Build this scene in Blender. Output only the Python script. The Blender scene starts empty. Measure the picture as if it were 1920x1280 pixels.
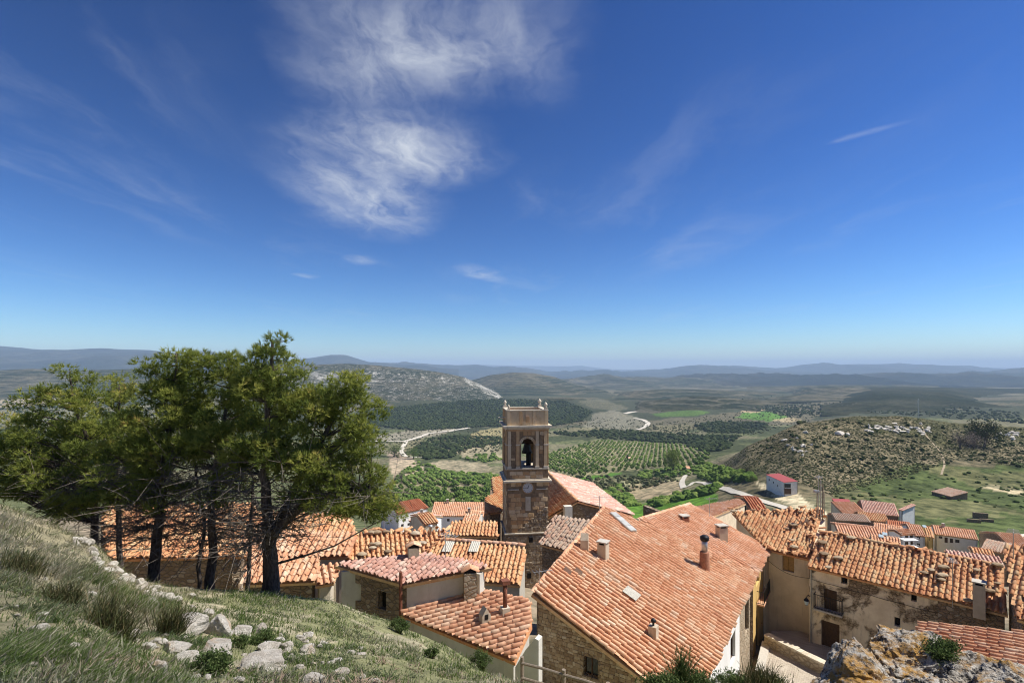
import bpy, math, random
import numpy as np
from mathutils import Matrix, Vector

# ------------------------------------------------------------------ camera, sky, sun, exposure
S = bpy.context.scene
S.render.engine = 'CYCLES'
F = 960.0          # focal length in photograph pixels
CX, HY = 960.0, 690.0   # vanishing column and horizon row of the photograph

cam_d = bpy.data.cameras.new('camera')
cam_d.sensor_width = 36.0
cam_d.lens = 18.0
cam_d.shift_y = 50.0 / 1920.0
cam_d.clip_start = 0.1
cam_d.clip_end = 90000
cam = bpy.data.objects.new('camera', cam_d)
S.collection.objects.link(cam)
cam.location = (0, 0, 0)
cam.rotation_euler = (math.pi / 2, 0, 0)
S.camera = cam

SUN_EL = math.radians(54)
SUN_AZ = math.radians(87)      # clockwise from +Y
sun_dir = Vector((math.sin(SUN_AZ) * math.cos(SUN_EL), math.cos(SUN_AZ) * math.cos(SUN_EL), math.sin(SUN_EL)))
sd = bpy.data.lights.new('sun', 'SUN')
sd.energy = 5.0
sd.angle = math.radians(0.53)
sd.color = (1.0, 0.955, 0.88)
sun = bpy.data.objects.new('sun', sd)
S.collection.objects.link(sun)
sun.rotation_euler = (-sun_dir).to_track_quat('-Z', 'Y').to_euler()
sun.location = (60, 10, 80)

S.view_settings.view_transform = 'Standard'
S.view_settings.look = 'None'
S.view_settings.exposure = 0.55
S.view_settings.gamma = 1.0
S.view_settings.use_curve_mapping = False
S.cycles.max_bounces = 5
S.cycles.diffuse_bounces = 3
S.cycles.glossy_bounces = 2
S.cycles.transmission_bounces = 3
S.cycles.volume_bounces = 1
S.cycles.transparent_max_bounces = 6
S.cycles.caustics_reflective = False
S.cycles.caustics_refractive = False
S.cycles.use_adaptive_sampling = True
S.cycles.adaptive_threshold = 0.015
S.cycles.pixel_filter_type = 'BLACKMAN_HARRIS'
S.cycles.filter_width = 1.1

# ------------------------------------------------------------------ node helpers
class NT:
    def __init__(self, tree):
        self.t = tree
        self.n = tree.nodes
        self.l = tree.links
    def node(self, typ, **kw):
        nd = self.n.new(typ)
        for k, v in kw.items():
            if k == 'ins':
                for a, b in v.items():
                    self.set(nd.inputs[a], b)
            else:
                setattr(nd, k, v)
        return nd
    def set(self, sock, v):
        if hasattr(v, 'is_output'):
            self.l.new(v, sock)
        elif hasattr(v, 'outputs'):
            self.l.new(v.outputs[0], sock)
        else:
            if isinstance(v, (tuple, list)) and sock.type == 'RGBA' and len(v) == 3:
                v = (*v, 1)
            sock.default_value = v
    def math(self, op, a, b=None, c=None, clamp=False):
        nd = self.n.new('ShaderNodeMath'); nd.operation = op; nd.use_clamp = clamp
        self.set(nd.inputs[0], a)
        if b is not None: self.set(nd.inputs[1], b)
        if c is not None: self.set(nd.inputs[2], c)
        return nd.outputs[0]
    def vmath(self, op, a, b=None):
        nd = self.n.new('ShaderNodeVectorMath'); nd.operation = op
        self.set(nd.inputs[0], a)
        if b is not None: self.set(nd.inputs[1], b)
        return nd.outputs[0]
    def mix(self, f, a, b, mode='MIX'):
        nd = self.n.new('ShaderNodeMix'); nd.data_type = 'RGBA'; nd.blend_type = mode
        nd.clamp_factor = True
        self.set(nd.inputs[0], f)
        self.set(nd.inputs[6], a); self.set(nd.inputs[7], b)
        return nd.outputs[2]
    def ramp(self, f, stops, interp='LINEAR'):
        nd = self.n.new('ShaderNodeValToRGB'); cr = nd.color_ramp; cr.interpolation = interp
        while len(cr.elements) < len(stops): cr.elements.new(0.5)
        for e, (p, c) in zip(cr.elements, stops):
            e.position = p
            e.color = (*c, 1) if isinstance(c, (tuple, list)) else (c, c, c, 1)
        self.set(nd.inputs[0], f)
        return nd.outputs[0]
    def noise(self, vec, scale, detail=4, rough=0.55, dist=0.0, dims='3D'):
        nd = self.n.new('ShaderNodeTexNoise'); nd.noise_dimensions = dims
        if vec is not None: self.set(nd.inputs['Vector'], vec)
        nd.inputs['Scale'].default_value = scale
        nd.inputs['Detail'].default_value = detail
        nd.inputs['Roughness'].default_value = rough
        nd.inputs['Distortion'].default_value = dist
        return nd.outputs['Fac']
    def maprange(self, v, a, b, c=0.0, d=1.0, smooth=True):
        nd = self.n.new('ShaderNodeMapRange')
        if smooth: nd.interpolation_type = 'SMOOTHSTEP'
        self.set(nd.inputs[0], v)
        for i, q in enumerate((a, b, c, d)): nd.inputs[i + 1].default_value = q
        return nd.outputs[0]

# ------------------------------------------------------------------ world: Nishita sky with high cirrus
W = bpy.data.worlds.new('World')
S.world = W
W.use_nodes = True
w = NT(W.node_tree)
w.n.clear()
sky = w.node('ShaderNodeTexSky', sky_type='NISHITA')
sky.sun_disc = False
sky.sun_elevation = SUN_EL
sky.sun_rotation = SUN_AZ
sky.altitude = 1100
sky.air_density = 1.0
sky.dust_density = 0.5
sky.ozone_density = 4.0
hsv = w.node('ShaderNodeHueSaturation', ins={'Color': sky.outputs[0]})
hsv.inputs['Saturation'].default_value = 1.18
hsv.inputs['Value'].default_value = 0.56
skyc = w.node('ShaderNodeGamma', ins={'Color': hsv.outputs[0], 'Gamma': 1.6}).outputs[0]
tc = w.node('ShaderNodeTexCoord').outputs['Generated']
sp = w.node('ShaderNodeSeparateXYZ', ins={0: tc})
zz = w.math('MAXIMUM', sp.outputs[2], 0.02)
U = w.math('DIVIDE', sp.outputs[0], zz)
V = w.math('DIVIDE', sp.outputs[1], zz)
uv = w.node('ShaderNodeCombineXYZ', ins={0: U, 1: V}).outputs[0]
# soft warp so that the cloud masks have no regular outline
warp = w.node('ShaderNodeTexNoise', ins={'Vector': uv, 'Scale': 1.7, 'Detail': 5.0, 'Roughness': 0.6})
wv = w.vmath('MULTIPLY', w.vmath('SUBTRACT', warp.outputs['Color'], (0.5, 0.5, 0.5)), (0.34, 0.46, 0))
uvw = w.vmath('ADD', uv, wv)
def ell(cu, cv, ru, rv, rot=0.0, src=None):
    mp = w.node('ShaderNodeMapping', ins={'Vector': src if src is not None else uvw})
    mp.vector_type = 'TEXTURE'
    mp.inputs['Location'].default_value = (cu, cv, 0)
    mp.inputs['Rotation'].default_value = (0, 0, rot)
    mp.inputs['Scale'].default_value = (ru, rv, 1)
    ln = w.node('ShaderNodeVectorMath', operation='LENGTH', ins={0: mp.outputs[0]}).outputs['Value']
    return w.maprange(ln, 1.0, 0.0)
def uvp(px, py):
    b = (HY - py) / F
    return ((px - CX) / F / b, 1 / b)
masks = []
for (px, py, ru, rv, rot, k) in [(790, 95, 0.42, 0.48, -0.35, .95), (700, 150, 0.34, 0.40, 0.3, .75), (930, 60, .30, .55, -.5, .6),
                                 (750, 288, 0.56, 0.62, 0.15, 1.15), (690, 375, 0.56, 1.15, 0.1, 0.9),
                                 (905, 515, 0.26, 0.75, -0.3, 0.62), (670, 488, 0.18, 0.30, 0.3, 0.5), (570, 517, .16, .2, 0, .5)]:
    cu, cv = uvp(px, py)
    masks.append(w.math('MULTIPLY', ell(cu, cv, ru, rv, rot), k))
m = masks[0]
for q in masks[1:]:
    m = w.math('MAXIMUM', m, q)
# stretched fibres
mp = w.node('ShaderNodeMapping', ins={'Vector': uvw}); mp.inputs['Scale'].default_value = (5.5, 1.9, 1); mp.inputs['Rotation'].default_value = (0, 0, 0.45)
fib = w.noise(mp.outputs[0], 1.5, 9, 0.62, 0.5)
fib2 = w.noise(uvw, 2.2, 8, 0.6, 0.2)
body = w.math('MULTIPLY', m, w.maprange(w.math('ADD', w.math('MULTIPLY', fib, 0.55), w.math('MULTIPLY', fib2, 0.45)), 0.24, 0.74))
# faint cirrus veil over the whole sky
mp2 = w.node('ShaderNodeMapping', ins={'Vector': uvw}); mp2.inputs['Scale'].default_value = (0.9, 0.28, 1); mp2.inputs['Rotation'].default_value = (0, 0, -0.9)
veil = w.maprange(w.noise(mp2.outputs[0], 1.6, 9, 0.62, 0.6), 0.46, 0.80)
mp3 = w.node('ShaderNodeMapping', ins={'Vector': uv}); mp3.inputs['Scale'].default_value = (0.35, 0.25, 1)
veil = w.math('MULTIPLY', veil, w.maprange(w.noise(mp3.outputs[0], 1.0, 2, 0.5), 0.40, 0.62))
# an old contrail
cu, cv = uvp(1590, 258)
trail = w.math('MULTIPLY', ell(cu, cv, 0.27, 0.05, -0.765, uv), w.maprange(fib2, 0.4, 0.65))
dens = w.math('ADD', w.math('MULTIPLY', body, 0.95), w.math('ADD', w.math('MULTIPLY', veil, 0.20), w.math("MULTIPLY", trail, 0.24)), clamp=True)
dens = w.math('MULTIPLY', dens, w.maprange(sp.outputs[2], 0.03, 0.14))
skyc = w.mix(dens, skyc, (6.6, 7.0, 7.6))
bg = w.node('ShaderNodeBackground', ins={'Color': skyc, 'Strength': 0.075})
w.l.new(bg.outputs[0], w.node('ShaderNodeOutputWorld').inputs[0])

# ------------------------------------------------------------------ numpy noise
rng = np.random.default_rng(7)
random.seed(7)
_P = rng.random(4096).astype(np.float64)
def _h(ix, iy, iz):
    return _P[((ix * 73856093) ^ (iy * 19349663) ^ (iz * 83492791)) & 4095]
def vnoise(p):
    p = np.asarray(p, float); i = np.floor(p).astype(np.int64); f = p - i; f = f * f * (3 - 2 * f)
    x, y, z = i[..., 0], i[..., 1], i[..., 2]; fx, fy, fz = f[..., 0], f[..., 1], f[..., 2]
    def L(a, b, t): return a + (b - a) * t
    c00 = L(_h(x, y, z), _h(x + 1, y, z), fx); c10 = L(_h(x, y + 1, z), _h(x + 1, y + 1, z), fx)
    c01 = L(_h(x, y, z + 1), _h(x + 1, y, z + 1), fx); c11 = L(_h(x, y + 1, z + 1), _h(x + 1, y + 1, z + 1), fx)
    return L(L(c00, c10, fy), L(c01, c11, fy), fz) * 2 - 1
def fbm(p, o=4, g=0.5):
    p = np.asarray(p, float); a = 1.0; s = 0; t = 0
    for k in range(o):
        s = s + a * vnoise(p + k * 17.3); t += a; a *= g; p = p * 2.03
    return s / t
def ridged(p, o=4, g=0.5):
    p = np.asarray(p, float); a = 1.0; s = 0; t = 0
    for k in range(o):
        s = s + a * (1 - np.abs(vnoise(p + k * 11.7)) * 2); t += a; a *= g; p = p * 2.07
    return s / t
def xyz(x, y, z=0.0):
    x = np.asarray(x, float); y = np.asarray(y, float)
    return np.stack([x, y, np.broadcast_to(np.asarray(z, float), x.shape)], -1)

# ------------------------------------------------------------------ mesh / object helpers
COL = S.collection
def link(o):
    COL.objects.link(o); return o
def mesh_np(name, V, faces, mat=None, smooth=False, rnd=None, col=None, mats=None, midx=None):
    """faces: list of int arrays (n,3) or (n,4); rnd: per-face value; col: per-vertex rgb"""
    me = bpy.data.meshes.new(name)
    V = np.asarray(V, np.float32).reshape(-1, 3)
    faces = [np.asarray(f, np.int32) for f in faces if len(f)]
    me.vertices.add(len(V)); me.vertices.foreach_set('co', V.ravel())
    loops = np.concatenate([f.ravel() for f in faces]) if faces else np.zeros(0, np.int32)
    tot = np.concatenate([np.full(len(f), f.shape[1], np.int32) for f in faces]) if faces else np.zeros(0, np.int32)
    me.loops.add(len(loops)); me.loops.foreach_set('vertex_index', loops)
    me.polygons.add(len(tot))
    st = np.zeros(len(tot), np.int32); st[1:] = np.cumsum(tot)[:-1]
    me.polygons.foreach_set('loop_start', st)
    if smooth is True:
        me.polygons.foreach_set('use_smooth', np.ones(len(tot), bool))
    elif smooth is not False:
        me.polygons.foreach_set('use_smooth', np.asarray(smooth, bool))
    else:
        me.polygons.foreach_set('use_smooth', np.zeros(len(tot), bool))
    for m_ in (mats or ([mat] if mat else [])):
        me.materials.append(m_)
    if midx is not None:
        me.polygons.foreach_set('material_index', np.asarray(midx, np.int32))
    if rnd is not None:
        a = me.attributes.new('rnd', 'FLOAT', 'FACE'); a.data.foreach_set('value', np.asarray(rnd, np.float32))
    if col is not None:
        a = me.attributes.new('col', 'FLOAT_COLOR', 'POINT')
        c = np.ones((len(V), 4), np.float32); c[:, :3] = col
        a.data.foreach_set('color', c.ravel())
    me.update(calc_edges=True)
    return me
def put(name, me, parent=None, M=None):
    o = bpy.data.objects.new(name, me); link(o)
    if parent is not None:
        o.parent = parent
        o.matrix_parent_inverse = WM[parent.name].inverted()
    if M is not None: o.matrix_basis = M
    WM[o.name] = M.copy() if M is not None else Matrix.Identity(4)
    return o
WM = {}
def tag(o, label=None, cat=None, group=None, kind=None):
    if label: o['label'] = label
    if cat: o['category'] = cat
    if group: o['group'] = group
    if kind: o['kind'] = kind
    return o
def thing(name, label, cat, loc, group=None):
    o = bpy.data.objects.new(name, None); link(o)
    o.empty_display_size = 0.5
    o.location = loc
    WM[o.name] = Matrix.Translation(Vector(loc))
    return tag(o, label, cat, group)
def solo(name, V, faces, mat, label=None, cat=None, group=None, kind=None, origin=None, **kw):
    V = np.asarray(V, float).reshape(-1, 3)
    if origin is None: origin = np.array([V[:, 0].mean(), V[:, 1].mean(), V[:, 2].min()])
    o = put(name, mesh_np(name, V - np.asarray(origin), faces, mat, **kw), None, Matrix.Translation(Vector(origin)))
    return tag(o, label, cat, group, kind)

class MB:
    """collects boxes, tubes and polygons into one mesh"""
    def __init__(self): self.V = []; self.Q = []; self.T = []; self.N = []; self.k = 0
    def add(self, V, Q=(), T=(), N=()):
        V = np.asarray(V, float).reshape(-1, 3)
        for q in Q: self.Q.append([i + self.k for i in q])
        for t in T: self.T.append([i + self.k for i in t])
        for t in N: self.N.append([i + self.k for i in t])
        self.V.append(V); self.k += len(V); return self
    def box(self, c, s, ax=None):
        """centre, full size, axes (3 unit vectors)"""
        c = np.asarray(c, float); ax = np.eye(3) if ax is None else np.asarray(ax, float)
        v = [c + ax[0] * sx * s[0] / 2 + ax[1] * sy * s[1] / 2 + ax[2] * sz * s[2] / 2 for sz in (-1, 1) for sy in (-1, 1) for sx in (-1, 1)]
        return self.add(v, [(0, 2, 3, 1), (4, 5, 7, 6), (0, 1, 5, 4), (2, 6, 7, 3), (0, 4, 6, 2), (1, 3, 7, 5)])
    def tube(self, pts, radii, n=6, cap=True):
        pts = np.asarray(pts, float); m_ = len(pts)
        radii = np.broadcast_to(np.asarray(radii, float), (m_,))
        tg = np.gradient(pts, axis=0); tg /= np.linalg.norm(tg, axis=1)[:, None] + 1e-9
        up = np.array([0, 0, 1.0]) if abs(tg[0][2]) < 0.9 else np.array([1.0, 0, 0])
        a = np.arange(n) * 2 * np.pi / n; vs = []
        for i in range(m_):
            x = np.cross(up, tg[i]); x /= np.linalg.norm(x) + 1e-9; y = np.cross(tg[i], x)
            vs.append(pts[i] + radii[i] * (np.cos(a)[:, None] * x + np.sin(a)[:, None] * y))
        q = [(i * n + j, i * n + (j + 1) % n, (i + 1) * n + (j + 1) % n, (i + 1) * n + j) for i in range(m_ - 1) for j in range(n)]
        self.add(np.concatenate(vs), q, N=[tuple(range((m_ - 1) * n, m_ * n)), tuple(range(n - 1, -1, -1))] if cap else ())
        return self
    def lathe(self, c, prof, n=12):
        """profile of (r, z) about a vertical axis at c"""
        a = np.arange(n) * 2 * np.pi / n; c = np.asarray(c, float)
        vs = np.concatenate([np.stack([c[0] + r * np.cos(a), c[1] + r * np.sin(a), np.full(n, c[2] + z)], 1) for r, z in prof])
        q = [(i * n + j, i * n + (j + 1) % n, (i + 1) * n + (j + 1) % n, (i + 1) * n + j) for i in range(len(prof) - 1) for j in range(n)]
        return self.add(vs, q, N=[tuple(range((len(prof) - 1) * n, len(prof) * n)), tuple(range(n - 1, -1, -1))])
    def prism(self, poly, d):
        """closed prism: polygon (n,3) pushed along vector d"""
        p = np.asarray(poly, float); n = len(p)
        return self.add(np.concatenate([p, p + np.asarray(d)]), [(i, (i + 1) % n, n + (i + 1) % n, n + i) for i in range(n)], N=[tuple(range(n - 1, -1, -1)), tuple(range(n, 2 * n))])
    def arrays(self):
        fs = []
        if self.Q: fs.append(np.array(self.Q))
        if self.T: fs.append(np.array(self.T))
        by = {}
        for t in self.N: by.setdefault(len(t), []).append(t)
        for k in by: fs.append(np.array(by[k]))
        return np.concatenate(self.V), fs
    def part(self, name, mat, parent, smooth=False, M=None, **kw):
        V, fs = self.arrays()
        return put(name, mesh_np(name, V, fs, mat, smooth=smooth, **kw), parent, M)
    def solo(self, name, mat, label, cat, group=None, kind=None, **kw):
        V, fs = self.arrays()
        return solo(name, V, fs, mat, label, cat, group, kind, **kw)

def scatter(bV, bF, pos, scl, rz, rnd=None, tilt=None):
    """joined copies of a base mesh: pos (n,3), scl (n,) or (n,3), rz (n,)"""
    n = len(pos); bV = np.asarray(bV, float); pos = np.asarray(pos, float)
    scl = np.asarray(scl, float)
    if scl.ndim == 1: scl = np.repeat(scl[:, None], 3, 1)
    v = bV[None] * scl[:, None, :]
    c, s = np.cos(rz)[:, None], np.sin(rz)[:, None]
    x = v[..., 0] * c - v[..., 1] * s; y = v[..., 0] * s + v[..., 1] * c
    v = np.stack([x, y, v[..., 2]], -1) + pos[:, None, :]
    fs = []
    for f in bF:
        f = np.asarray(f); fs.append((f[None] + (np.arange(n) * len(bV))[:, None, None]).reshape(-1, f.shape[1]))
    r = None
    if rnd is not None:
        r = np.concatenate([np.repeat(np.asarray(rnd), len(f)) for f in bF])
    return v.reshape(-1, 3), fs, r

def ico(sub):
    t = (1 + 5 ** .5) / 2
    v = [(-1, t, 0), (1, t, 0), (-1, -t, 0), (1, -t, 0), (0, -1, t), (0, 1, t), (0, -1, -t), (0, 1, -t), (t, 0, -1), (t, 0, 1), (-t, 0, -1), (-t, 0, 1)]
    f = [(0, 11, 5), (0, 5, 1), (0, 1, 7), (0, 7, 10), (0, 10, 11), (1, 5, 9), (5, 11, 4), (11, 10, 2), (10, 7, 6), (7, 1, 8), (3, 9, 4), (3, 4, 2), (3, 2, 6), (3, 6, 8), (3, 8, 9), (4, 9, 5), (2, 4, 11), (6, 2, 10), (8, 6, 7), (9, 8, 1)]
    v = [np.array(a) / np.linalg.norm(a) for a in v]
    for _ in range(sub):
        c = {}; nf = []
        def mid(a, b):
            k = (min(a, b), max(a, b))
            if k not in c:
                m_ = v[a] + v[b]; v.append(m_ / np.linalg.norm(m_)); c[k] = len(v) - 1
            return c[k]
        for a, b, d in f:
            x, y, z = mid(a, b), mid(b, d), mid(d, a)
            nf += [(a, x, z), (b, y, x), (d, z, y), (x, y, z)]
        f = nf
    return np.array(v), np.array(f)

def P(px, py, d):
    return np.array([(px - CX) / F * d, d, -(py - HY) / F * d])
def Pz(px, py, z):
    return P(px, py, -z / ((py - HY) / F))
def unit(a):
    a = np.asarray(a, float); return a / np.linalg.norm(a)
class Plane:
    def __init__(self, p, n): self.p = np.asarray(p, float); self.n = unit(n if n[2] >= 0 else -np.asarray(n, float))
    @staticmethod
    def three(a, b, c): return Plane(a, np.cross(b - a, c - a))
    @staticmethod
    def eave(a, b, s, side=1):
        e = b - a; h = unit([-e[1] * side, e[0] * side, 0.0]); h[2] = s
        return Plane(a, np.cross(e, h))
    def ray(self, px, py):
        r = np.array([(px - CX) / F, 1.0, -(py - HY) / F])
        return r * (self.p @ self.n) / (r @ self.n)
    def z(self, x, y): return self.p[2] - ((x - self.p[0]) * self.n[0] + (y - self.p[1]) * self.n[1]) / self.n[2]
    def down(self):
        return unit(np.array([self.n[0] * self.n[2], self.n[1] * self.n[2], -(self.n[0] ** 2 + self.n[1] ** 2)]))
def inpoly(px, py, poly):
    px = np.asarray(px, float); py = np.asarray(py, float); r = np.zeros(px.shape, bool); n = len(poly)
    for i in range(n):
        x1, y1 = poly[i]; x2, y2 = poly[(i + 1) % n]
        if y1 == y2: continue
        c = ((y1 > py) != (y2 > py)) & (px < (x2 - x1) * (py - y1) / (y2 - y1) + x1)
        r ^= c
    return r

# ------------------------------------------------------------------ materials
def material(name):
    m_ = bpy.data.materials.new(name); m_.use_nodes = True
    t = NT(m_.node_tree); t.n.clear()
    out = t.node('ShaderNodeOutputMaterial')
    b = t.node('ShaderNodeBsdfPrincipled')
    b.inputs['Roughness'].default_value = 0.9
    b.inputs['Specular IOR Level'].default_value = 0.25
    t.l.new(b.outputs[0], out.inputs[0])
    t.b = b; t.out = out
    return m_, t
def bump(t, h, strength=0.5, dist=0.02):
    nd = t.node('ShaderNodeBump', ins={'Height': h, 'Strength': strength, 'Distance': dist})
    t.l.new(nd.outputs[0], t.b.inputs['Normal'])
def geo(t): return t.node('ShaderNodeNewGeometry').outputs['Position']
def rnd01(t):
    a = t.node('ShaderNodeAttribute', attribute_name='rnd').outputs['Fac']
    o = t.node('ShaderNodeObjectInfo').outputs['Random']
    return t.math('FRACT', t.math('ADD', a, o))

def tile_mat(name, stops, lichen=0.3, lich_col=(0.55, 0.47, 0.30), dark=0.35):
    m_, t = material(name); p = geo(t); r = rnd01(t)
    patch = t.noise(p, 0.8, 4, 0.6)
    c = t.ramp(t.math('ADD', t.math('MULTIPLY', r, 0.62), t.maprange(patch, 0.25, 0.75, -0.06, 0.44, False)), stops)
    r2 = t.math('FRACT', t.math('MULTIPLY', r, 37.7))
    c = t.mix(t.math('MULTIPLY', r2, 0.35), c, t.mix(0.5, c, (0.62, 0.38, 0.25)))
    n1 = t.noise(p, 7.0, 5, 0.65)
    c = t.mix(t.maprange(n1, 0.35, 0.75, 0, 0.55), c, t.mix(1.0, c, (0.55, 0.42, 0.36), 'MULTIPLY'))
    n2 = t.noise(p, 16.0, 4, 0.7)
    big = t.noise(p, 0.35, 3, 0.5)
    lf = t.math('MULTIPLY', t.maprange(n2, 0.60 - 0.12 * lichen, 0.72), t.maprange(big, 0.25, 0.65, 0.35 * lichen, min(1, 1.2 * lichen)))
    c = t.mix(lf, c, lich_col)
    n3 = t.noise(p, 3.2, 5, 0.7)
    c = t.mix(t.maprange(n3, 0.62, 0.80, 0, dark), c, (0.10, 0.075, 0.06))
    t.set(t.b.inputs['Base Color'], c)
    bump(t, t.noise(p, 40, 4, 0.7), 0.35, 0.012)
    t.b.inputs['Roughness'].default_value = 0.93
    return m_
TERRA = tile_mat('terracotta_orange', [(0, (0.42, 0.17, 0.09)), (0.2, (0.58, 0.28, 0.15)), (0.5, (0.64, 0.34, 0.19)), (0.72, (0.70, 0.44, 0.28)), (0.9, (0.72, 0.55, 0.40)), (1, (0.40, 0.24, 0.15))], 0.7, (0.60, 0.52, 0.38), 0.5)
TERRA_PINK = tile_mat('terracotta_pink', [(0, (0.54, 0.24, 0.13)), (0.3, (0.66, 0.34, 0.19)), (0.6, (0.69, 0.39, 0.24)), (0.85, (0.72, 0.50, 0.36)), (1, (0.56, 0.27, 0.15))], 0.3)
TERRA_OLD = tile_mat('terracotta_weathered', [(0, (0.42, 0.17, 0.085)), (0.3, (0.60, 0.27, 0.12)), (0.55, (0.66, 0.35, 0.17)), (0.8, (0.66, 0.46, 0.25)), (1, (0.50, 0.31, 0.17))], 0.8, (0.60, 0.50, 0.29), 0.5)
TERRA_PALE = tile_mat('terracotta_pale_pink', [(0, (0.48, 0.23, 0.17)), (0.3, (0.56, 0.31, 0.24)), (0.6, (0.60, 0.38, 0.31)), (0.78, (0.68, 0.52, 0.42)), (0.9, (0.74, 0.63, 0.50)), (1, (0.45, 0.22, 0.16))], 0.3, (0.6, 0.52, 0.42))
TERRA_GREY = tile_mat('terracotta_greyed', [(0, (0.36, 0.19, 0.13)), (0.3, (0.50, 0.31, 0.22)), (0.6, (0.52, 0.40, 0.30)), (1, (0.42, 0.36, 0.29))], 0.9, (0.50, 0.45, 0.36), 0.5)
TERRA_LIGHT = tile_mat('terracotta_light', [(0, (0.54, 0.24, 0.13)), (0.3, (0.66, 0.34, 0.20)), (0.65, (0.72, 0.43, 0.27)), (0.88, (0.74, 0.54, 0.38)), (1, (0.58, 0.28, 0.16))], 0.35)
TERRA_RED = tile_mat('terracotta_red', [(0, (0.42, 0.12, 0.06)), (0.5, (0.52, 0.19, 0.09)), (1, (0.56, 0.24, 0.13))], 0.1)

def plaster(name, col, col2, stain=0.4, stone=0.0, dirt=(0.16, 0.12, 0.08)):
    m_, t = material(name); p = geo(t)
    n = t.noise(p, 0.9, 6, 0.65)
    c = t.mix(t.maprange(n, 0.35, 0.7), col, col2)
    c = t.mix(t.maprange(t.noise(p, 9, 4, 0.7), 0.45, 0.75, 0, 0.3), c, col2)
    # rain streaks: stretched along z
    mp = t.node('ShaderNodeMapping', ins={'Vector': p}); mp.inputs['Scale'].default_value = (1.6, 1.6, 0.22)
    st = t.noise(mp.outputs[0], 1.5, 6, 0.7)
    c = t.mix(t.maprange(st, 0.52, 0.78, 0, stain), c, dirt)
    h = t.noise(p, 12, 5, 0.7)
    if stone > 0:
        v = t.node('ShaderNodeTexVoronoi', ins={'Vector': t.node('ShaderNodeMapping', ins={'Vector': p, 'Scale': (1, 1, 1.7)}).outputs[0], 'Scale': 4.2}); v.feature = 'F1'
        ve = t.node('ShaderNodeTexVoronoi', ins={'Vector': t.node('ShaderNodeMapping', ins={'Vector': p, 'Scale': (1, 1, 1.7)}).outputs[0], 'Scale': 4.2}); ve.feature = 'DISTANCE_TO_EDGE'
        sc = t.mix(t.node('ShaderNodeSeparateColor', ins={0: v.outputs['Color']}).outputs[0], (0.20, 0.14, 0.085), (0.40, 0.31, 0.20))
        sc = t.mix(t.maprange(ve.outputs[0], 0.0, 0.09, 1, 0), sc, (0.10, 0.075, 0.05))
        mask = t.maprange(t.noise(p, 0.55, 6, 0.62, 0.4), 0.50 - 0.12 * stone, 0.58 - 0.1 * stone)
        c = t.mix(mask, c, sc)
        h = t.math('ADD', t.math('MULTIPLY', h, 0.3), t.math('MULTIPLY', mask, t.math('SUBTRACT', t.maprange(ve.outputs[0], 0, 0.12), 1.2)))
    t.set(t.b.inputs['Base Color'], c)
    bump(t, h, 0.7, 0.05 if stone > 0 else 0.015)
    return m_
PL_CREAM = plaster('plaster_cream', (0.62, 0.55, 0.43), (0.50, 0.43, 0.32), 0.35)
PL_GREY = plaster('plaster_pale_grey', (0.60, 0.57, 0.50), (0.50, 0.46, 0.39), 0.25)
PL_OLD = plaster('plaster_old_stained', (0.82, 0.70, 0.51), (0.66, 0.53, 0.36), 0.6, 0.10)
PL_TAN = plaster('plaster_tan', (0.78, 0.65, 0.46), (0.64, 0.52, 0.35), 0.45)
PL_WHITE = plaster('plaster_white', (0.80, 0.80, 0.78), (0.72, 0.71, 0.67), 0.15)
PL_YELLOW = plaster('plaster_yellow', (0.70, 0.47, 0.17), (0.60, 0.40, 0.15), 0.2)
PL_BROWN = plaster('plaster_brown', (0.30, 0.17, 0.11), (0.22, 0.12, 0.08), 0.3)

def rubble_mat(name, c1, c2, mortar, scale=3.2):
    m_, t = material(name); p = geo(t)
    q = t.node('ShaderNodeMapping', ins={'Vector': t.vmath('ADD', p, t.vmath('MULTIPLY', t.node('ShaderNodeTexNoise', ins={'Vector': p, 'Scale': 3.0}).outputs['Color'], (0.12, 0.12, 0.12))), 'Scale': (1, 1, 1.6)}).outputs[0]
    v = t.node('ShaderNodeTexVoronoi', ins={'Vector': q, 'Scale': scale}); ve = t.node('ShaderNodeTexVoronoi', ins={'Vector': q, 'Scale': scale}); ve.feature = 'DISTANCE_TO_EDGE'
    s = t.node('ShaderNodeSeparateColor', ins={0: v.outputs['Color']}).outputs
    c = t.mix(s[0], c1, c2)
    c = t.mix(t.maprange(s[1], 0.75, 1.0, 0, 0.7), c, (0.46, 0.40, 0.31))
    c = t.mix(t.maprange(t.noise(p, 9, 5, 0.7), 0.4, 0.75, 0, 0.5), c, t.mix(1.0, c, (0.5, 0.45, 0.4), 'MULTIPLY'))
    c = t.mix(t.maprange(ve.outputs[0], 0.02, 0.10, 1, 0), c, mortar)
    t.set(t.b.inputs['Base Color'], c)
    bump(t, t.math('ADD', t.maprange(ve.outputs[0], 0, 0.16), t.math('MULTIPLY', t.noise(p, 14, 4, 0.7), 0.4)), 0.9, 0.06)
    return m_
RUBBLE = rubble_mat('rubble_stone', (0.22, 0.155, 0.10), (0.34, 0.25, 0.165), (0.20, 0.15, 0.10))
RUBBLE_PALE = rubble_mat('rubble_stone_pale', (0.38, 0.29, 0.19), (0.52, 0.43, 0.31), (0.34, 0.27, 0.19))

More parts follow.
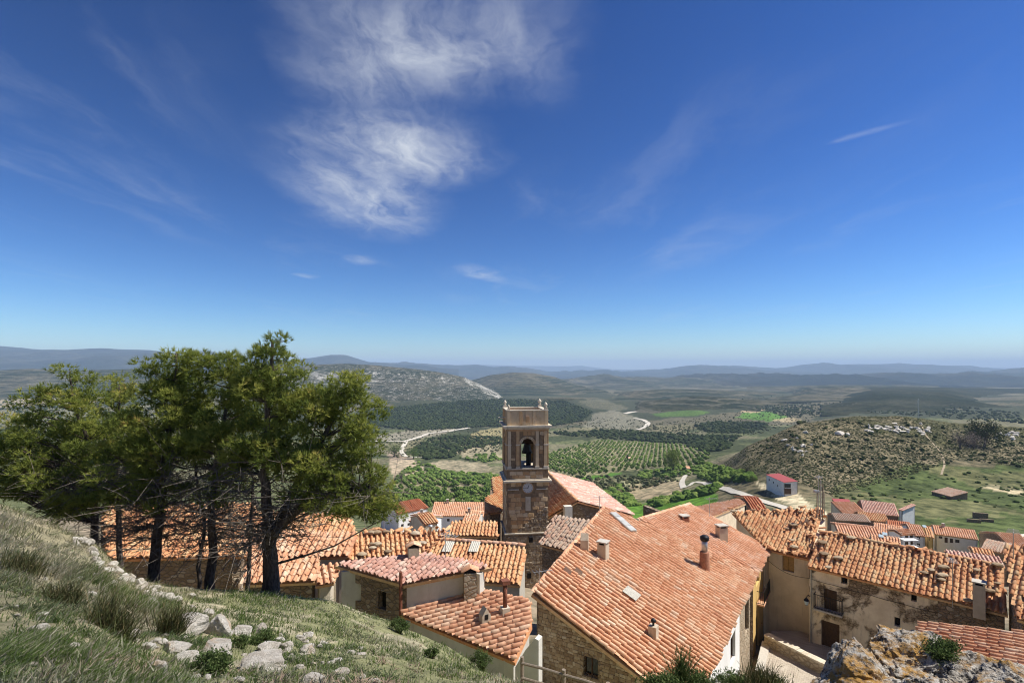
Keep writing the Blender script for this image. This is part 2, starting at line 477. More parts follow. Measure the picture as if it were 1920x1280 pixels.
def block_mat(name, stops, mul=1.0):
    m_, t = material(name); p = geo(t); r = rnd01(t)
    c = t.ramp(r, stops)
    c = t.mix(t.maprange(t.noise(p, 2.2, 6, 0.7), 0.42, 0.75, 0, 0.5), c, t.mix(1.0, c, (0.50, 0.42, 0.36), 'MULTIPLY'))
    c = t.mix(t.maprange(t.noise(p, 9, 5, 0.7), 0.55, 0.75, 0, 0.5), c, (0.52, 0.45, 0.33))
    mp = t.node('ShaderNodeMapping', ins={'Vector': p}); mp.inputs['Scale'].default_value = (1.3, 1.3, 0.25)
    c = t.mix(t.maprange(t.noise(mp.outputs[0], 1.2, 5, 0.65), 0.54, 0.78, 0, 0.45), c, (0.10, 0.07, 0.05))
    t.set(t.b.inputs['Base Color'], c)
    bump(t, t.noise(p, 18, 6, 0.75), 0.6, 0.03)
    return m_
ASHLAR = block_mat('ashlar_stone', [(0, (0.42, 0.24, 0.11)), (0.3, (0.54, 0.34, 0.17)), (0.6, (0.60, 0.41, 0.22)), (0.85, (0.66, 0.52, 0.34)), (1, (0.46, 0.29, 0.16))])
FIELDSTONE = block_mat('field_stone', [(0, (0.24, 0.165, 0.10)), (0.4, (0.34, 0.25, 0.155)), (0.75, (0.42, 0.33, 0.22)), (1, (0.50, 0.42, 0.31))])
LEDGE = block_mat('ledge_stone', [(0, (0.56, 0.48, 0.36)), (1, (0.64, 0.57, 0.45))])

def plain(name, col, rough=0.7, metal=0.0, var=0.25, scale=8):
    m_, t = material(name); p = geo(t)
    c = t.mix(t.maprange(t.noise(p, scale, 5, 0.65), 0.3, 0.75, 0, 1), col, tuple(x * (1 - var) for x in col))
    t.set(t.b.inputs['Base Color'], c)
    t.b.inputs['Roughness'].default_value = rough
    t.b.inputs['Metallic'].default_value = metal
    bump(t, t.noise(p, scale * 4, 4, 0.7), 0.2, 0.008)
    return m_
WOOD_DARK = plain('wood_dark', (0.10, 0.055, 0.03), 0.7, 0, 0.5)
WOOD_GREY = plain('wood_grey', (0.30, 0.24, 0.18), 0.85, 0, 0.5, 20)
WOOD_OCHRE = plain('wood_ochre', (0.46, 0.27, 0.09), 0.6, 0, 0.3)
IRON = plain('wrought_iron', (0.03, 0.03, 0.032), 0.5, 0.6)
STEEL = plain('galvanised_steel', (0.50, 0.50, 0.49), 0.45, 0.7)
RUST = plain('rusty_metal', (0.26, 0.10, 0.06), 0.8, 0.2, 0.5)
CONCRETE = plain('concrete', (0.52, 0.48, 0.41), 0.9, 0, 0.25)
CHIM = plaster('chimney_render', (0.55, 0.47, 0.36), (0.44, 0.36, 0.26), 0.5)
BRICKRED = plain('brick_red', (0.42, 0.20, 0.12), 0.9, 0, 0.4)
SHEETRED = plain('red_metal_sheet', (0.34, 0.075, 0.07), 0.7, 0.0, 0.15)
FIBRE = plain('fibre_cement_sheet', (0.55, 0.52, 0.44), 0.85, 0, 0.3)
GREYBLUE = plain('pale_grey_render', (0.78, 0.76, 0.72), 0.9, 0, 0.2, 1.0)
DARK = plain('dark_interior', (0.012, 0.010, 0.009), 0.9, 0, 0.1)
CLOCKW = plain('clock_enamel', (0.62, 0.60, 0.57), 0.5, 0, 0.15)
BRONZE = plain('bell_bronze', (0.10, 0.085, 0.06), 0.5, 0.7)
MORTAR = plain('old_mortar', (0.30, 0.205, 0.12), 0.95, 0, 0.45, 3)
ROOFLIGHT = plain('dusty_wired_glass', (0.46, 0.46, 0.43), 0.45, 0, 0.3, 2)
BLUEPL = plain('blue_plastic', (0.07, 0.15, 0.22), 0.4, 0, 0.2)
m_, t = material('window_glass')
t.b.inputs['Base Color'].default_value = (0.02, 0.024, 0.03, 1); t.b.inputs['Roughness'].default_value = 0.08; t.b.inputs['Specular IOR Level'].default_value = 0.5
GLASS = m_
m_, t = material('skylight_glass')
t.b.inputs['Base Color'].default_value = (0.42, 0.52, 0.55, 1); t.b.inputs['Roughness'].default_value = 0.12; t.b.inputs['Specular IOR Level'].default_value = 0.6
SKYGLASS = m_

# ground sheet: colour of each place comes with the mesh, fine variation from noise
def ground_mat(name, s1, s2, bumpd, k=0.55):
    m_, t = material(name); p = geo(t)
    base = t.node('ShaderNodeAttribute', attribute_name='col').outputs['Color']
    n1 = t.noise(p, s1, 6, 0.68); n2 = t.noise(p, s2, 6, 0.7)
    c = t.mix(t.maprange(n1, 0.30, 0.70), t.mix(1.0, base, (1 - k, 1 - k * 0.9, 1 - k * .95), 'MULTIPLY'), t.mix(1.0, base, (1 + k * .75, 1 + k * 0.7, 1 + k * .65), 'MULTIPLY'))
    c = t.mix(t.maprange(n2, 0.52, 0.74, 0, 0.7), c, t.mix(1.0, c, (0.42, 0.46, 0.38), 'MULTIPLY'))
    t.set(t.b.inputs['Base Color'], c)
    bump(t, t.math('ADD', n1, n2), 0.9, bumpd)
    t.b.inputs['Roughness'].default_value = 1.0
    t.b.inputs['Specular IOR Level'].default_value = 0.05
    return m_
GROUND = ground_mat('ground_soil_and_turf', 0.16, 1.3, 0.2, 0.7)
NEARGROUND = ground_mat('hillside_turf', 2.2, 11.0, 0.05, 0.4)

def mountain_mat(name, green, dry, rock, rockiness, scale, terr=0.0):
    m_, t = material(name); p = geo(t)
    n1 = t.noise(p, 0.0011 * scale, 7, 0.62, 0.4); n2 = t.noise(p, 0.0065 * scale, 7, 0.7); n3 = t.noise(p, 0.03 * scale, 5, 0.7)
    c = t.mix(t.maprange(n1, 0.40, 0.60), green, dry)
    c = t.mix(t.maprange(n2, 0.40, 0.62, 0, 0.75), c, t.mix(1.0, green, (0.55, 0.6, 0.55), 'MULTIPLY'))
    mp = t.node('ShaderNodeMapping', ins={'Vector': p}); mp.inputs['Scale'].default_value = (1, 1, 4.5)
    nr = t.noise(mp.outputs[0], 0.012 * scale, 7, 0.72, 0.5)
    steep = t.maprange(t.node('ShaderNodeSeparateXYZ', ins={0: t.node('ShaderNodeNewGeometry').outputs['Normal']}).outputs[2], 0.97, 0.82)
    spk = t.noise(mp.outputs[0], 0.05 * scale, 6, 0.75)
    rf = t.math('MULTIPLY', t.maprange(t.math('ADD', t.math('ADD', t.math('MULTIPLY', nr, 0.55), t.math('MULTIPLY', spk, 0.45)), t.math('MULTIPLY', steep, 0.10)), 0.62 - 0.11 * rockiness, 0.665 - 0.11 * rockiness), rockiness)
    if terr > 0:
        z = t.node('ShaderNodeSeparateXYZ', ins={0: p}).outputs[2]
        wv = t.math('SINE', t.math('ADD', t.math('MULTIPLY', z, 0.5), t.math('MULTIPLY', n1, 22)))
        c = t.mix(t.math('MULTIPLY', t.maprange(wv, 0.45, 0.9), terr), c, t.mix(0.5, dry, (0.34, 0.30, 0.24)))
    c = t.mix(rf, c, rock)
    c = t.mix(t.maprange(n3, 0.47, 0.62, 0, 0.75), c, t.mix(1.0, c, (0.45, 0.5, 0.45), 'MULTIPLY'))
    t.set(t.b.inputs['Base Color'], c)
    bump(t, t.math('ADD', n2, n3), 1.0, 14.0 / scale)
    t.b.inputs['Roughness'].default_value = 1.0; t.b.inputs['Specular IOR Level'].default_value = 0.0
    return m_

def foliage(name, stops, trans=0.3, attr=True):
    m_, t = material(name)
    c = t.ramp(rnd01(t) if attr else t.node('ShaderNodeAttribute', attribute_name='rnd').outputs['Fac'], stops)
    d = t.node('ShaderNodeBsdfDiffuse', ins={'Color': c}); tr = t.node('ShaderNodeBsdfTranslucent', ins={'Color': c})
    mx = t.node('ShaderNodeMixShader', ins={0: trans, 1: d.outputs[0], 2: tr.outputs[0]})
    t.l.new(mx.outputs[0], t.out.inputs[0])
    return m_
NEEDLE = foliage('pine_needles', [(0, (0.105, 0.14, 0.035)), (0.35, (0.22, 0.26, 0.058)), (0.7, (0.34, 0.36, 0.085)), (0.93, (0.44, 0.41, 0.11)), (1, (0.48, 0.36, 0.12))], 0.5, False)
GRASSM = foliage('grass_blades', [(0, (0.11, 0.175, 0.04)), (0.3, (0.175, 0.215, 0.075)), (0.5, (0.24, 0.24, 0.14)), (0.7, (0.36, 0.33, 0.22)), (0.9, (0.50, 0.45, 0.34)), (1, (0.60, 0.55, 0.44))], 0.38, False)
ORCH = foliage('orchard_leaves', [(0, (0.07, 0.12, 0.028)), (0.5, (0.125, 0.19, 0.042)), (1, (0.19, 0.25, 0.065))], 0.2)
OAK = foliage('oak_leaves', [(0, (0.022, 0.034, 0.014)), (0.6, (0.04, 0.055, 0.022)), (1, (0.06, 0.075, 0.03))], 0.1)
SCRUB = foliage('scrub_leaves', [(0, (0.042, 0.055, 0.024)), (0.5, (0.07, 0.08, 0.036)), (0.9, (0.11, 0.105, 0.055)), (1, (0.17, 0.145, 0.085))], 0.15)
POPLAR = foliage('fresh_leaves', [(0, (0.12, 0.17, 0.035)), (1, (0.20, 0.25, 0.06))], 0.3)
SHRUB = foliage('shrub_leaves', [(0, (0.05, 0.08, 0.028)), (0.6, (0.09, 0.13, 0.042)), (1, (0.16, 0.19, 0.075))], 0.3)
BROOM = foliage('broom_stems', [(0, (0.05, 0.06, 0.025)), (0.6, (0.10, 0.11, 0.045)), (1, (0.22, 0.17, 0.09))], 0.1)
BARE = foliage('bare_twigs', [(0, (0.16, 0.13, 0.11)), (1, (0.26, 0.21, 0.18))], 0.1)
def bark_mat(name, a, b):
    m_, t = material(name); p = geo(t)
    mp = t.node('ShaderNodeMapping', ins={'Vector': p}); mp.inputs['Scale'].default_value = (1, 1, 0.3)
    n = t.noise(mp.outputs[0], 18, 6, 0.7)
    t.set(t.b.inputs['Base Color'], t.mix(t.maprange(n, 0.35, 0.65), a, b)); bump(t, n, 1.0, 0.05)
    return m_
BARK = bark_mat('pine_bark', (0.045, 0.033, 0.026), (0.13, 0.10, 0.08))
DEADWOOD = bark_mat('dead_twigs', (0.08, 0.065, 0.052), (0.20, 0.17, 0.14))

def rock_mat(name, lich):
    m_, t = material(name); p = geo(t)
    c = t.mix(t.maprange(t.noise(p, 3.0, 7, 0.7), 0.35, 0.68), (0.50, 0.44, 0.36), (0.72, 0.68, 0.60))
    c = t.mix(t.maprange(t.noise(p, 17, 7, 0.75), 0.50, 0.70, 0, 0.6), c, (0.22, 0.19, 0.15))
    c = t.mix(t.maprange(t.noise(p, 2.2, 6, 0.68, 0.6), 0.60 - 0.12 * lich, 0.70 - 0.11 * lich, 0, 0.35 + 0.5 * lich), c, (0.50, 0.27, 0.075))
    if lich > 0.5:
        c = t.mix(t.maprange(t.noise(t.vmath('ADD', p, (7, 3, 1)), 9.0, 8, 0.78, 0.4), 0.50, 0.57, 0, 0.92), c, (0.70, 0.66, 0.59))
        c = t.mix(t.maprange(t.noise(p, 11.0, 9, 0.80, 0.5), 0.49, 0.56, 0, 0.95), c, (0.045, 0.04, 0.036))
        om = t.math('MULTIPLY', t.maprange(t.noise(p, 1.7, 5, 0.65, 0.7), 0.47, 0.58), t.maprange(t.noise(p, 13, 7, 0.75), 0.40, 0.52))
        c = t.mix(t.math('MULTIPLY', om, 0.9), c, (0.56, 0.31, 0.075))
    cav = t.noise(p, 34, 6, 0.78)
    t.set(t.b.inputs['Base Color'], c)
    bump(t, t.math('ADD', t.noise(p, 9, 9, 0.78), t.math('MULTIPLY', cav, 0.4)), 1.0, 0.09)
    t.b.inputs['Roughness'].default_value = 0.95
    return m_
ROCK = rock_mat('limestone', 0.15)
ROCK_LICHEN = rock_mat('lichen_limestone', 0.95)
m_, t = material('gravel_road'); p = geo(t)
t.set(t.b.inputs['Base Color'], t.mix(t.maprange(t.noise(p, 0.6, 6, 0.7), 0.35, 0.7), (0.50, 0.45, 0.36), (0.62, 0.57, 0.48))); ROADM = m_
TRACKM = plain('bare_earth', (0.36, 0.29, 0.19), 0.95, 0, 0.4, .8)
m_, t = material('cobbles'); p = geo(t)
br = t.node('ShaderNodeTexBrick', ins={'Vector': t.node('ShaderNodeMapping', ins={'Vector': p, 'Rotation': (0, 0, 0.6)}).outputs[0], 'Color1': (0.50, 0.43, 0.33), 'Color2': (0.40, 0.34, 0.27), 'Mortar': (0.22, 0.18, 0.14), 'Scale': 1.0})
br.inputs['Brick Width'].default_value = 0.22; br.inputs['Row Height'].default_value = 0.13; br.inputs['Mortar Size'].default_value = 0.012
t.set(t.b.inputs['Base Color'], t.mix(t.maprange(t.noise(p, 1.3, 5, 0.7), 0.4, 0.7, 0, 0.5), br.outputs[0], (0.56, 0.50, 0.41)))
bump(t, t.math('SUBTRACT', t.noise(p, 11, 4, 0.6), br.outputs['Fac']), 0.7, 0.02); COBBLE = m_

# ------------------------------------------------------------------ terrain: one sheet from the hilltop to the horizon
FARV = [(60, -24), (120, -38), (200, -62), (300, -84), (400, -100), (600, -119), (850, -133), (950, -139), (1300, -149), (1700, -142), (2000, -124), (2400, -140), (3200, -160), (6000, -190), (30000, -260)]
LEFTV = [(60, -24), (120, -38), (200, -54), (400, -82), (900, -116), (1500, -128), (2200, -118), (2800, -120), (3300, -140), (6000, -180), (30000, -260)]
PROF = {
 -2500: [(.8, -1.7), (4, -2.2), (14, -3.2), (22, -7), (40, -15)] + LEFTV,
 0: [(.8, -1.75), (4, -2.46), (9, -2.95), (14, -3.55), (16.5, -6.5), (22, -10.5), (30, -14)] + LEFTV,
 170: [(.8, -1.75), (4.3, -2.65), (9, -3.5), (14.5, -4.75), (17, -8), (22, -12), (30, -15)] + LEFTV,
 250: [(.8, -1.75), (4.5, -2.77), (9, -4.1), (15, -6.05), (17.5, -9), (22, -12.5), (30, -15.5)] + LEFTV,
 380: [(.8, -1.75), (4.7, -2.9), (9.5, -4.5), (15.5, -6.5), (17.8, -9.3), (22, -12.8), (30, -15.8)] + LEFTV,
 500: [(.8, -1.75), (5, -3.07), (10, -4.85), (16, -6.75), (18, -9.3), (22, -13), (30, -16)] + LEFTV,
 620: [(.8, -1.75), (5, -3.07), (10, -5.1), (16.5, -7.25), (18.5, -10), (22, -13.3), (30, -16)] + FARV,
 750: [(.8, -1.75), (5.2, -3.2), (10, -5.5), (17, -8.35), (19, -11.2), (24, -14), (32, -16.5)] + FARV,
 814: [(.8, -1.75), (5.2, -3.2), (10, -5.65), (17, -8.85), (19, -11.6), (24, -14.5), (32, -16.8)] + FARV,
 860: [(.8, -1.75), (5.2, -3.25), (10, -5.75), (17, -9.25), (19, -11.9), (24, -15), (32, -17)] + FARV,
 950: [(.8, -1.75), (5.2, -3.25), (8, -4.9), (12, -7.2), (16.5, -10.1), (19, -12.5), (24, -15.5), (32, -17.5)] + FARV,
 1100: [(.8, -1.75), (4, -2.75), (8, -5.2), (12, -8), (16.5, -11), (20, -13.5), (26, -16.5), (34, -18.3), (60, -26), (120, -42), (200, -64), (300, -84), (480, -105), (750, -125), (1100, -137), (1600, -148), (2000, -127), (2400, -145), (4000, -165), (6000, -190), (30000, -260)],
 1200: [(.8, -1.75), (4, -2.75), (8, -5.25), (12, -8.3), (17, -12), (21, -15.5), (27, -17.5), (34, -18.3), (60, -26), (120, -42), (200, -64), (300, -84), (480, -105), (750, -125), (1100, -137), (1600, -150), (2400, -152), (4000, -165), (6000, -190), (30000, -260)],
 1330: [(.8, -1.75), (4, -2.75), (8, -5.3), (12, -8.5), (17, -13.4), (22, -17.6), (27, -18.4), (34, -18.6), (40, -19), (60, -27), (120, -45), (200, -61), (330, -75), (450, -88), (800, -117), (1300, -135), (2300, -148), (4000, -165), (6000, -190), (30000, -260)],
 1400: [(.8, -1.75), (4, -2.75), (8, -5.2), (12, -8.5), (17, -13.4), (22, -17.6), (27, -18.4), (34, -18.6), (40, -19.5), (60, -28), (100, -41), (150, -50), (235, -62), (300, -61), (350, -53), (400, -62), (700, -108), (1300, -135), (2300, -148), (4000, -165), (6000, -190), (30000, -260)],
 1500: [(.8, -1.75), (4, -2.8), (7, -4.6), (10, -7), (15, -11.5), (20, -16.8), (25, -18.4), (34, -18.6), (40, -20), (60, -30), (100, -42), (150, -50), (235, -57.5), (300, -48), (360, -37.5), (430, -52), (700, -105), (1200, -132), (2300, -145), (4000, -165), (6000, -190), (30000, -260)],
 1600: [(.8, -1.75), (4, -2.8), (7, -4.6), (10, -7), (15, -11.2), (20, -16.5), (25, -18.3), (34, -18.8), (40, -21), (60, -30), (100, -42), (150, -51), (200, -55), (250, -57), (300, -48.5), (375, -34), (430, -45), (800, -105), (1800, -132), (2300, -140), (4000, -165), (6000, -190), (30000, -260)],
 1700: [(.8, -1.75), (4, -2.8), (7, -4.6), (10, -7), (15, -11), (20, -15), (25, -17.3), (34, -19), (60, -30), (100, -42), (150, -52), (200, -56), (260, -57), (310, -51.2), (380, -34.5), (440, -45), (800, -105), (1800, -132), (2300, -140), (4000, -165), (6000, -190), (30000, -260)],
 1800: [(.8, -1.75), (4, -2.8), (7, -4.6), (10, -6.6), (15, -10), (20, -14), (25, -17), (34, -19), (60, -30), (100, -42), (150, -52), (200, -56.5), (260, -58.5), (330, -52), (400, -42), (460, -54), (850, -107), (1800, -130), (2300, -140), (4000, -165), (6000, -190), (30000, -260)],
 1920: [(.8, -1.75), (4, -2.8), (7, -4.6), (10, -6.5), (15, -9), (20, -13), (30, -17), (60, -30), (100, -42), (170, -55), (250, -60), (330, -55), (400, -45.5), (470, -60), (900, -110), (1800, -125), (2600, -140), (4000, -165), (6000, -190), (30000, -260)],
 4400: [(.8, -1.75), (4, -2.3), (10, -5.5), (20, -12), (30, -17), (60, -30), (170, -55), (250, -60), (400, -48), (470, -60), (900, -110), (1800, -125), (6000, -190), (30000, -260)],
}
PXS = np.concatenate([np.linspace(-2500, -100, 40, endpoint=False), np.arange(-100, 2021, 4.0), np.linspace(2040, 4400, 40)])
LD = np.linspace(math.log(0.8), math.log(30000), 540)
DS = np.exp(LD)
keys = sorted(PROF)
tab = np.stack([np.interp(LD, np.log([a for a, _ in PROF[k]]), [b for _, b in PROF[k]]) for k in keys])
# soften the breaks of slope along the distance
g = np.exp(-0.5 * (np.arange(-7, 8) / 2.2) ** 2); g /= g.sum()
pad = np.concatenate([np.repeat(tab[:, :1], 7, 1), tab, np.repeat(tab[:, -1:], 7, 1)], 1)
tab = sum(g[i] * pad[:, i:i + tab.shape[1]] for i in range(15))
GZ = np.stack([np.interp(PXS, keys, tab[:, j]) for j in range(len(DS))])       # rows: distance, columns: px
gy = np.repeat(DS[:, None], len(PXS), 1); gx = (PXS[None] - CX) / F * gy
def sstep(a, b, x):
    t_ = np.clip((x - a) / (b - a), 0, 1); return t_ * t_ * (3 - 2 * t_)
GZ = GZ + fbm(xyz(gx, gy) / 1.1, 4) * 0.10 * sstep(2, 5, gy) * (1 - sstep(24, 30, gy))
GZ = GZ + fbm(xyz(gx, gy) / 0.35, 3) * 0.045 * (1 - sstep(16, 22, gy))
GZ = GZ + fbm(xyz(gx, gy) / 14, 5) * 1.6 * sstep(170, 300, gy) * (1 - sstep(480, 900, gy))
GZ = GZ + ridged(xyz(gx, gy) / 42, 5) * 2.2 * sstep(240, 330, gy) * (1 - sstep(420, 520, gy)) * sstep(1330, 1500, PXS[None])
GZ = GZ + fbm(xyz(gx, gy) / 120, 5) * 7.0 * sstep(500, 900, gy)
def ground_z(x, y):
    px = CX + F * x / np.maximum(y, .8); j = np.interp(px, PXS, np.arange(len(PXS))); i = np.interp(np.log(np.maximum(y, .8)), LD, np.arange(len(LD)))
    i0 = np.clip(np.floor(i).astype(int), 0, len(LD) - 2); j0 = np.clip(np.floor(j).astype(int), 0, len(PXS) - 2); a = i - i0; b = j - j0
    return (GZ[i0, j0] * (1 - a) + GZ[i0 + 1, j0] * a) * (1 - b) + (GZ[i0, j0 + 1] * (1 - a) + GZ[i0 + 1, j0 + 1] * a) * b
def hit(px, py, dmin=0.8, dmax=30000):
    """first ground point seen along a sight line (used to measure where things stand)"""
    j = np.interp(px, PXS, np.arange(len(PXS))); j0 = min(int(j), len(PXS) - 2); b = j - j0
    z = GZ[:, j0] * (1 - b) + GZ[:, j0 + 1] * b
    q = HY - F * z / DS
    ok = np.nonzero((q <= py) & (DS >= dmin))[0]
    if len(ok) == 0: return None
    k = ok[0]
    if k > 0 and DS[k - 1] >= dmin and q[k - 1] > py:
        t_ = (q[k - 1] - py) / (q[k - 1] - q[k] + 1e-9); d = DS[k - 1] * (1 - t_) + DS[k] * t_
    else: d = DS[k]
    if d > dmax: return None
    x = (px - CX) / F * d
    return np.array([x, d, float(ground_z(np.array(x), np.array(d)))])

# base colour of the soil and cover at every place of the sheet
gp = HY - F * GZ / gy; gpx = np.repeat(PXS[None], len(DS), 0)
colr = np.zeros(GZ.shape + (3,)); 
def setc(mask, c, k=1.0):
    w_ = (mask * k)[..., None]; colr[:] = colr * (1 - w_) + np.array(c) * w_
colr[:] = (0.16, 0.15, 0.095)
setc(gy < 22, (0.27, 0.24, 0.155))
setc((gy >= 22) & (gy < 180), (0.26, 0.21, 0.15))
n_ = fbm(xyz(gx, gy) / 90, 4); n2_ = fbm(xyz(gx, gy) / 30, 4)
setc((gy > 160) & (gy < 1400), (0.125, 0.135, 0.065))
setc((gy > 160) & (gy < 1400) & (n_ > 0.08), (0.21, 0.18, 0.115), .7)
setc((gy > 500) & (n_ < -0.12), (0.055, 0.065, 0.032), .8)
setc((gy > 1200), (0.06, 0.066, 0.038)); setc((gy > 1200) & (fbm(xyz(gx, gy) / 260, 4) > 0.12), (0.15, 0.13, 0.085), .8)
# the scrubby hill on the right and the meadow at its foot
hill = (gpx > 1320) & (gy > 225) & (gy < 480)
setc(hill, (0.092, 0.088, 0.046)); setc(hill & (n2_ > 0.16), (0.18, 0.15, 0.095), .7); setc(hill & (n2_ < -0.10), (0.095, 0.088, 0.046), .8); setc(hill & (n_ > 0.15), (0.19, 0.155, 0.10), .6)
mead = (gpx > 1560) & (gy > 110) & (gy < 330) & ((gp > 868 + 14 * fbm(xyz(gx, gy) / 25, 3) + np.maximum(0, (1720 - gpx)) * .28))
setc(mead, (0.082, 0.104, 0.038)); setc(mead & (n2_ > 0.15), (0.15, 0.14, 0.07), .7); setc(mead & (n2_ < -0.15), (0.055, 0.07, 0.028), .7)
POLY = [
 # green and tan fields in the valley
 ([(1140, 952), (1230, 940), (1300, 922), (1345, 926), (1350, 940), (1260, 958), (1170, 975)], (0.10, 0.20, 0.028)),
 ([(1155, 925), (1195, 905), (1285, 900), (1275, 925), (1215, 937), (1180, 936)], (0.34, 0.27, 0.17)),
 ([(1080, 915), (1110, 905), (1190, 898), (1270, 893), (1275, 900), (1180, 910), (1110, 922)], (0.30, 0.28, 0.16)),
 ([(1065, 895), (1150, 882), (1170, 888), (1110, 900), (1075, 905)], (0.075, 0.16, 0.025)),
 ([(800, 868), (850, 862), (910, 868), (925, 880), (905, 890), (850, 882), (815, 878)], (0.32, 0.27, 0.18)),
 ([(733, 862), (775, 862), (800, 880), (795, 890), (760, 893), (735, 900)], (0.42, 0.33, 0.23)),
 ([(720, 845), (760, 850), (775, 862), (735, 862)], (0.30, 0.23, 0.17)),
 ([(880, 812), (945, 800), (945, 830), (890, 838), (860, 828)], (0.30, 0.25, 0.13)),
 ([(850, 838), (940, 833), (940, 860), (870, 858)], (0.33, 0.28, 0.18)),
 ([(1025, 850), (1120, 825), (1270, 830), (1330, 850), (1320, 872), (1200, 880), (1080, 895), (1025, 880)], (0.24, 0.215, 0.12)),
 ([(735, 905), (800, 885), (930, 885), (935, 945), (740, 945)], (0.25, 0.215, 0.125)),
 # far fields
 ([(1380, 782), (1395, 770), (1445, 772), (1480, 782), (1440, 790)], (0.10, 0.20, 0.035)), ([(1445, 786), (1480, 782), (1505, 788), (1480, 793)], (0.42, 0.33, 0.20)),
 ([(1220, 772), (1300, 766), (1330, 772), (1300, 780), (1230, 780)], (0.09, 0.15, 0.035)), ([(1385, 772), (1400, 767), (1440, 768), (1420, 773)], (0.42, 0.32, 0.2)),
 ([(1300, 757), (1330, 750), (1360, 752), (1340, 760)], (0.30, 0.19, 0.13)), ([(1360, 762), (1420, 756), (1440, 760), (1400, 766)], (0.15, 0.16, 0.06)),
 # limestone terraces
 ([(1095, 800), (1115, 775), (1150, 768), (1200, 785), (1215, 800), (1180, 808)], (0.20, 0.185, 0.135)), ([(1110, 765), (1080, 752), (1130, 747), (1180, 765), (1160, 770)], (0.12, 0.115, 0.075)),
 ([(700, 815), (790, 805), (860, 800), (850, 808), (790, 822), (700, 828)], (0.27, 0.24, 0.18)),
 # dark oak woods
 ([(690, 795), (700, 768), (760, 762), (860, 752), (940, 748), (1060, 752), (1110, 772), (1090, 790), (1025, 800), (900, 800), (780, 806)], (0.035, 0.043, 0.02)),
 ([(1025, 812), (1150, 805), (1290, 815), (1390, 818), (1360, 845), (1270, 832), (1120, 822)], (0.075, 0.078, 0.04)),
 ([(1300, 800), (1330, 790), (1420, 790), (1450, 800), (1400, 812), (1330, 812)], (0.045, 0.055, 0.026)),
 # left: dry terraced plain
 ([(-100, 745), (0, 735), (150, 728), (300, 726), (300, 745), (0, 765)], (0.34, 0.28, 0.195)), ([(-100, 775), (0, 768), (300, 758), (300, 800), (0, 815)], (0.20, 0.185, 0.12)),
 # a bare strip beside the meadow and a track
 ([(1828, 912), (1860, 910), (1960, 926), (1960, 934), (1900, 926)], (0.42, 0.35, 0.22)),
]
jx = 3.0 * fbm(xyz(gx, gy) / (gy * .012 + 1)[..., None], 2)
for poly, c in POLY:
    setc(inpoly(gpx + jx * 2, gp + jx * .5, poly) & (gy > 100), c)
# shed yard
setc(inpoly(gpx, gp, [(1412, 902), (1430, 905), (1495, 925), (1520, 945), (1560, 965), (1500, 960), (1440, 925)]) & (gy > 150), (0.50, 0.42, 0.28))
# near turf: greener to the right, drier on the rough bank
nn = fbm(xyz(gx, gy) / 1.3, 4)
setc((gy < 24) & (gpx > 300), (0.19, 0.205, 0.09), .6); setc((gy < 24) & (nn > 0.10), (0.38, 0.33, 0.235), .75)
colr *= (1 - 0.06 * sstep(150, 400, gy) * (gp < 960))[..., None]
colr *= (1 + 0.25 * fbm(xyz(gx, gy) / (5 + gy * .02)[..., None], 3))[..., None]
ni, nj = GZ.shape
idx = np.arange(ni * nj).reshape(ni, nj)
quads = np.stack([idx[:-1, :-1], idx[:-1, 1:], idx[1:, 1:], idx[1:, :-1]], -1)
matid = np.where(gy[:-1, :-1] < 22, 1, 0).ravel()
me = mesh_np('ground', xyz(gx, gy, 0)[..., :2].reshape(-1, 2) @ np.array([[1, 0, 0], [0, 1, 0]]) + np.stack([np.zeros(ni * nj), np.zeros(ni * nj), GZ.ravel()], 1), [quads.reshape(-1, 4)], None, True, None, np.clip(colr.reshape(-1, 3), 0.01, 0.8), [GROUND, NEARGROUND], matid)
tag(put('ground', me), kind='structure')
# the hilltop behind and under the photographer
hx, hy = np.meshgrid(np.linspace(-60, 60, 81), np.linspace(-60, 0.9, 50)); hz = -1.72 + 0.12 * fbm(xyz(hx, hy) / 3, 3) - 0.02 * np.abs(hx) - 0.0015 * hx ** 2
far_ = hy > 0.8
hz = np.where(far_, np.minimum(hz, -1.9), hz)
hi = np.arange(hx.size).reshape(hx.shape)
tag(put('hilltop_ground', mesh_np('hilltop_ground', np.stack([hx, hy, hz], -1).reshape(-1, 3), [np.stack([hi[:-1, :-1], hi[:-1, 1:], hi[1:, 1:], hi[1:, :-1]], -1).reshape(-1, 4)], NEARGROUND, True, None, np.tile([0.17, 0.16, 0.09], (hx.size, 1)))), kind='structure')

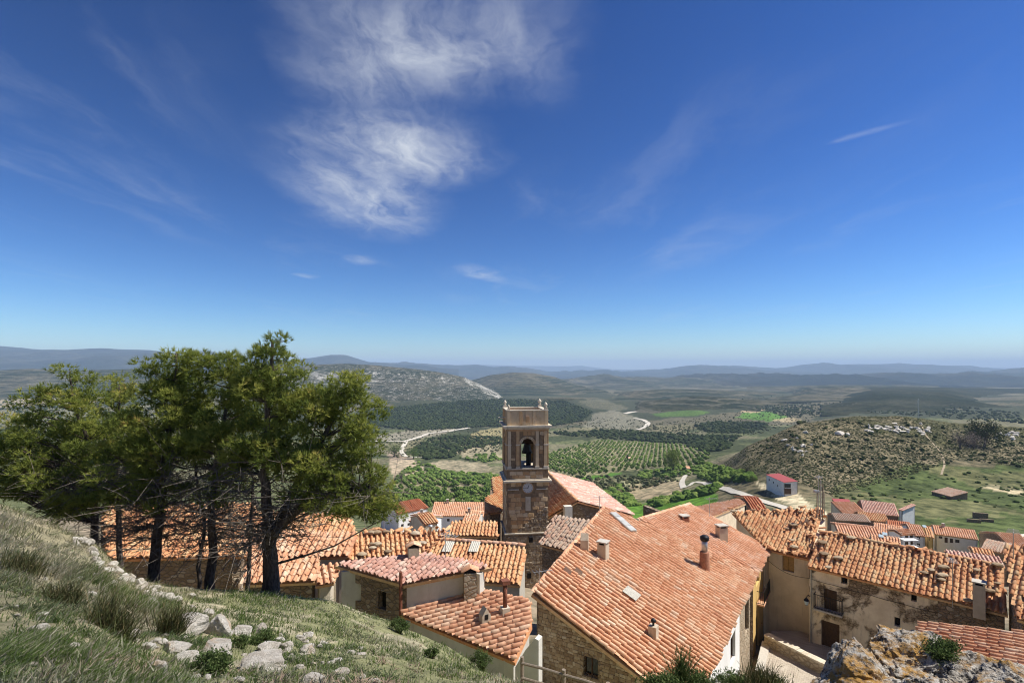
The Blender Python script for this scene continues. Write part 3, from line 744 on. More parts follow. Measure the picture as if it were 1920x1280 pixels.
# ------------------------------------------------------------------ ridges and mountains
def ridge(name, crest, D, T, zb, mat, amp, L, rocky=0.0, back=0.8, nrow=70, step=4.0, ext=True):
    crest = sorted(crest); px = np.arange(crest[0][0], crest[-1][0] + .1, step)
    cy = np.interp(px, [c[0] for c in crest], [c[1] for c in crest])
    zc = -(cy - HY) / F * D
    t_ = np.concatenate([np.linspace(0, 1, nrow), np.linspace(1, 2, 16)[1:]])
    d = np.where(t_ <= 1, D - T * (1 - t_), D + T * back * (t_ - 1))
    prof = np.where(t_ <= 1, 0.5 * t_ + 0.5 * (t_ * t_ * (3 - 2 * t_)), 1 - (t_ - 1) * 0.9)
    X = (px[None] - CX) / F * d[:, None]; Y = np.repeat(d[:, None], len(px), 1)
    wob = 0.55 * ridged(xyz(X, Y * 0.55) / L, 5) + 0.45 * fbm(xyz(X, Y) / (L * .6), 5)
    env = np.where(t_ <= 1, 0.12 + np.sin(np.clip(t_, 0, 1) * np.pi) * 1.0, 0.3)[:, None]
    Z = zb + (zc[None] - zb) * prof[:, None] + amp * wob * env
    if rocky > 0:
        # a broken cliff band below the crest
        tb = t_[:, None] + 0.06 * fbm(xyz(X, Y) / (L * .4), 3)
        Z = Z + rocky * (sstep(0.60, 0.70, tb) - sstep(0.2, 0.62, tb) * 1.0) * np.where(t_ <= 1, 1, 0)[:, None] * (0.6 + fbm(xyz(X, Y) / (L * .25), 4))
    r, c = X.shape; ii = np.arange(r * c).reshape(r, c)
    o = put(name, mesh_np(name, np.stack([X, Y, Z], -1).reshape(-1, 3), [np.stack([ii[:-1, :-1], ii[:-1, 1:], ii[1:, 1:], ii[1:, :-1]], -1).reshape(-1, 4)], mat, True))
    tag(o, kind='structure'); return o
GRN, DRY, RCK = (0.034, 0.044, 0.024), (0.14, 0.12, 0.08), (0.40, 0.37, 0.33)
M_NEAR = mountain_mat('mountain_cliffs', (0.03, 0.04, 0.022), (0.10, 0.092, 0.06), (0.50, 0.47, 0.42), 0.80, 4.5)
M_MID = mountain_mat('mountain_scrub', (0.032, 0.044, 0.026), (0.13, 0.115, 0.075), RCK, 0.3, 1.8, 0.3)
M_FAR = mountain_mat('mountain_far', (0.014, 0.022, 0.018), (0.055, 0.055, 0.042), RCK, 0.2, 0.6, 0.0)
ridge('mountain', [(-700, 668), (-300, 655), (0, 650), (60, 655), (120, 657), (200, 654), (280, 656), (330, 662), (420, 664), (480, 672), (560, 680), (640, 692)], 9000, 4200, -150, M_FAR, 150, 900)
ridge('mountain', [(300, 672), (345, 664), (385, 656), (430, 666), (470, 673), (560, 684)], 15000, 3000, -150, M_FAR, 160, 1500)
ridge('mountain', [(500, 684), (540, 676), (580, 671), (620, 665), (650, 666), (690, 678), (760, 687), (860, 692)], 10500, 2500, -150, M_FAR, 150, 1000)
ridge('mountain', [(-900, 690), (500, 692), (820, 687), (900, 684), (980, 686), (1050, 688), (1090, 686), (1150, 692), (1300, 694), (1460, 690), (3000, 690)], 24000, 4000, -200, M_FAR, 220, 2500, step=10)
ridge('mountain', [(640, 690), (690, 683), (760, 682), (830, 685), (896, 684), (930, 690), (990, 691), (1020, 698), (1100, 703), (1180, 706), (1260, 716)], 13500, 3500, -180, M_FAR, 210, 1400)
ridge('mountain', [(1100, 705), (1200, 695), (1260, 693), (1376, 687), (1410, 689), (1455, 691), (1500, 686), (1600, 683), (1687, 682), (1732, 684), (1800, 688), (1867, 696), (2000, 702), (2300, 700)], 15000, 4500, -180, M_FAR, 240, 1500)
ridge('mountain', [(1700, 716), (1800, 706), (1867, 697), (1920, 690), (2020, 683), (2300, 670), (2800, 680)], 10000, 3600, -170, M_FAR, 200, 1100)
ridge('mountain', [(1180, 722), (1250, 716), (1310, 713), (1380, 712), (1450, 703), (1510, 707), (1600, 707), (1690, 701), (1800, 706), (1920, 710), (2300, 712)], 7600, 3000, -170, M_FAR, 170, 850)
ridge('mountain', [(980, 722), (1060, 714), (1130, 711), (1190, 707), (1230, 708), (1290, 718), (1350, 728), (1400, 740)], 6400, 2200, -170, M_MID, 120, 700)
ridge('hill', [(850, 722), (890, 712), (920, 703), (960, 698), (1000, 700), (1040, 708), (1080, 722), (1120, 736), (1150, 748)], 4100, 1500, -165, M_MID, 60, 420)
ridge('cliff_hill', [(430, 705), (520, 694), (560, 688), (600, 684), (650, 682), (700, 684), (760, 690), (820, 697), (870, 707), (900, 720), (930, 738), (960, 756)], 2750, 800, -138, M_NEAR, 34, 210, 9, nrow=120, step=2.5)
ridge('hill', [(-700, 715), (-300, 702), (0, 694), (60, 691), (150, 695), (250, 691), (320, 698), (420, 700), (520, 712)], 2900, 900, -122, M_MID, 22, 300)
ridge('hill', [(1400, 757), (1480, 739), (1520, 728), (1590, 724), (1640, 727), (1700, 735), (1760, 745)], 3200, 1100, -139, M_MID, 30, 330)
ridge('hill', [(1540, 757), (1580, 746), (1640, 733), (1700, 732), (1770, 735), (1850, 751), (1920, 768), (2050, 790), (2300, 800)], 2400, 1050, -124, mountain_mat('mountain_wooded', (0.026, 0.034, 0.018), (0.06, 0.06, 0.036), RCK, 0.4, 3.0), 24, 260)
ridge('hill', [(1150, 742), (1190, 733), (1250, 729), (1320, 730), (1400, 735), (1500, 744)], 3000, 700, -160, M_MID, 18, 220)

M_WOOD = mountain_mat('hill_wooded', (0.026, 0.034, 0.018), (0.085, 0.078, 0.046), RCK, 0.25, 3.4, 0.35)
ridge('hill', [(1130, 786), (1165, 772), (1200, 757), (1260, 746), (1300, 742), (1345, 744), (1400, 750), (1470, 757), (1560, 768)], 2050, 420, -150, M_WOOD, 12, 150, step=2.5)
ridge('hill', [(930, 757), (1000, 749), (1060, 745), (1095, 750), (1125, 760), (1160, 775), (1200, 792)], 2120, 380, -146, M_WOOD, 10, 150, step=2.5)
# ------------------------------------------------------------------ air: even haze round everything built
m_ = bpy.data.materials.new('air'); m_.use_nodes = True; t = NT(m_.node_tree); t.n.clear()
pv = t.node('ShaderNodeVolumePrincipled', ins={'Color': (0.53, 0.70, 0.92, 1), 'Density': 7.4e-5, 'Anisotropy': 0.0})
t.l.new(pv.outputs[0], t.node('ShaderNodeOutputMaterial').inputs['Volume'])
try: m_.cycles.homogeneous_volume = True
except Exception: pass
hb = MB().box((0, 14500, 0), (240000, 43000, 960))
V_, fs_ = hb.arrays()
tag(put('haze', mesh_np('haze', V_, fs_, m_)), kind='stuff')

# ------------------------------------------------------------------ roads and paths draped on the ground
def drape(name, pts, width, mat, dmin=100, lift=0.25):
    w3 = [hit(px, py, dmin) for px, py in pts]; w3 = np.array([p for p in w3 if p is not None])
    k = np.linspace(0, len(w3) - 1, len(w3) * 8); xs = np.interp(k, range(len(w3)), w3[:, 0]); ys = np.interp(k, range(len(w3)), w3[:, 1])
    for _ in range(6):
        xs[1:-1] = (xs[:-2] + 2 * xs[1:-1] + xs[2:]) / 4; ys[1:-1] = (ys[:-2] + 2 * ys[1:-1] + ys[2:]) / 4
    tx, ty = np.gradient(xs), np.gradient(ys); l = np.hypot(tx, ty) + 1e-9
    V_ = []
    for s in (-.5, -.17, .17, .5):
        x = xs - ty / l * width * s; y = ys + tx / l * width * s; V_.append(np.stack([x, y, ground_z(x, y) + lift], -1))
    V_ = np.stack(V_, 1); n = len(xs); ii = np.arange(n * 4).reshape(n, 4)
    return tag(put(name, mesh_np(name, V_.reshape(-1, 3), [np.stack([ii[:-1, :-1], ii[1:, :-1], ii[1:, 1:], ii[:-1, 1:]], -1).reshape(-1, 4)], mat, True)), kind='structure')
drape('road', [(640, 826), (696, 827), (757, 829), (777, 822), (810, 812), (854, 806), (880, 802)], 11, ROADM, 500, 1.0)
drape('road', [(762, 827), (755, 838), (752, 847), (760, 856), (790, 858)], 7, ROADM, 400, .6)
drape('road', [(1282, 915), (1278, 905), (1284, 893), (1294, 884), (1300, 880)], 4, ROADM, 150, .4)
drape('road', [(1290, 912), (1300, 904), (1312, 904), (1350, 915), (1397, 929), (1440, 943), (1478, 955)], 3.2, ROADM, 150, .4)
drape('road', [(1195, 806), (1212, 800), (1216, 793), (1206, 787), (1190, 784)], 12, ROADM, 700, 1.0)
drape('road', [(1172, 776), (1195, 772), (1218, 764)], 16, ROADM, 900, 1.5)
drape('path', [(1724, 792), (1735, 815), (1750, 832), (1765, 850), (1772, 870), (1765, 890)], 0.9, TRACKM, 150, .2)
drape('path', [(1960, 1000), (1920, 1003), (1890, 1010), (1880, 1020)], 2.0, ROADM, 100, .2)

# ------------------------------------------------------------------ roofs of clay tiles
def tile_mesh(segs, lip=True):
    """one cover tile: half barrel along +x (downhill end at x=+.5), unit length and unit width, tapered"""
    a = np.linspace(0, np.pi, segs + 1); V_ = []; Q = []; sm = []
    for x, r, lift in ((-0.5, 0.43, 0.0), (0.58, 0.54, 0.07)):
        for k in a: V_.append((x, -r * math.cos(k), r * 0.92 * math.sin(k) + lift))
    n = segs + 1
    for i in range(segs): Q.append((i, n + i, n + i + 1, i + 1)); sm.append(True)
    if lip:
        b = len(V_)
        for k in a: V_.append((0.58, -0.42 * math.cos(k), 0.40 * 0.92 * math.sin(k) + 0.07))
        for i in range(segs): Q.append((n + i, b + i, b + i + 1, n + i + 1)); sm.append(False)
        b2 = len(V_)
        for k in a: V_.append((0.0, -0.40 * math.cos(k), 0.36 * math.sin(k) + 0.02))
        for i in range(segs): Q.append((b + i, b2 + i, b2 + i + 1, b + i + 1)); sm.append(True)
    return np.array(V_), np.array(Q), np.array(sm)
TV6, TQ6, TS6 = tile_mesh(6); TV4, TQ4, TS4 = tile_mesh(4); TV3, TQ3, TS3 = tile_mesh(4, False)
TILE_ME = {}
def tile_me(mat):
    if mat.name not in TILE_ME:
        TILE_ME[mat.name] = mesh_np('tile', TV6, [TQ6], mat, TS6, np.zeros(len(TQ6)))
    return TILE_ME[mat.name]
def seg_rows(poly2, v):
    xs = []
    n = len(poly2)
    for i in range(n):
        (a, b), (c, d) = poly2[i], poly2[(i + 1) % n]
        if (b > v) != (d > v): xs.append(a + (v - b) * (c - a) / (d - b))
    xs.sort(); return list(zip(xs[::2], xs[1::2]))
def tile_roof(house, poly, down, mat, n_ind=300, sp=0.34, ln=0.40, messy=0.03, thick=0.14, hi=True, slabmat=None, stones=0, rowjit=0.02):
    """poly: planar 3-D polygon; down: direction the tile rows run; returns the roof part"""
    poly = [np.asarray(p, float) for p in poly]; o = poly[0]
    nrm = unit(np.cross(poly[1] - poly[0], poly[2] - poly[0])); nrm = nrm if nrm[2] > 0 else -nrm
    e1 = unit(np.asarray(down, float) - nrm * (np.asarray(down, float) @ nrm)); e2 = np.cross(nrm, e1)
    p2 = [((p - o) @ e1, (p - o) @ e2) for p in poly]
    slab = MB().prism([p - nrm * 0.03 for p in poly], -nrm * thick)
    roof = slab.part('roof', slabmat or TERRA_OLD, house)
    vs = [p[1] for p in p2]; v = min(vs) + sp * .5
    T, C = [], []
    while v < max(vs):
        jr = random.gauss(0, rowjit) * sp
        for a, b in seg_rows(p2, v):
            a += random.uniform(-.07, .05); b += random.uniform(-.05, .09); L_ = b - a
            if L_ < ln * .4: continue
            k = max(1, round(L_ / ln)); st = L_ / k; off = random.uniform(-.12, .12)
            for q in range(k):
                T.append((a + (q + .5 + off * 0.5) * st, v + jr + random.gauss(0, messy) * sp, st, random.gauss(0, messy * 1.6), random.gauss(0, messy * .8), random.random(), random.uniform(.94, 1.06)))
        for a, b in seg_rows(p2, v + sp * .5):
            if b - a > .2: C.append((a, b, v + sp * .5))
        v += sp
    T = np.array(T)
    if len(T) == 0: return roof
    sd_ = random.random() * 90
    und = lambda P_: 0.085 * fbm(P_ / 2.6 + sd_, 2) + 0.05 * fbm(P_ / 0.9 + sd_, 2) * (messy > .02)
    pos = o + T[:, :1] * e1 + T[:, 1:2] * e2
    pos = pos + nrm * (0.095 + und(pos))[:, None] + e2 * (0.22 * sp * fbm(pos / 1.6 + sd_ + 7, 2))[:, None]
    # channels between the rows: shallow troughs
    cv, cq, cr = [], [], []; kk = 0
    for a, b, v_ in C:
        k = max(1, int((b - a) / ln)); xs = np.linspace(a, b - .02, k + 1)
        for q in range(k):
            for x, dz in ((xs[q], 0.0), (xs[q + 1] + .03, 0.022)):
                for u_, h in ((-.42, .08), (-.2, .01), (.2, .01), (.42, .08)):
                    cv.append(o + e1 * x + e2 * (v_ + u_ * sp) + nrm * (h * sp + dz + .012))
            for j in range(3): cq.append((kk + j, kk + 4 + j, kk + 5 + j, kk + 1 + j))
            r = random.random(); cr += [r] * 3; kk += 8
    if cv:
        cv = np.array(cv); cv = cv + nrm * (0.05 + und(cv))[:, None] + e2 * (0.22 * sp * fbm(cv / 1.6 + sd_ + 7, 2))[:, None]
        tag(put('channel_tiles', mesh_np('channel_tiles', cv, [np.array(cq)], mat, True, np.array(cr)), roof), kind='stuff')
    # the tiles that show largest are objects of their own
    order = np.argsort(np.linalg.norm(pos, axis=1)); ind = order[:n_ind]; rest = order[n_ind:]
    wd = sp * 0.60
    def axes(i):
        yaw, rol = T[i, 3], T[i, 4]
        x = e1 * math.cos(yaw) + e2 * math.sin(yaw); y = np.cross(nrm, x)
        n2 = unit(nrm + y * rol + x * random.gauss(0, messy * .25)); x = unit(x - n2 * (x @ n2)); y = np.cross(n2, x); return x, y, n2
    me_ = tile_me(mat)
    for i in ind:
        x, y, z_ = axes(i); s = T[i, 6]
        M_ = Matrix(((x[0] * T[i, 2] * 1.06, y[0] * wd * s, z_[0] * wd * s * 1.34, pos[i, 0]), (x[1] * T[i, 2] * 1.06, y[1] * wd * s, z_[1] * wd * s * 1.34, pos[i, 1]), (x[2] * T[i, 2] * 1.06, y[2] * wd * s, z_[2] * wd * s * 1.34, pos[i, 2]), (0, 0, 0, 1)))
        put('tile', me_, roof, M_)
    if len(rest):
        bV, bQ, bS = (TV4, TQ4, TS4) if hi else (TV3, TQ3, TS3)
        A = np.stack([np.stack(axes(i)) for i in rest])
        sc = np.stack([T[rest, 2] * 1.06, wd * T[rest, 6], wd * T[rest, 6] * 1.34], 1)
        vv = np.einsum('kj,ij,ijc->ikc', bV, sc, A) + pos[rest][:, None]
        qq = (bQ[None] + (np.arange(len(rest)) * len(bV))[:, None, None]).reshape(-1, 4)
        tag(put('roof_tiles', mesh_np('roof_tiles', vv.reshape(-1, 3), [qq], mat, np.tile(bS, len(rest)), np.repeat(T[rest, 5], len(bQ))), roof), kind='stuff')
    for _ in range(stones):
        i = random.randrange(len(pos)); bV, bF = ICO1; s = random.uniform(.13, .24)
        vv = bV * (1 + .25 * fbm(bV * 2 + random.random() * 50, 2))[:, None] * np.array([s * 1.3, s, s * .5]) + pos[i] + nrm * .17
        put('weight_stone', mesh_np('weight_stone', vv, [bF], FIELDSTONE), roof)
    return roof
ICO1 = ico(1); ICO2 = ico(2); ICO3 = ico(3)
def ridge_tiles(roof, a, b, mat, w_=0.30, ln=0.38, lift=0.07, n_ind=60):
    a = np.asarray(a, float); b = np.asarray(b, float); e = unit(b - a); L_ = np.linalg.norm(b - a); n = max(1, round(L_ / ln))
    z_ = unit(np.array([0, 0, 1.0]) - e * e[2]); y = np.cross(z_, e); me_ = tile_me(mat)
    for k in range(n):
        p = a + e * (k + .5) * L_ / n + z_ * lift + y * random.gauss(0, .015); s = w_ * random.uniform(.95, 1.05); x = unit(e + y * random.gauss(0, .05)); yy = np.cross(z_, x)
        put('ridge_tile', me_, roof, Matrix(((x[0] * ln * 1.1, yy[0] * s, z_[0] * s * .8, p[0]), (x[1] * ln * 1.1, yy[1] * s, z_[1] * s * .8, p[1]), (x[2] * ln * 1.1, yy[2] * s, z_[2] * s * .8, p[2]), (0, 0, 0, 1))))

# ------------------------------------------------------------------ walls with real openings
def wall(house, A, B, tA, tB, zb, out, mat, holes=(), thick=0.4, name='wall', reveal=0.2):
    """A,B: ends (x,y) of the outer face; tA,tB: top heights; holes: (u0,u1,z0,z1,kind)"""
    A = np.asarray(A, float)[:2]; B = np.asarray(B, float)[:2]; L_ = np.linalg.norm(B - A); e = (B - A) / L_; o2 = np.asarray(out, float)[:2]
    mb = MB()
    def q3(u, z, dep=0.0): return (A[0] + e[0] * u - o2[0] * dep, A[1] + e[1] * u - o2[1] * dep, z)
    top = lambda u: tA + (tB - tA) * u / L_
    holes = [h for h in holes if h[1] > 0.05 and h[0] < L_ - .05]
    us = sorted({0.0, L_, *[min(max(h[0], .02), L_ - .02) for h in holes], *[min(max(h[1], .02), L_ - .02) for h in holes]})
    for u0, u1 in zip(us[:-1], us[1:]):
        um = (u0 + u1) / 2; hs = sorted([h for h in holes if h[0] <= um <= h[1]], key=lambda h: h[2]); z = zb
        for h in hs:
            if h[2] > z + .001: mb.add([q3(u0, z), q3(u1, z), q3(u1, h[2]), q3(u0, h[2])], [(0, 1, 2, 3)])
            z = h[3]
        mb.add([q3(u0, z), q3(u1, z), q3(u1, max(top(u1), z + .01)), q3(u0, max(top(u0), z + .01))], [(0, 1, 2, 3)])
    for h in holes:
        u0, u1, z0, z1 = h[:4]; r = reveal + .12
        mb.add([q3(u0, z0), q3(u1, z0), q3(u1, z1), q3(u0, z1), q3(u0, z0, r), q3(u1, z0, r), q3(u1, z1, r), q3(u0, z1, r)], [(0, 1, 5, 4), (1, 2, 6, 5), (2, 3, 7, 6), (3, 0, 4, 7), (4, 5, 6, 7)])
    mb.add([q3(0, zb), q3(L_, zb), q3(L_, tB), q3(0, tA), q3(0, zb, thick), q3(L_, zb, thick), q3(L_, tB, thick), q3(0, tA, thick)], [(4, 7, 6, 5), (0, 4, 5, 1), (1, 5, 6, 2), (2, 6, 7, 3), (3, 7, 4, 0)])
    wo = mb.part(name, mat, house)
    ax = np.array([[e[0], e[1], 0], [o2[0], o2[1], 0], [0, 0, 1]])
    for h in holes:
        u0, u1, z0, z1 = h[:4]; kind = h[4] if len(h) > 4 else 'window'; w_, hh = u1 - u0, z1 - z0; um, zm = (u0 + u1) / 2, (z0 + z1) / 2
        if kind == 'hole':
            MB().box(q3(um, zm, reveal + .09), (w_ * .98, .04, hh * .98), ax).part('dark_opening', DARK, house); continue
        if kind == 'door':
            d_ = MB(); n = max(2, int(w_ / .16))
            dr = MB().box(q3(um, zm, reveal), (w_ * .99, .05, hh * .995), ax).part('door', WOOD_DARK, house)
            for k in range(n): MB().box(q3(u0 + (k + .5) * w_ / n, zm, reveal - .04), (w_ / n * .9, .03, hh * .96), ax).part('plank', WOOD_DARK, dr)
            continue
        if kind == 'shutter':
            wn = MB().box(q3(um, zm, reveal), (w_ * .99, .04, hh * .99), ax).part('window', WOOD_OCHRE, house)
            for s in (-1, 1):
                MB().box(q3(um + s * w_ * .25, zm, reveal - .045), (w_ * .44, .04, hh * .92), ax).part('shutter', WOOD_OCHRE, wn)
            continue
        fr = MB(); t_ = min(.06, w_ * .12)
        for s in (-1, 1):
            fr.box(q3(um + s * (w_ / 2 - t_ / 2), zm, reveal - .03), (t_, .06, hh * .99), ax); fr.box(q3(um, zm + s * (hh / 2 - t_ / 2), reveal - .028), (w_ - 2 * t_, .056, t_), ax)
        fr.box(q3(um, zm, reveal - .025), (t_ * .8, .05, hh - 2 * t_), ax)
        wn = fr.part('window', WOOD_DARK, house)
        for s in (-1, 1): MB().box(q3(um + s * w_ * .24, zm, reveal), (w_ * .46, .02, hh * .97), ax).part('pane', GLASS, wn)
    return wo, q3, ax
def wallpix(A, B, px, py):
    """where a sight line meets the vertical wall plane A-B: (u, z)"""
    A = np.asarray(A, float)[:2]; B = np.asarray(B, float)[:2]; e = unit(B - A); r = np.array([(px - CX) / F, 1.0]); n2 = np.array([e[1], -e[0]])
    t_ = (A @ n2) / (r @ n2); p = r * t_
    return (p - A) @ e, -(py - HY) / F * t_
def inset(poly, dist):
    """inset a polygon's outline in plan; dist per edge"""
    p = np.array([q[:2] for q in poly]); n = len(p); c = p.mean(0); L_ = []
    for i in range(n):
        a, b = p[i], p[(i + 1) % n]; e = unit(b - a); nn = np.array([e[1], -e[0]])
        if nn @ (c - (a + b) / 2) < 0: nn = -nn
        L_.append((a + nn * dist[i], e))
    out = []
    for i in range(n):
        (a, e), (b, f_) = L_[i - 1], L_[i]; det = e[0] * -f_[1] + f_[0] * e[1]
        if abs(det) < 1e-6: out.append(b); continue
        t_ = ((b[0] - a[0]) * -f_[1] + f_[0] * (b[1] - a[1])) / det; out.append(a + e * t_)
    return np.array(out)
def body(house, poly, plane, base, mat, edges={}, over=0.25, drop=0.16, thick=0.4, skip=()):
    """walls under a roof polygon; edges: {i: (material, [(kind,px0,py0,px1,py1)...])}"""
    ov = [over] * len(poly) if not isinstance(over, (list, tuple)) else over
    fp = inset(poly, ov); c = fp.mean(0); res = {}
    for i in range(len(fp)):
        if i in skip: continue
        A, B = fp[i], fp[(i + 1) % len(fp)]
        e = unit(B - A); out = np.array([e[1], -e[0]]); out = out if out @ ((A + B) / 2 - c) > 0 else -out
        m_, hs = edges.get(i, (mat, []))
        H = []
        for (kind, x0, y0, x1, y1) in hs:
            u0, _ = wallpix(A, B, x0, y0); u1, _ = wallpix(A, B, x1, y0); _, za = wallpix(A, B, (x0 + x1) / 2, y0); _, zb_ = wallpix(A, B, (x0 + x1) / 2, y1)
            H.append((min(u0, u1), max(u0, u1), min(za, zb_), max(za, zb_), kind))
        res[i] = (wall(house, A, B, plane.z(*A) - drop, plane.z(*B) - drop, base if not callable(base) else base(i), out, m_, H, thick), A, B, out)
    return res
# ------------------------------------------------------------------ chimneys, aerials
def chimney(parent, p, w_, d_, h, rot=0.0, mat=None, cap='slab', sink=0.5):
    mat = mat or CHIM; c, s = math.cos(rot), math.sin(rot); ax = np.array([[c, s, 0], [-s, c, 0], [0, 0, 1]]); p = np.asarray(p, float)
    mb = MB().box(p + [0, 0, (h - sink) / 2], (w_, d_, h + sink), ax)
    ch = mb.part('chimney', mat, parent)
    t_ = p + [0, 0, h]
    if cap == 'slab':
        for a in (-1, 1):
            for b in (-1, 1): MB().box(t_ + ax[0] * a * (w_ / 2 - .05) + ax[1] * b * (d_ / 2 - .05) + [0, 0, .06], (.09, .09, .13), ax).part('cap_post', mat, ch)
        MB().box(t_ + [0, 0, .15], (w_ * 1.2, d_ * 1.2, .06), ax).part('cap', CONCRETE, ch)
        MB().box(t_ + [0, 0, .03], (w_ * .7, d_ * .7, .06), ax).part('flue', DARK, ch)
    elif cap == 'gable':
        pr = [t_ + ax[0] * x + [0, 0, z] for x, z in ((-w_ / 2, 0), (w_ / 2, 0), (0, w_ * .8))]
        MB().prism([q - ax[1] * d_ / 2 for q in pr], ax[1] * d_).part('cap', mat, ch)
        MB().box(t_ - ax[1] * (d_ / 2) + [0, 0, -.05], (w_ * .4, .03, .2), ax).part('flue', DARK, ch)
    elif cap == 'tile':
        for a in (-1, 1):
            sl = unit(ax[0] * a - np.array([0, 0, .5])); n2 = np.cross(sl, ax[1]) * -a; n2 = n2 if n2[2] > 0 else -n2
            for k in range(3):
                q = t_ + [0, 0, .16 + w_ * .1] + sl * w_ * .33 + ax[1] * (k - 1) * d_ * .36; wv_ = d_ * .36
                put('cap_tile', tile_me(TERRA), ch, Matrix(((sl[0] * w_ * .75, ax[1][0] * wv_ * a, n2[0] * wv_ * .8, q[0]), (sl[1] * w_ * .75, ax[1][1] * wv_ * a, n2[1] * wv_ * .8, q[1]), (sl[2] * w_ * .75, ax[1][2] * wv_ * a, n2[2] * wv_ * .8, q[2]), (0, 0, 0, 1))))
        MB().box(t_ + [0, 0, .05], (w_ * .95, d_ * .95, .12), ax).part('flue', DARK, ch)
    elif cap == 'cowl':
        MB().lathe(t_, [(.05, -.05), (.05, .14), (.11, .16), (.12, .22), (.07, .30), (.0, .31)], 10).part('cowl', IRON, ch, True)
    elif cap == 'pipe':
        MB().lathe(t_, [(.10, -.1), (.10, .62), (.10, .65)], 12).part('flue_pipe', STEEL, ch, True)
        MB().lathe(t_ + [0, 0, .62], [(.11, 0), (.15, .05), (.15, .2), (.09, .28), (.0, .29)], 12).part('cowl', IRON, ch, True)
    elif cap == 'lid':
        MB().lathe(t_, [(.09, -.1), (.09, .95)], 10).part('flue_pipe', RUST, ch, True)
        MB().box(t_ + [0, 0, 1.05], (.34, .34, .16), ax).part('cap', RUST, ch)
    return ch
def aerial(parent, p, h, rot=0.0, bars=7, mast=0.02, boom=0.9):
    p = np.asarray(p, float); c, s = math.cos(rot), math.sin(rot); e = np.array([c, s, 0]); f_ = np.array([-s, c, 0])
    an = MB().tube([p - [0, 0, .3], p + [0, 0, h]], mast, 6).part('antenna', STEEL, parent)
    if bars:
        q = p + [0, 0, h * .93]; mb = MB().tube([q - e * boom * .3, q + e * boom * .7], .012, 5)
        for k in range(bars): r = q + e * boom * (-.28 + k * .96 / (bars - 1)); mb.tube([r - f_ * (.28 - .015 * k), r + f_ * (.28 - .015 * k)], .008, 4)
        mb.part('dipoles', STEEL, an)
    return an
def balcony(house, A, e, out, u0, u1, z, depth=.5, h=.95, floor=None):
    """slab and iron rail fixed to a wall face"""
    A = np.asarray(A, float); ax = np.array([[e[0], e[1], 0], [out[0], out[1], 0], [0, 0, 1]])
    c = lambda u, dep, zz_: np.array([A[0] + e[0] * u + out[0] * dep, A[1] + e[1] * u + out[1] * dep, zz_])
    um = (u0 + u1) / 2; w_ = u1 - u0
    b = MB().box(c(um, depth / 2, z), (w_, depth, .1), ax).part('balcony', floor or CONCRETE, house)
    r = MB()
    for zz_ in (z + .12, z + h): r.box(c(um, depth - .03, zz_), (w_, .03, .035), ax); [r.box(c(u_, depth / 2, zz_), (.03, depth, .035), ax) for u_ in (u0 + .015, u1 - .015)]
    n = max(4, int(w_ / .12))
    for k in range(n + 1): r.box(c(u0 + .015 + (w_ - .03) * k / n, depth - .03, z + h / 2 + .06), (.016, .016, h - .1), ax)
    for u_ in (u0 + .015, u1 - .015):
        for k in range(1, 4): r.box(c(u_, depth * k / 4, z + h / 2 + .06), (.016, .016, h - .1), ax)
    r.part('railing', IRON, b)
    return b

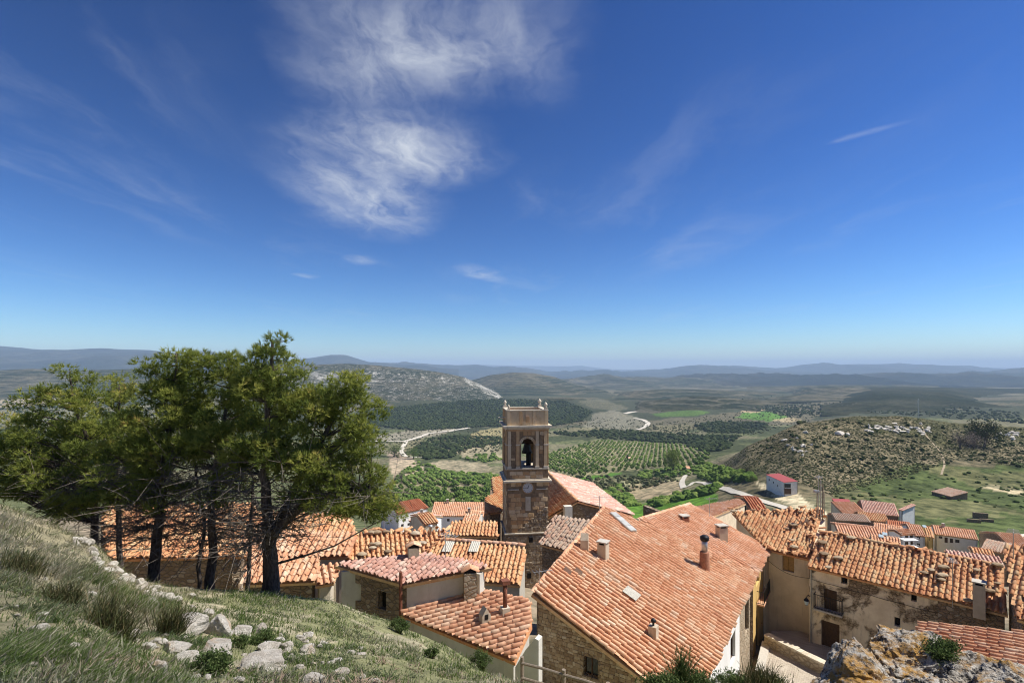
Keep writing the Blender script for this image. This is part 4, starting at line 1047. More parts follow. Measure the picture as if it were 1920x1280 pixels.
# ------------------------------------------------------------------ stone pieces on a wall face
def rbox(seed):
    """a stone with chamfered, uneven edges"""
    r = np.random.default_rng(seed); V_ = []
    for z, k in ((0, 1.0), (.7, 1.0), (1.0, .80)):
        for x, y in ((-1, -1), (1, -1), (1, 1), (-1, 1)): V_.append((x * .5 * k + r.normal() * .045, y * .5 * k + r.normal() * .06, z + (r.normal() * .1 if z else 0)))
    Q = [(8, 9, 10, 11)] + [(a * 4 + i, a * 4 + (i + 1) % 4, a * 4 + 4 + (i + 1) % 4, a * 4 + 4 + i) for a in (0, 1) for i in range(4)]
    return np.array(V_), np.array(Q)
RB = [rbox(k) for k in range(6)]
SM = {}
def stone_me(mat, k):
    key = (mat.name, k)
    if key not in SM: SM[key] = mesh_np('stone', RB[k][0], [RB[k][1]], mat, False, np.zeros(9))
    return SM[key]
def stones_on(parent, A, B, out, z0, ztop, mat, course=0.24, length=0.34, n_ind=300, proud=0.035, avoid=(), name='stone', var=.35, keep=None):
    """courses of separate stones on the outer face A-B between z0 and ztop(u)"""
    A = np.asarray(A, float)[:2]; B = np.asarray(B, float)[:2]; L_ = np.linalg.norm(B - A); e = (B - A) / L_; n_ = np.array([out[0], out[1], 0.0]); e3 = np.array([e[0], e[1], 0.0])
    lst = []; z = z0; zt = max(ztop(0), ztop(L_))
    while z < zt:
        h = course * random.uniform(1 - var, 1 + var); u = random.uniform(-length * .5, 0)
        while u < L_:
            l = length * random.uniform(1 - var * 1.2, 1 + var * 1.2); uc, zc = u + l / 2, z + h / 2
            if l * .5 < uc < L_ - l * .3 and zc + h * .45 < ztop(uc) and not any(a0 - l * .45 < uc < a1 + l * .45 and b0 - h * .45 < zc < b1 + h * .45 for a0, a1, b0, b1 in avoid) and (keep is None or keep(uc, zc)):
                lst.append((uc, zc, l, h))
            u += l
        z += h
    if not lst: return
    X = [np.array([A[0] + e[0] * u, A[1] + e[1] * u, z]) for u, z, l, h in lst]
    order = sorted(range(len(lst)), key=lambda i: np.linalg.norm(X[i]) / (lst[i][2] * lst[i][3]) ** .5)
    RV, RQ, RR = [], [], []; kk = 0
    for c, i in enumerate(order):
        u, z, l, h = lst[i]; p = X[i] - n_ * .03; k = random.randrange(6); pr = proud * random.uniform(.5, 1.5) + .03; ro = random.gauss(0, .05 * var)
        ex = e3 * math.cos(ro) + np.array([0, 0, math.sin(ro)]); ey = np.array([0, 0, math.cos(ro)]) - e3 * math.sin(ro)
        M3 = np.stack([ex * l * .94, ey * h * .92, n_ * pr], 1)
        if c < n_ind:
            put(name, stone_me(mat, k), parent, Matrix([[*M3[0], p[0]], [*M3[1], p[1]], [*M3[2], p[2]], [0, 0, 0, 1]]))
        else:
            RV.append(RB[k][0] @ M3.T + p); RQ.append(RB[k][1] + kk); RR += [random.random()] * 9; kk += len(RB[k][0])
    if RV: tag(put(name + 'work', mesh_np(name + 'work', np.concatenate(RV), [np.concatenate(RQ)], mat, False, np.array(RR)), parent), kind='stuff')

# ================================================================== the houses under the hill
def centre(poly, z): c = np.mean([p[:2] for p in poly], 0); return (c[0], c[1], z)
# --- big front house
pa = Plane.three(Pz(1295, 1342, -13), Pz(1442, 1034, -13), P(998, 1112, 22.7))
polyA = [pa.ray(998, 1112), pa.ray(1132, 953), pa.ray(1221, 988), pa.ray(1421, 1076), pa.ray(1295, 1342)]
hA = thing('stone_house', 'big stone house with broad orange tiled roof and four chimneys in the foreground', 'house', centre(polyA, -18.5), 'houses of the old village')
roofA = tile_roof(hA, polyA, pa.down(), TERRA, 300, 0.305, 0.375, 0.03)
ridge_tiles(roofA, polyA[0], polyA[1], TERRA, .24, .33)
rs = body(hA, polyA, pa, -19.5, RUBBLE, {4: (RUBBLE, [('window', 1094, 1232, 1121, 1269)])}, [.15, .1, .1, .35, .18], skip=(3,))
_, gA, gB, gout = rs[4]
wl = [c for c in hA.children if c.name.startswith('wall')][-1]
u0, _ = wallpix(gA, gB, 1094, 1250); u1, _ = wallpix(gA, gB, 1121, 1250); _, z0 = wallpix(gA, gB, 1107, 1270); _, z1 = wallpix(gA, gB, 1107, 1230)
Lg = np.linalg.norm(gB - gA)
stones_on(rs[4][0][0], gA, gB, gout, -17.0, lambda u: (pa.z(*gA) + (pa.z(*gB) - pa.z(*gA)) * u / Lg) - .2, FIELDSTONE, .15, .21, 300, .025, [(min(u0, u1), max(u0, u1), z0, z1)])
# facade on the street: a white part, then bare stone
fpA = inset(polyA, [.15, .1, .1, .35, .18]); fA, fB = fpA[3], fpA[4]; eA = unit(fB - fA); oA = np.array([eA[1], -eA[0]]); oA = oA if oA @ (fA - fpA.mean(0)) > 0 else -oA
def uat(px, py=1180): return wallpix(fA, fB, px, py)[0]
def hol(A, B, kind, x0, y0, x1, y1):
    a, _ = wallpix(A, B, x0, y0); b, _ = wallpix(A, B, x1, y0); xm = (x0 + x1) / 2; return (min(a, b), max(a, b), wallpix(A, B, xm, y1)[1], wallpix(A, B, xm, y0)[1], kind)
us = uat(1386, 1180); LA = np.linalg.norm(fB - fA)
mid = fA + eA * us
wst = wall(hA, fA, mid, pa.z(*fA) - .16, pa.z(*mid) - .16, -19.5, oA, RUBBLE_PALE, [hol(fA, mid, 'window', 1397, 1128, 1404, 1186)], .4)
wwh = wall(hA, mid + oA * .02, fB + oA * .02, pa.z(*mid) - .16, pa.z(*fB) - .16, -19.5, oA, PL_WHITE, [hol(mid, fB, 'window', 1369, 1188, 1378, 1240)], .4)
def on(plane, px, py): return plane.ray(px, py)
RA = math.atan2(eA[1], eA[0])
chimney(hA, on(pa, 1096, 1032), .42, .42, .62, RA + .4, CHIM, 'gable')
chimney(hA, on(pa, 1131, 1049), .48, .48, .85, RA, CHIM, 'slab')
chimney(hA, on(pa, 1225, 1198), .36, .36, .62, RA, CHIM, 'cowl')
c_ = MB().lathe(on(pa, 1321, 1068) - [0, 0, .4], [(.30, 0), (.30, .4), (.27, 1.45), (.25, 1.5)], 14).part('chimney', BRICKRED, hA, True)
MB().lathe(on(pa, 1321, 1068) + [0, 0, 1.05], [(.17, 0), (.17, .75)], 12).part('flue_pipe', STEEL, c_, True)
MB().lathe(on(pa, 1321, 1068) + [0, 0, 1.72], [(.19, 0), (.26, .08), (.26, .26), (.14, .34), (0, .35)], 12).part('cowl', IRON, c_, True)
for px, py in ((1061, 1077), (1082, 1078)):
    p = on(pa, px, py); dn = pa.down(); sd_ = np.cross(pa.n, dn)
    MB().prism([p - sd_ * .15 - dn * .2, p + sd_ * .15 - dn * .2, p + pa.n * .36 - dn * .2], dn * .4).part('roof_vent', CHIM, hA)
def skylight(house, plane, px, py, l, w_, mat, down, corr=True, name='skylight', frame=None):
    p = plane.ray(px, py) + plane.n * .26; dn = unit(down - plane.n * (down @ plane.n)); sd_ = np.cross(plane.n, dn)
    if corr:
        n = max(3, int(w_ / .11)); V_ = []; 
        for k in range(n * 2 + 1):
            for a in (-.5, .5): V_.append(p + dn * l * a + sd_ * w_ * (k / (n * 2) - .5) + plane.n * (.03 if k % 2 else 0))
        for k in range(n * 2 + 1):
            for a in (-.5, .5): V_.append(V_[k * 2 + (0 if a < 0 else 1)] - plane.n * .015)
        m2 = n * 2 + 1; q = [(2 * k, 2 * k + 2, 2 * k + 3, 2 * k + 1) for k in range(n * 2)] + [(2 * (m2 + k), 2 * (m2 + k) + 1, 2 * (m2 + k) + 3, 2 * (m2 + k) + 2) for k in range(n * 2)]
        return put(name, mesh_np(name, np.array(V_), [np.array(q)], mat), house)
    f_ = MB().box(p, (l, w_, .08), [dn, sd_, plane.n]).part(name, frame or STEEL, house)
    for k in range(4): MB().box(p + dn * l * (k / 4 - .375) + plane.n * .05, (l / 4 * .9, w_ * .9, .02), [dn, sd_, plane.n]).part('pane', mat, f_)
    return f_
skylight(hA, pa, 1165, 984, 1.9, .6, ROOFLIGHT, pa.down() + 0.35 * np.array([eA[0], eA[1], 0]), False)
skylight(hA, pa, 1181, 1119, .75, .75, FIBRE, pa.down())
aerial(hA, on(pa, 1015, 1105) + np.array([-.1, -.1, -1.0]), 2.0, .3, 6)
aerial(hA, on(pa, 1124, 963), 1.15, -.2, 8, boom=1.3)

# --- the house behind it with the yellow front
pb = Plane.three(pa.ray(1421, 1076), pa.ray(1221, 988), P(1292, 946, 39.5))
polyB = [pb.ray(1196, 976), pb.ray(1292, 946), pb.ray(1443, 1034), pb.ray(1421, 1076), pb.ray(1221, 988)]
rdB = pb.ray(1443, 1034) - pb.ray(1292, 946)
hB = thing('yellow_house', 'house with pinkish tiled roof and yellow street front behind the big front roof', 'house', centre(polyB, -18.5), 'houses of the old village')
roofB = tile_roof(hB, polyB, rdB, TERRA_PINK, 300, 0.30, .37, .021)
ridge_tiles(roofB, polyB[0], polyB[1], TERRA_PINK, .28)
ridge_tiles(roofB, polyB[1], polyB[2], TERRA_PINK, .22)
fpB = inset(polyB, [.1, .1, .35, .1, .1])
body(hB, polyB, pb, -19.5, PL_TAN, {}, [.1, .1, .35, .1, .1], skip=(2, 3))
yA, yB = fpB[2], fpB[3] ; eB = unit(yB - yA); oB = np.array([eB[1], -eB[0]]); oB = oB if oB @ (yA - fpB.mean(0)) > 0 else -oB
yB = yB + eB * .4
wall(hB, yA, yB, pb.z(*yA) - .16, pb.z(*yB) - .16, -19.5, oB, PL_YELLOW, [hol(yA, yB, 'window', 1418, 1066, 1424, 1094), hol(yA, yB, 'door', 1417, 1152, 1423, 1222), hol(yA, yB, 'window', 1427, 1164, 1430, 1173)], .4)
ub, _ = wallpix(yA, yB, 1419, 1090); ub2, zb2 = wallpix(yA, yB, 1434, 1100)
balcony(hB, yA, eB, oB, min(ub, ub2), max(ub, ub2), zb2, .45, .9, TERRA)
chimney(hB, on(pb, 1353, 1014), .62, .5, .95, 0.2, CHIM, 'slab'); chimney(hB, on(pb, 1283, 979), .5, .5, .35, .2, BRICKRED, 'slab')

# --- right: tall tan house with a ragged roof
a_, b_ = Pz(1438, 1030, -12.75), Pz(1518, 1048, -12.75)
pc = Plane.eave(a_, b_, .40); polyC = [a_, b_, pc.ray(1541, 955), pc.ray(1372, 961)]
hC = thing('tan_house', 'tall tan plastered house with ragged tiled roof and ochre shuttered window', 'house', centre(polyC, -18.5), 'houses of the old village')
roofC = tile_roof(hC, polyC, pc.down(), TERRA_OLD, 300, .295, .36, .032, stones=6)
rs = body(hC, polyC, pc, -19.5, PL_TAN, {0: (PL_TAN, [('shutter', 1467, 1041, 1489, 1071)])}, [.2, -.3, .2, .2])
def spill(roof, a, b, n, mat, spread=.25):
    me_ = tile_me(mat); a, b = np.asarray(a, float), np.asarray(b, float)
    for _ in range(n):
        p = a + (b - a) * random.random() + np.array([random.gauss(0, spread), random.gauss(0, spread), random.uniform(.08, .2)]); q = Vector((random.gauss(0, .4), random.gauss(0, .4), 1)).to_track_quat('Z', 'Y').to_matrix() @ Matrix.Rotation(random.uniform(0, 6.3), 3, 'Z')
        put('loose_tile', me_, roof, Matrix.Translation(Vector(p)) @ q.to_4x4() @ Matrix.Diagonal((.42, .24, .24, 1)))
spill(roofC, polyC[1], polyC[2], 22, TERRA_OLD); spill(roofC, polyC[2], polyC[3], 16, TERRA_OLD); spill(roofC, polyC[0], polyC[1], 8, TERRA_OLD, .15)
pm = pc.ray(1540, 975)
for k, (dx, h) in enumerate(((-.35, 2.2), (0.0, 2.9), (.18, 2.6), (.4, 2.0))):
    MB().tube([pm + [dx, .1 * k, -.8], pm + [dx + random.gauss(0, .05), .1 * k, h]], .035, 6).part('mast', WOOD_GREY if k != 1 else STEEL, hC)
MB().box(pm + [-.35, 0, 2.1], (.34, .25, .16)).part('lamp_box', STEEL, hC)
aerial(hC, pm + [.1, .5, .5], 2.7, .9, 7)

# --- right: long house with stained wall, then its bare stone extension
a_, b_ = Pz(1515, 1062, -12.8), Pz(1757, 1121, -12.8); pd = Plane.eave(a_, b_, .47)
e_ = unit(b_ - a_); b2_ = Pz(1890, 1153, -12.8)
mid_t = pd.ray(1745, 1037)
polyD = [a_, b_, mid_t, pd.ray(1537, 998)]
hD = thing('long_house', 'long house with peeling stained plaster wall, balcony door and weathered tile roof', 'house', centre(polyD, -18.5), 'houses of the old village')
roofD = tile_roof(hD, polyD, pd.down(), TERRA_OLD, 300, .285, .36, .024, stones=7)
ridge_tiles(roofD, polyD[2], polyD[3], TERRA_OLD, .32)
rs = body(hD, polyD, pd, -19.5, PL_OLD, {0: (PL_OLD, [('door', 1545, 1105, 1569, 1152), ('door', 1540, 1166, 1574, 1222), ('hole', 1577, 1080, 1589, 1094), ('hole', 1708, 1113, 1719, 1127), ('hole', 1677, 1157, 1688, 1174)])}, [.28, -.05, .1, .0])
_, dA, dB, dout = rs[0]; dE = unit(dB - dA); ua, _ = wallpix(dA, dB, 1529, 1150); ub, zb_ = wallpix(dA, dB, 1582, 1152)
MB().tube([[dA[0] + dout[0] * .08 + dE[0] * .12, dA[1] + dout[1] * .08 + dE[1] * .12, -18.4], [dA[0] + dout[0] * .08 + dE[0] * .12, dA[1] + dout[1] * .08 + dE[1] * .12, -13.0]], .05, 8).part('drainpipe', STEEL, hD)
balcony(hD, dA, dE, dout, min(ua, ub), max(ua, ub), zb_ + .02, .5, .95)
polyD2 = [b_, b2_, pd.ray(1878, 1063), mid_t]
hD2 = thing('stone_extension', 'bare stone end of the long house with a chimney rising from its roof', 'house', centre(polyD2, -18.5), 'houses of the old village')
roofD2 = tile_roof(hD2, polyD2, pd.down(), TERRA_OLD, 300, .285, .36, .03, stones=9)
ridge_tiles(roofD2, polyD2[2], polyD2[3], TERRA_OLD, .32)
body(hD2, polyD2, pd, -18.5, RUBBLE, {}, [.25, .1, .1, .06])
chimney(hD2, on(pd, 1836, 1139), .5, .5, 1.25, -.75, CHIM, 'slab')
aerial(hD2, on(pd, 1786, 1128), 2.4, 1.0, 7)
spill(roofD, polyD[2] , polyD[3], 14, TERRA_OLD, .15)
# --- far right house
a_, b_ = Pz(1907, 1160, -11.75), Pz(2120, 1218, -11.75); pe = Plane.eave(a_, b_, .45); polyE = [a_, b_, pe.ray(2090, 1035), pe.ray(1881, 1022)]
hE = thing('corner_house', 'house cut by the picture edge with yellowed tile rows beside the long roof', 'house', centre(polyE, -17), 'houses of the old village')
roofE = tile_roof(hE, polyE, pe.down(), TERRA_OLD, 240, .30, .36, .035, stones=3)
body(hE, polyE, pe, -18.5, RUBBLE, {}, .2)
# --- low roof in front of the stone extension
pf = Plane.three(P(1726, 1172, 21.6), P(1716, 1255, 18.6), P(1930, 1192, 19.6)); polyF = [pf.ray(1726, 1172), pf.ray(2060, 1198), pf.ray(2060, 1320), pf.ray(1712, 1290)]
hF = thing('low_house', 'low house whose deep orange tile rows run sideways behind the lichen rocks', 'house', centre(polyF, -17), 'houses of the old village')
roofF = tile_roof(hF, polyF, pf.ray(1726, 1172) - pf.ray(1930, 1192), TERRA, 300, .28, .36, .03)
body(hF, polyF, pf, -18, RUBBLE, {}, .2)
pp = pf.ray(1735, 1205); MB().lathe(pp + [-.35, 0, -1.2], [(.13, 0), (.13, 1.45)], 10).part('flue_pipe', CHIM, hF, True); MB().lathe(pp + [-.35, 0, .22], [(.15, 0), (.2, .05), (.19, .22), (0, .3)], 10).part('cowl', IRON, hF, True)

# --- left: attic block with pale roof, low orange roof, and roofs behind
a_, b_ = Pz(627, 1059, -9.53), Pz(757, 1096, -9.53); pg = Plane.eave(a_, b_, .20); polyG = [a_, b_, pg.ray(922, 1063), pg.ray(802, 1040)]
hG = thing('attic_house', 'square attic house with pale pink tiled roof, cream wall and dark side wall', 'house', centre(polyG, -14), 'houses of the old village')
roofG = tile_roof(hG, polyG, pg.down(), TERRA_PALE, 300, .26, .33, .035)
rs = body(hG, polyG, pg, -15.5, PL_GREY, {0: (RUBBLE, [('hole', 661, 1093, 677, 1126), ('hole', 709, 1108, 724, 1142)]), 1: (PL_GREY, [])}, [.16, .10, .12, .12])
_, qA, qB, qo = rs[1]; qe = unit(qB - qA); uu, zz_ = wallpix(qA, qB, 880, 1118)
chimney(hG, np.array([qA[0] + qe[0] * uu + qo[0] * .27, qA[1] + qe[1] * uu + qo[1] * .27, zz_]), .55, .5, 1.25, math.atan2(qe[1], qe[0]), RUBBLE_PALE, 'tile')
chimney(hG, on(pg, 775, 1046), .5, .5, .55, .3, CHIM, 'tile')
q = np.array([qA[0], qA[1], 0]); MB().tube([[qA[0] - .25, qA[1] - .12, -10.9], [qA[0] - .24, qA[1] - .12, -8.95]], .075, 8).part('vent_pipe', RUST, hG)
pg2 = Plane.three(P(751, 1151, 22.5), P(903, 1108, 23.4), P(965, 1238, 18.9)); polyG2 = [pg2.ray(750, 1152), pg2.ray(903, 1107), pg2.ray(995, 1129), pg2.ray(997, 1172), pg2.ray(965, 1240)]
hG2 = thing('lean_to_house', 'low house at the foot of the grass slope with light orange tiles and two chimneys', 'house', centre(polyG2, -15), 'houses of the old village')
roofG2 = tile_roof(hG2, polyG2, pg2.ray(751, 1151) - pg2.ray(903, 1108), TERRA_LIGHT, 300, .275, .35, .03)
body(hG2, polyG2, pg2, -15.5, PL_GREY, {}, [.1, .1, .1, .1, .12])
chimney(hG2, on(pg2, 909, 1171), .38, .34, .45, .5, CHIM, 'gable'); chimney(hG2, on(pg2, 947, 1155), .34, .34, .4, .4, CHIM, 'lid')
cw = [P(966, 1250, 18.7), P(985, 1218, 18.6), P(1003, 1196, 18.6), P(1010, 1200, 18.6), P(1010, 1320, 18.6), P(966, 1320, 18.7)]
MB().prism(cw, (0.15, .3, 0)).part('parapet', PL_GREY, hG2)
a_, b_ = Pz(800, 1085, -11.45), Pz(975, 1097, -11.45); ph = Plane.eave(a_, b_, .33); polyH = [a_, b_, ph.ray(986, 1028), ph.ray(788, 1014)]
hH = thing('skylight_house', 'house with mottled tile roof and two pale corrugated roof panels below the tower', 'house', centre(polyH, -17), 'houses of the old village')
roofH = tile_roof(hH, polyH, ph.down(), TERRA_OLD, 300, .27, .34, .03)
ridge_tiles(roofH, polyH[2] + [0, .1, .05], polyH[3] + [0, .1, .05], TERRA_PINK, .3, lift=.12)
body(hH, polyH, ph, -18, CONCRETE, {}, [.2, .05, .1, .1])
for px in (841, 890): skylight(hH, ph, px, 1031, .95, .55, FIBRE, ph.down())
MB().lathe(on(ph, 807, 1019) + [0, 0, -.3], [(.07, 0), (.07, 1.25), (.13, 1.27), (.13, 1.42), (.0, 1.44)], 8).part('flue_pipe', STEEL, hH, True)
a_, b_ = Pz(642, 1053, -10.59), Pz(790, 1038, -10.59); ph2 = Plane.eave(a_, b_, .33); polyH2 = [a_, b_, ph2.ray(842, 996), ph2.ray(664, 1001)]
hH2 = thing('oblique_house', 'house with slanting orange tile rows beside the right-hand pine branches', 'house', centre(polyH2, -17), 'houses of the old village')
roofH2 = tile_roof(hH2, polyH2, ph2.down() , TERRA_OLD, 240, .285, .36, .04, stones=10)
body(hH2, polyH2, ph2, -18, PL_CREAM, {}, .15)
spill(roofH2, polyH2[2], polyH2[3], 16, TERRA_OLD, .15)
a_, b_ = Pz(843, 1004, -14.67), Pz(934, 1006, -14.67); pl = Plane.eave(a_, b_, .35); polyL = [a_, b_, pl.ray(932, 978), pl.ray(845, 978)]
hL = thing('small_house', 'small house with clean tile rows against the left foot of the tower', 'house', centre(polyL, -20), 'houses of the old village')
tile_roof(hL, polyL, pl.down(), TERRA_OLD, 150, .32, .40, .03); body(hL, polyL, pl, -21, RUBBLE, {}, .15)
a_, b_ = Pz(1012, 1020, -13.03), Pz(1067, 1034, -13.03); pj = Plane.eave(a_, b_, .40); polyJ = [a_, b_, pj.ray(1113, 979), pj.ray(1039, 967)]
hJ = thing('grey_roof_house', 'small dark walled house with greyed tile roof just right of the tower foot', 'house', centre(polyJ, -19), 'houses of the old village')
tile_roof(hJ, polyJ, pj.down(), TERRA_GREY, 150, .36, .40, .05); body(hJ, polyJ, pj, -19.5, RUBBLE, {}, .15)
aerial(hH2, on(ph2, 720, 1004), 1.5, .5, 7); aerial(hG, on(pg, 835, 1050), 1.3, -.4, 6); aerial(hB, on(pb, 1330, 972), 1.6, .2, 7); aerial(hE, on(pe, 1900, 1050), 1.6, .8, 6)
ca, cb = np.array([yA[0] + oB[0] * .05, yA[1] + oB[1] * .05, pb.z(*yA) - .6]), np.array([dA[0] + dout[0] * .06, dA[1] + dout[1] * .06, -13.6])
MB().tube([ca + (cb - ca) * k / 10 - [0, 0, .35 * math.sin(math.pi * k / 10)] for k in range(11)], .014, 5).part('cable', IRON, hB)
cc_ = np.array([dB[0] + dout[0] * .06, dB[1] + dout[1] * .06, -13.7]); MB().tube([cb + (cc_ - cb) * k / 14 - [0, 0, .05 * abs(math.sin(math.pi * k / 3.5))] for k in range(15)], .014, 5).part('cable', IRON, hD)
# houses seen between the pine trunks
def plain_house(name, label, e1, e2, z, slope, t1, t2, mat, wmat, base, sp=.34, n=120, hs=(), cat='house', grp='houses of the old village', over=.2, hi=True, messy=.04):
    a_, b_ = Pz(*e1, z), Pz(*e2, z); p_ = Plane.eave(a_, b_, slope); poly = [a_, b_, p_.ray(*t2), p_.ray(*t1)]
    h_ = thing(name, label, cat, centre(poly, base), grp)
    r_ = tile_roof(h_, poly, p_.down(), mat, n, sp, .41, messy, hi=hi); body(h_, poly, p_, base, wmat, {0: (wmat, list(hs))}, over)
    return h_, r_, p_, poly
plain_house('upper_house', 'house with dull orange roof highest among the pine trunks', (190, 985), (470, 985), -11.2, .34, (205, 948), (480, 945), TERRA_OLD, PL_CREAM, -19, .34, 60)
plain_house('upper_house', 'wide orange roof seen through the dead twigs of the forked pine', (430, 1004), (668, 1000), -11.6, .34, (440, 958), (655, 966), TERRA_OLD, PL_CREAM, -19, .34, 60)
plain_house('lower_house', 'small orange roofed house seen between the two thickest pine trunks', (455, 1096), (592, 1091), -10.5, .36, (470, 1047), (600, 1048), TERRA, RUBBLE, -15.5, .33)
plain_house('cream_house', 'cream walled house with orange roof right of the forked pine trunk', (592, 1098), (626, 1092), -10.6, .3, (588, 1062), (640, 1058), TERRA, PL_CREAM, -15.5, .33, 60)
plain_house('long_roof_house', 'house with a long orange roof behind the forked pine', (395, 1047), (655, 1043), -10.3, .36, (410, 1000), (668, 998), TERRA, PL_CREAM, -16.5, .33, 200)
plain_house('shaded_house', 'stone walled house with orange roof in the shade of the pines', (205, 1048), (462, 1042), -9.7, .36, (190, 962), (440, 968), TERRA_OLD, RUBBLE, -15.5, .34, 200)  # darker tile colour here paints in the shadow of the pines
# small roofs right of the church
pn = Plane.three(P(1300, 955, 62), P(1390, 936, 70), P(1340, 966, 58)); polyN = [pn.ray(1292, 955), pn.ray(1386, 937), pn.ray(1398, 944), pn.ray(1338, 968), pn.ray(1300, 966)]
hN = thing('ridge_house', 'orange roofed house standing just behind the big pinkish roof', 'house', centre(polyN, -26), 'houses of the old village')
tile_roof(hN, polyN, pn.down(), TERRA_PINK, 0, .34, .4, .03); body(hN, polyN, pn, -28, PL_TAN, {}, .1)
hw = thing('ruined_wall', 'dark stump of a ruined stone wall left of the pinkish roof ridge', 'wall', P(1228, 985, 46), None)
aw, bw = P(1206, 985, 47)[:2], P(1252, 985, 45)[:2]; ew = unit(bw - aw); ow = np.array([ew[1], -ew[0]])
wall(hw, aw, bw, -12.6, -12.9, -20, ow, RUBBLE)
MB().lathe(P(1248, 962, 45), [(.02, .0), (.25, .08), (.38, .2), (.37, .21), (.2, .11), (0, .05)], 12).part('satellite_dish', STEEL, hw, True)
MB().tube([P(1248, 975, 45), P(1248, 955, 45)], .03, 6).part('mast', STEEL, hw)

# ================================================================== church and bell tower
RN, RF, EL, ER = Pz(1083, 940, -15.2), Pz(1026, 884, -15.2), Pz(1021, 974, -17.6), Pz(1188, 967, -17.3)
hCh = thing('church', 'church nave with long gabled orange roof behind the bell tower', 'church', (RN[0], RN[1] + 8, -26))
dv = RF - RN
for nm, poly, mt, dnv in (('l', [RN, RF, EL + dv, EL], TERRA_OLD, EL - RN), ('r', [RN, RF, ER + dv, ER], TERRA_PALE, ER - RN)):  # paler tiles on the right slope paint in its sunlit side
    rr = tile_roof(hCh, poly, dnv, mt, 100 if nm == 'l' else 0, .42, .5, .03 if nm == 'l' else .015)
ridge_tiles(rr, RN, RF, TERRA_OLD, .4, .5)
def gwall(house, pts, out, mat, name='wall', thick=.5):
    return MB().prism(pts, -np.array([out[0], out[1], 0]) * thick).part(name, mat, house)
g_out = unit(np.array([-(ER - EL)[1], (ER - EL)[0], 0])); g_out = g_out if g_out[1] < 0 else -g_out
ins = -g_out * .25
gw = gwall(hCh, [EL + ins + [0, 0, -.3], RN + ins + [0, 0, -.3], ER + ins + [0, 0, -.3], np.array([ER[0], ER[1], -27]) + ins, np.array([EL[0], EL[1], -27]) + ins], g_out, RUBBLE)
for s_, q_ in ((EL, 'left'), (ER, 'right')):
    a = s_ + [0, 0, -.3]; b = s_ + dv + [0, 0, -.3]; inn = unit(RN - s_) * [1, 1, 0] * .3
    MB().prism([a + inn, b + inn, np.array([b[0], b[1], -27]) + inn, np.array([a[0], a[1], -27]) + inn], unit(inn) * .5).part('wall', RUBBLE, hCh)
chimney(hCh, np.array([*(EL * .32 + RN * .68 + g_out * .6)[:2], -17.6]), .9, .7, 2.0, .2, PL_GREY, 'none')
# lower roof on the far side of the tower
pk = Plane.three(P(909, 963, 57.5), P(941, 955, 60), P(938, 893, 68))
polyK = [pk.ray(909, 963), pk.ray(941, 960), pk.ray(942, 893), pk.ray(921, 897), pk.ray(925, 926), pk.ray(909, 934)]
rk = tile_roof(hCh, polyK, pk.down(), TERRA_OLD, 0, .36, .42, .04)
body(hCh, [polyK[0], polyK[1], polyK[2], polyK[3]], pk, -26, RUBBLE, {}, .15)

TA = math.radians(6.4); TC = np.array([1.42, 57.3]); HWT = 2.27
te = np.array([math.cos(TA), math.sin(TA), 0]); tn = np.array([math.sin(TA), -math.cos(TA), 0]); tz = np.array([0, 0, 1.0])
tax = np.array([te, tn, tz])
tw = thing('bell_tower', 'square stone church bell tower with clock, arched belfry and corner finials', 'bell tower', (TC[0], TC[1], -25))
def tp(u, o_, z): return np.array([TC[0], TC[1], 0]) + te * u + tn * o_ + tz * z
def zt(py): return -(py - HY) / F * 55.0
def ring(z0, z1, hw, name, mat): return MB().box(tp(0, 0, (z0 + z1) / 2), (hw * 2, hw * 2, z1 - z0), tax).part(name, mat, tw)
zA_, zB_, zC_, zD_, zE_, zF_ = zt(770), zt(799), zt(878), zt(897), zt(998), -25.0
shaft = ring(zE_, zD_ - .35, HWT, 'shaft', MORTAR)
base_ = ring(zF_, zE_ - .12, HWT + .10, 'tower_base', RUBBLE)
ring(zE_ - .119, zE_ - .001, HWT + .22, 'base_ledge', LEDGE)
ring(zD_ - .349, zD_ - .16, HWT + .34, 'lower_cornice', LEDGE)
ring(zD_ - .159, zD_ - .02, HWT + .12, 'cornice_step', LEDGE)
ped = ring(zD_ - .019, zC_ - .10, HWT - .02, 'pedestal', MORTAR)
ring(zC_ - .099, zC_ + .02, HWT + .10, 'belfry_ledge', LEDGE)
ring(zB_ - .1, zB_ + .10, HWT + .36, 'upper_cornice', LEDGE); ring(zB_ - .3, zB_ - .101, HWT + .12, 'cornice_step', LEDGE)
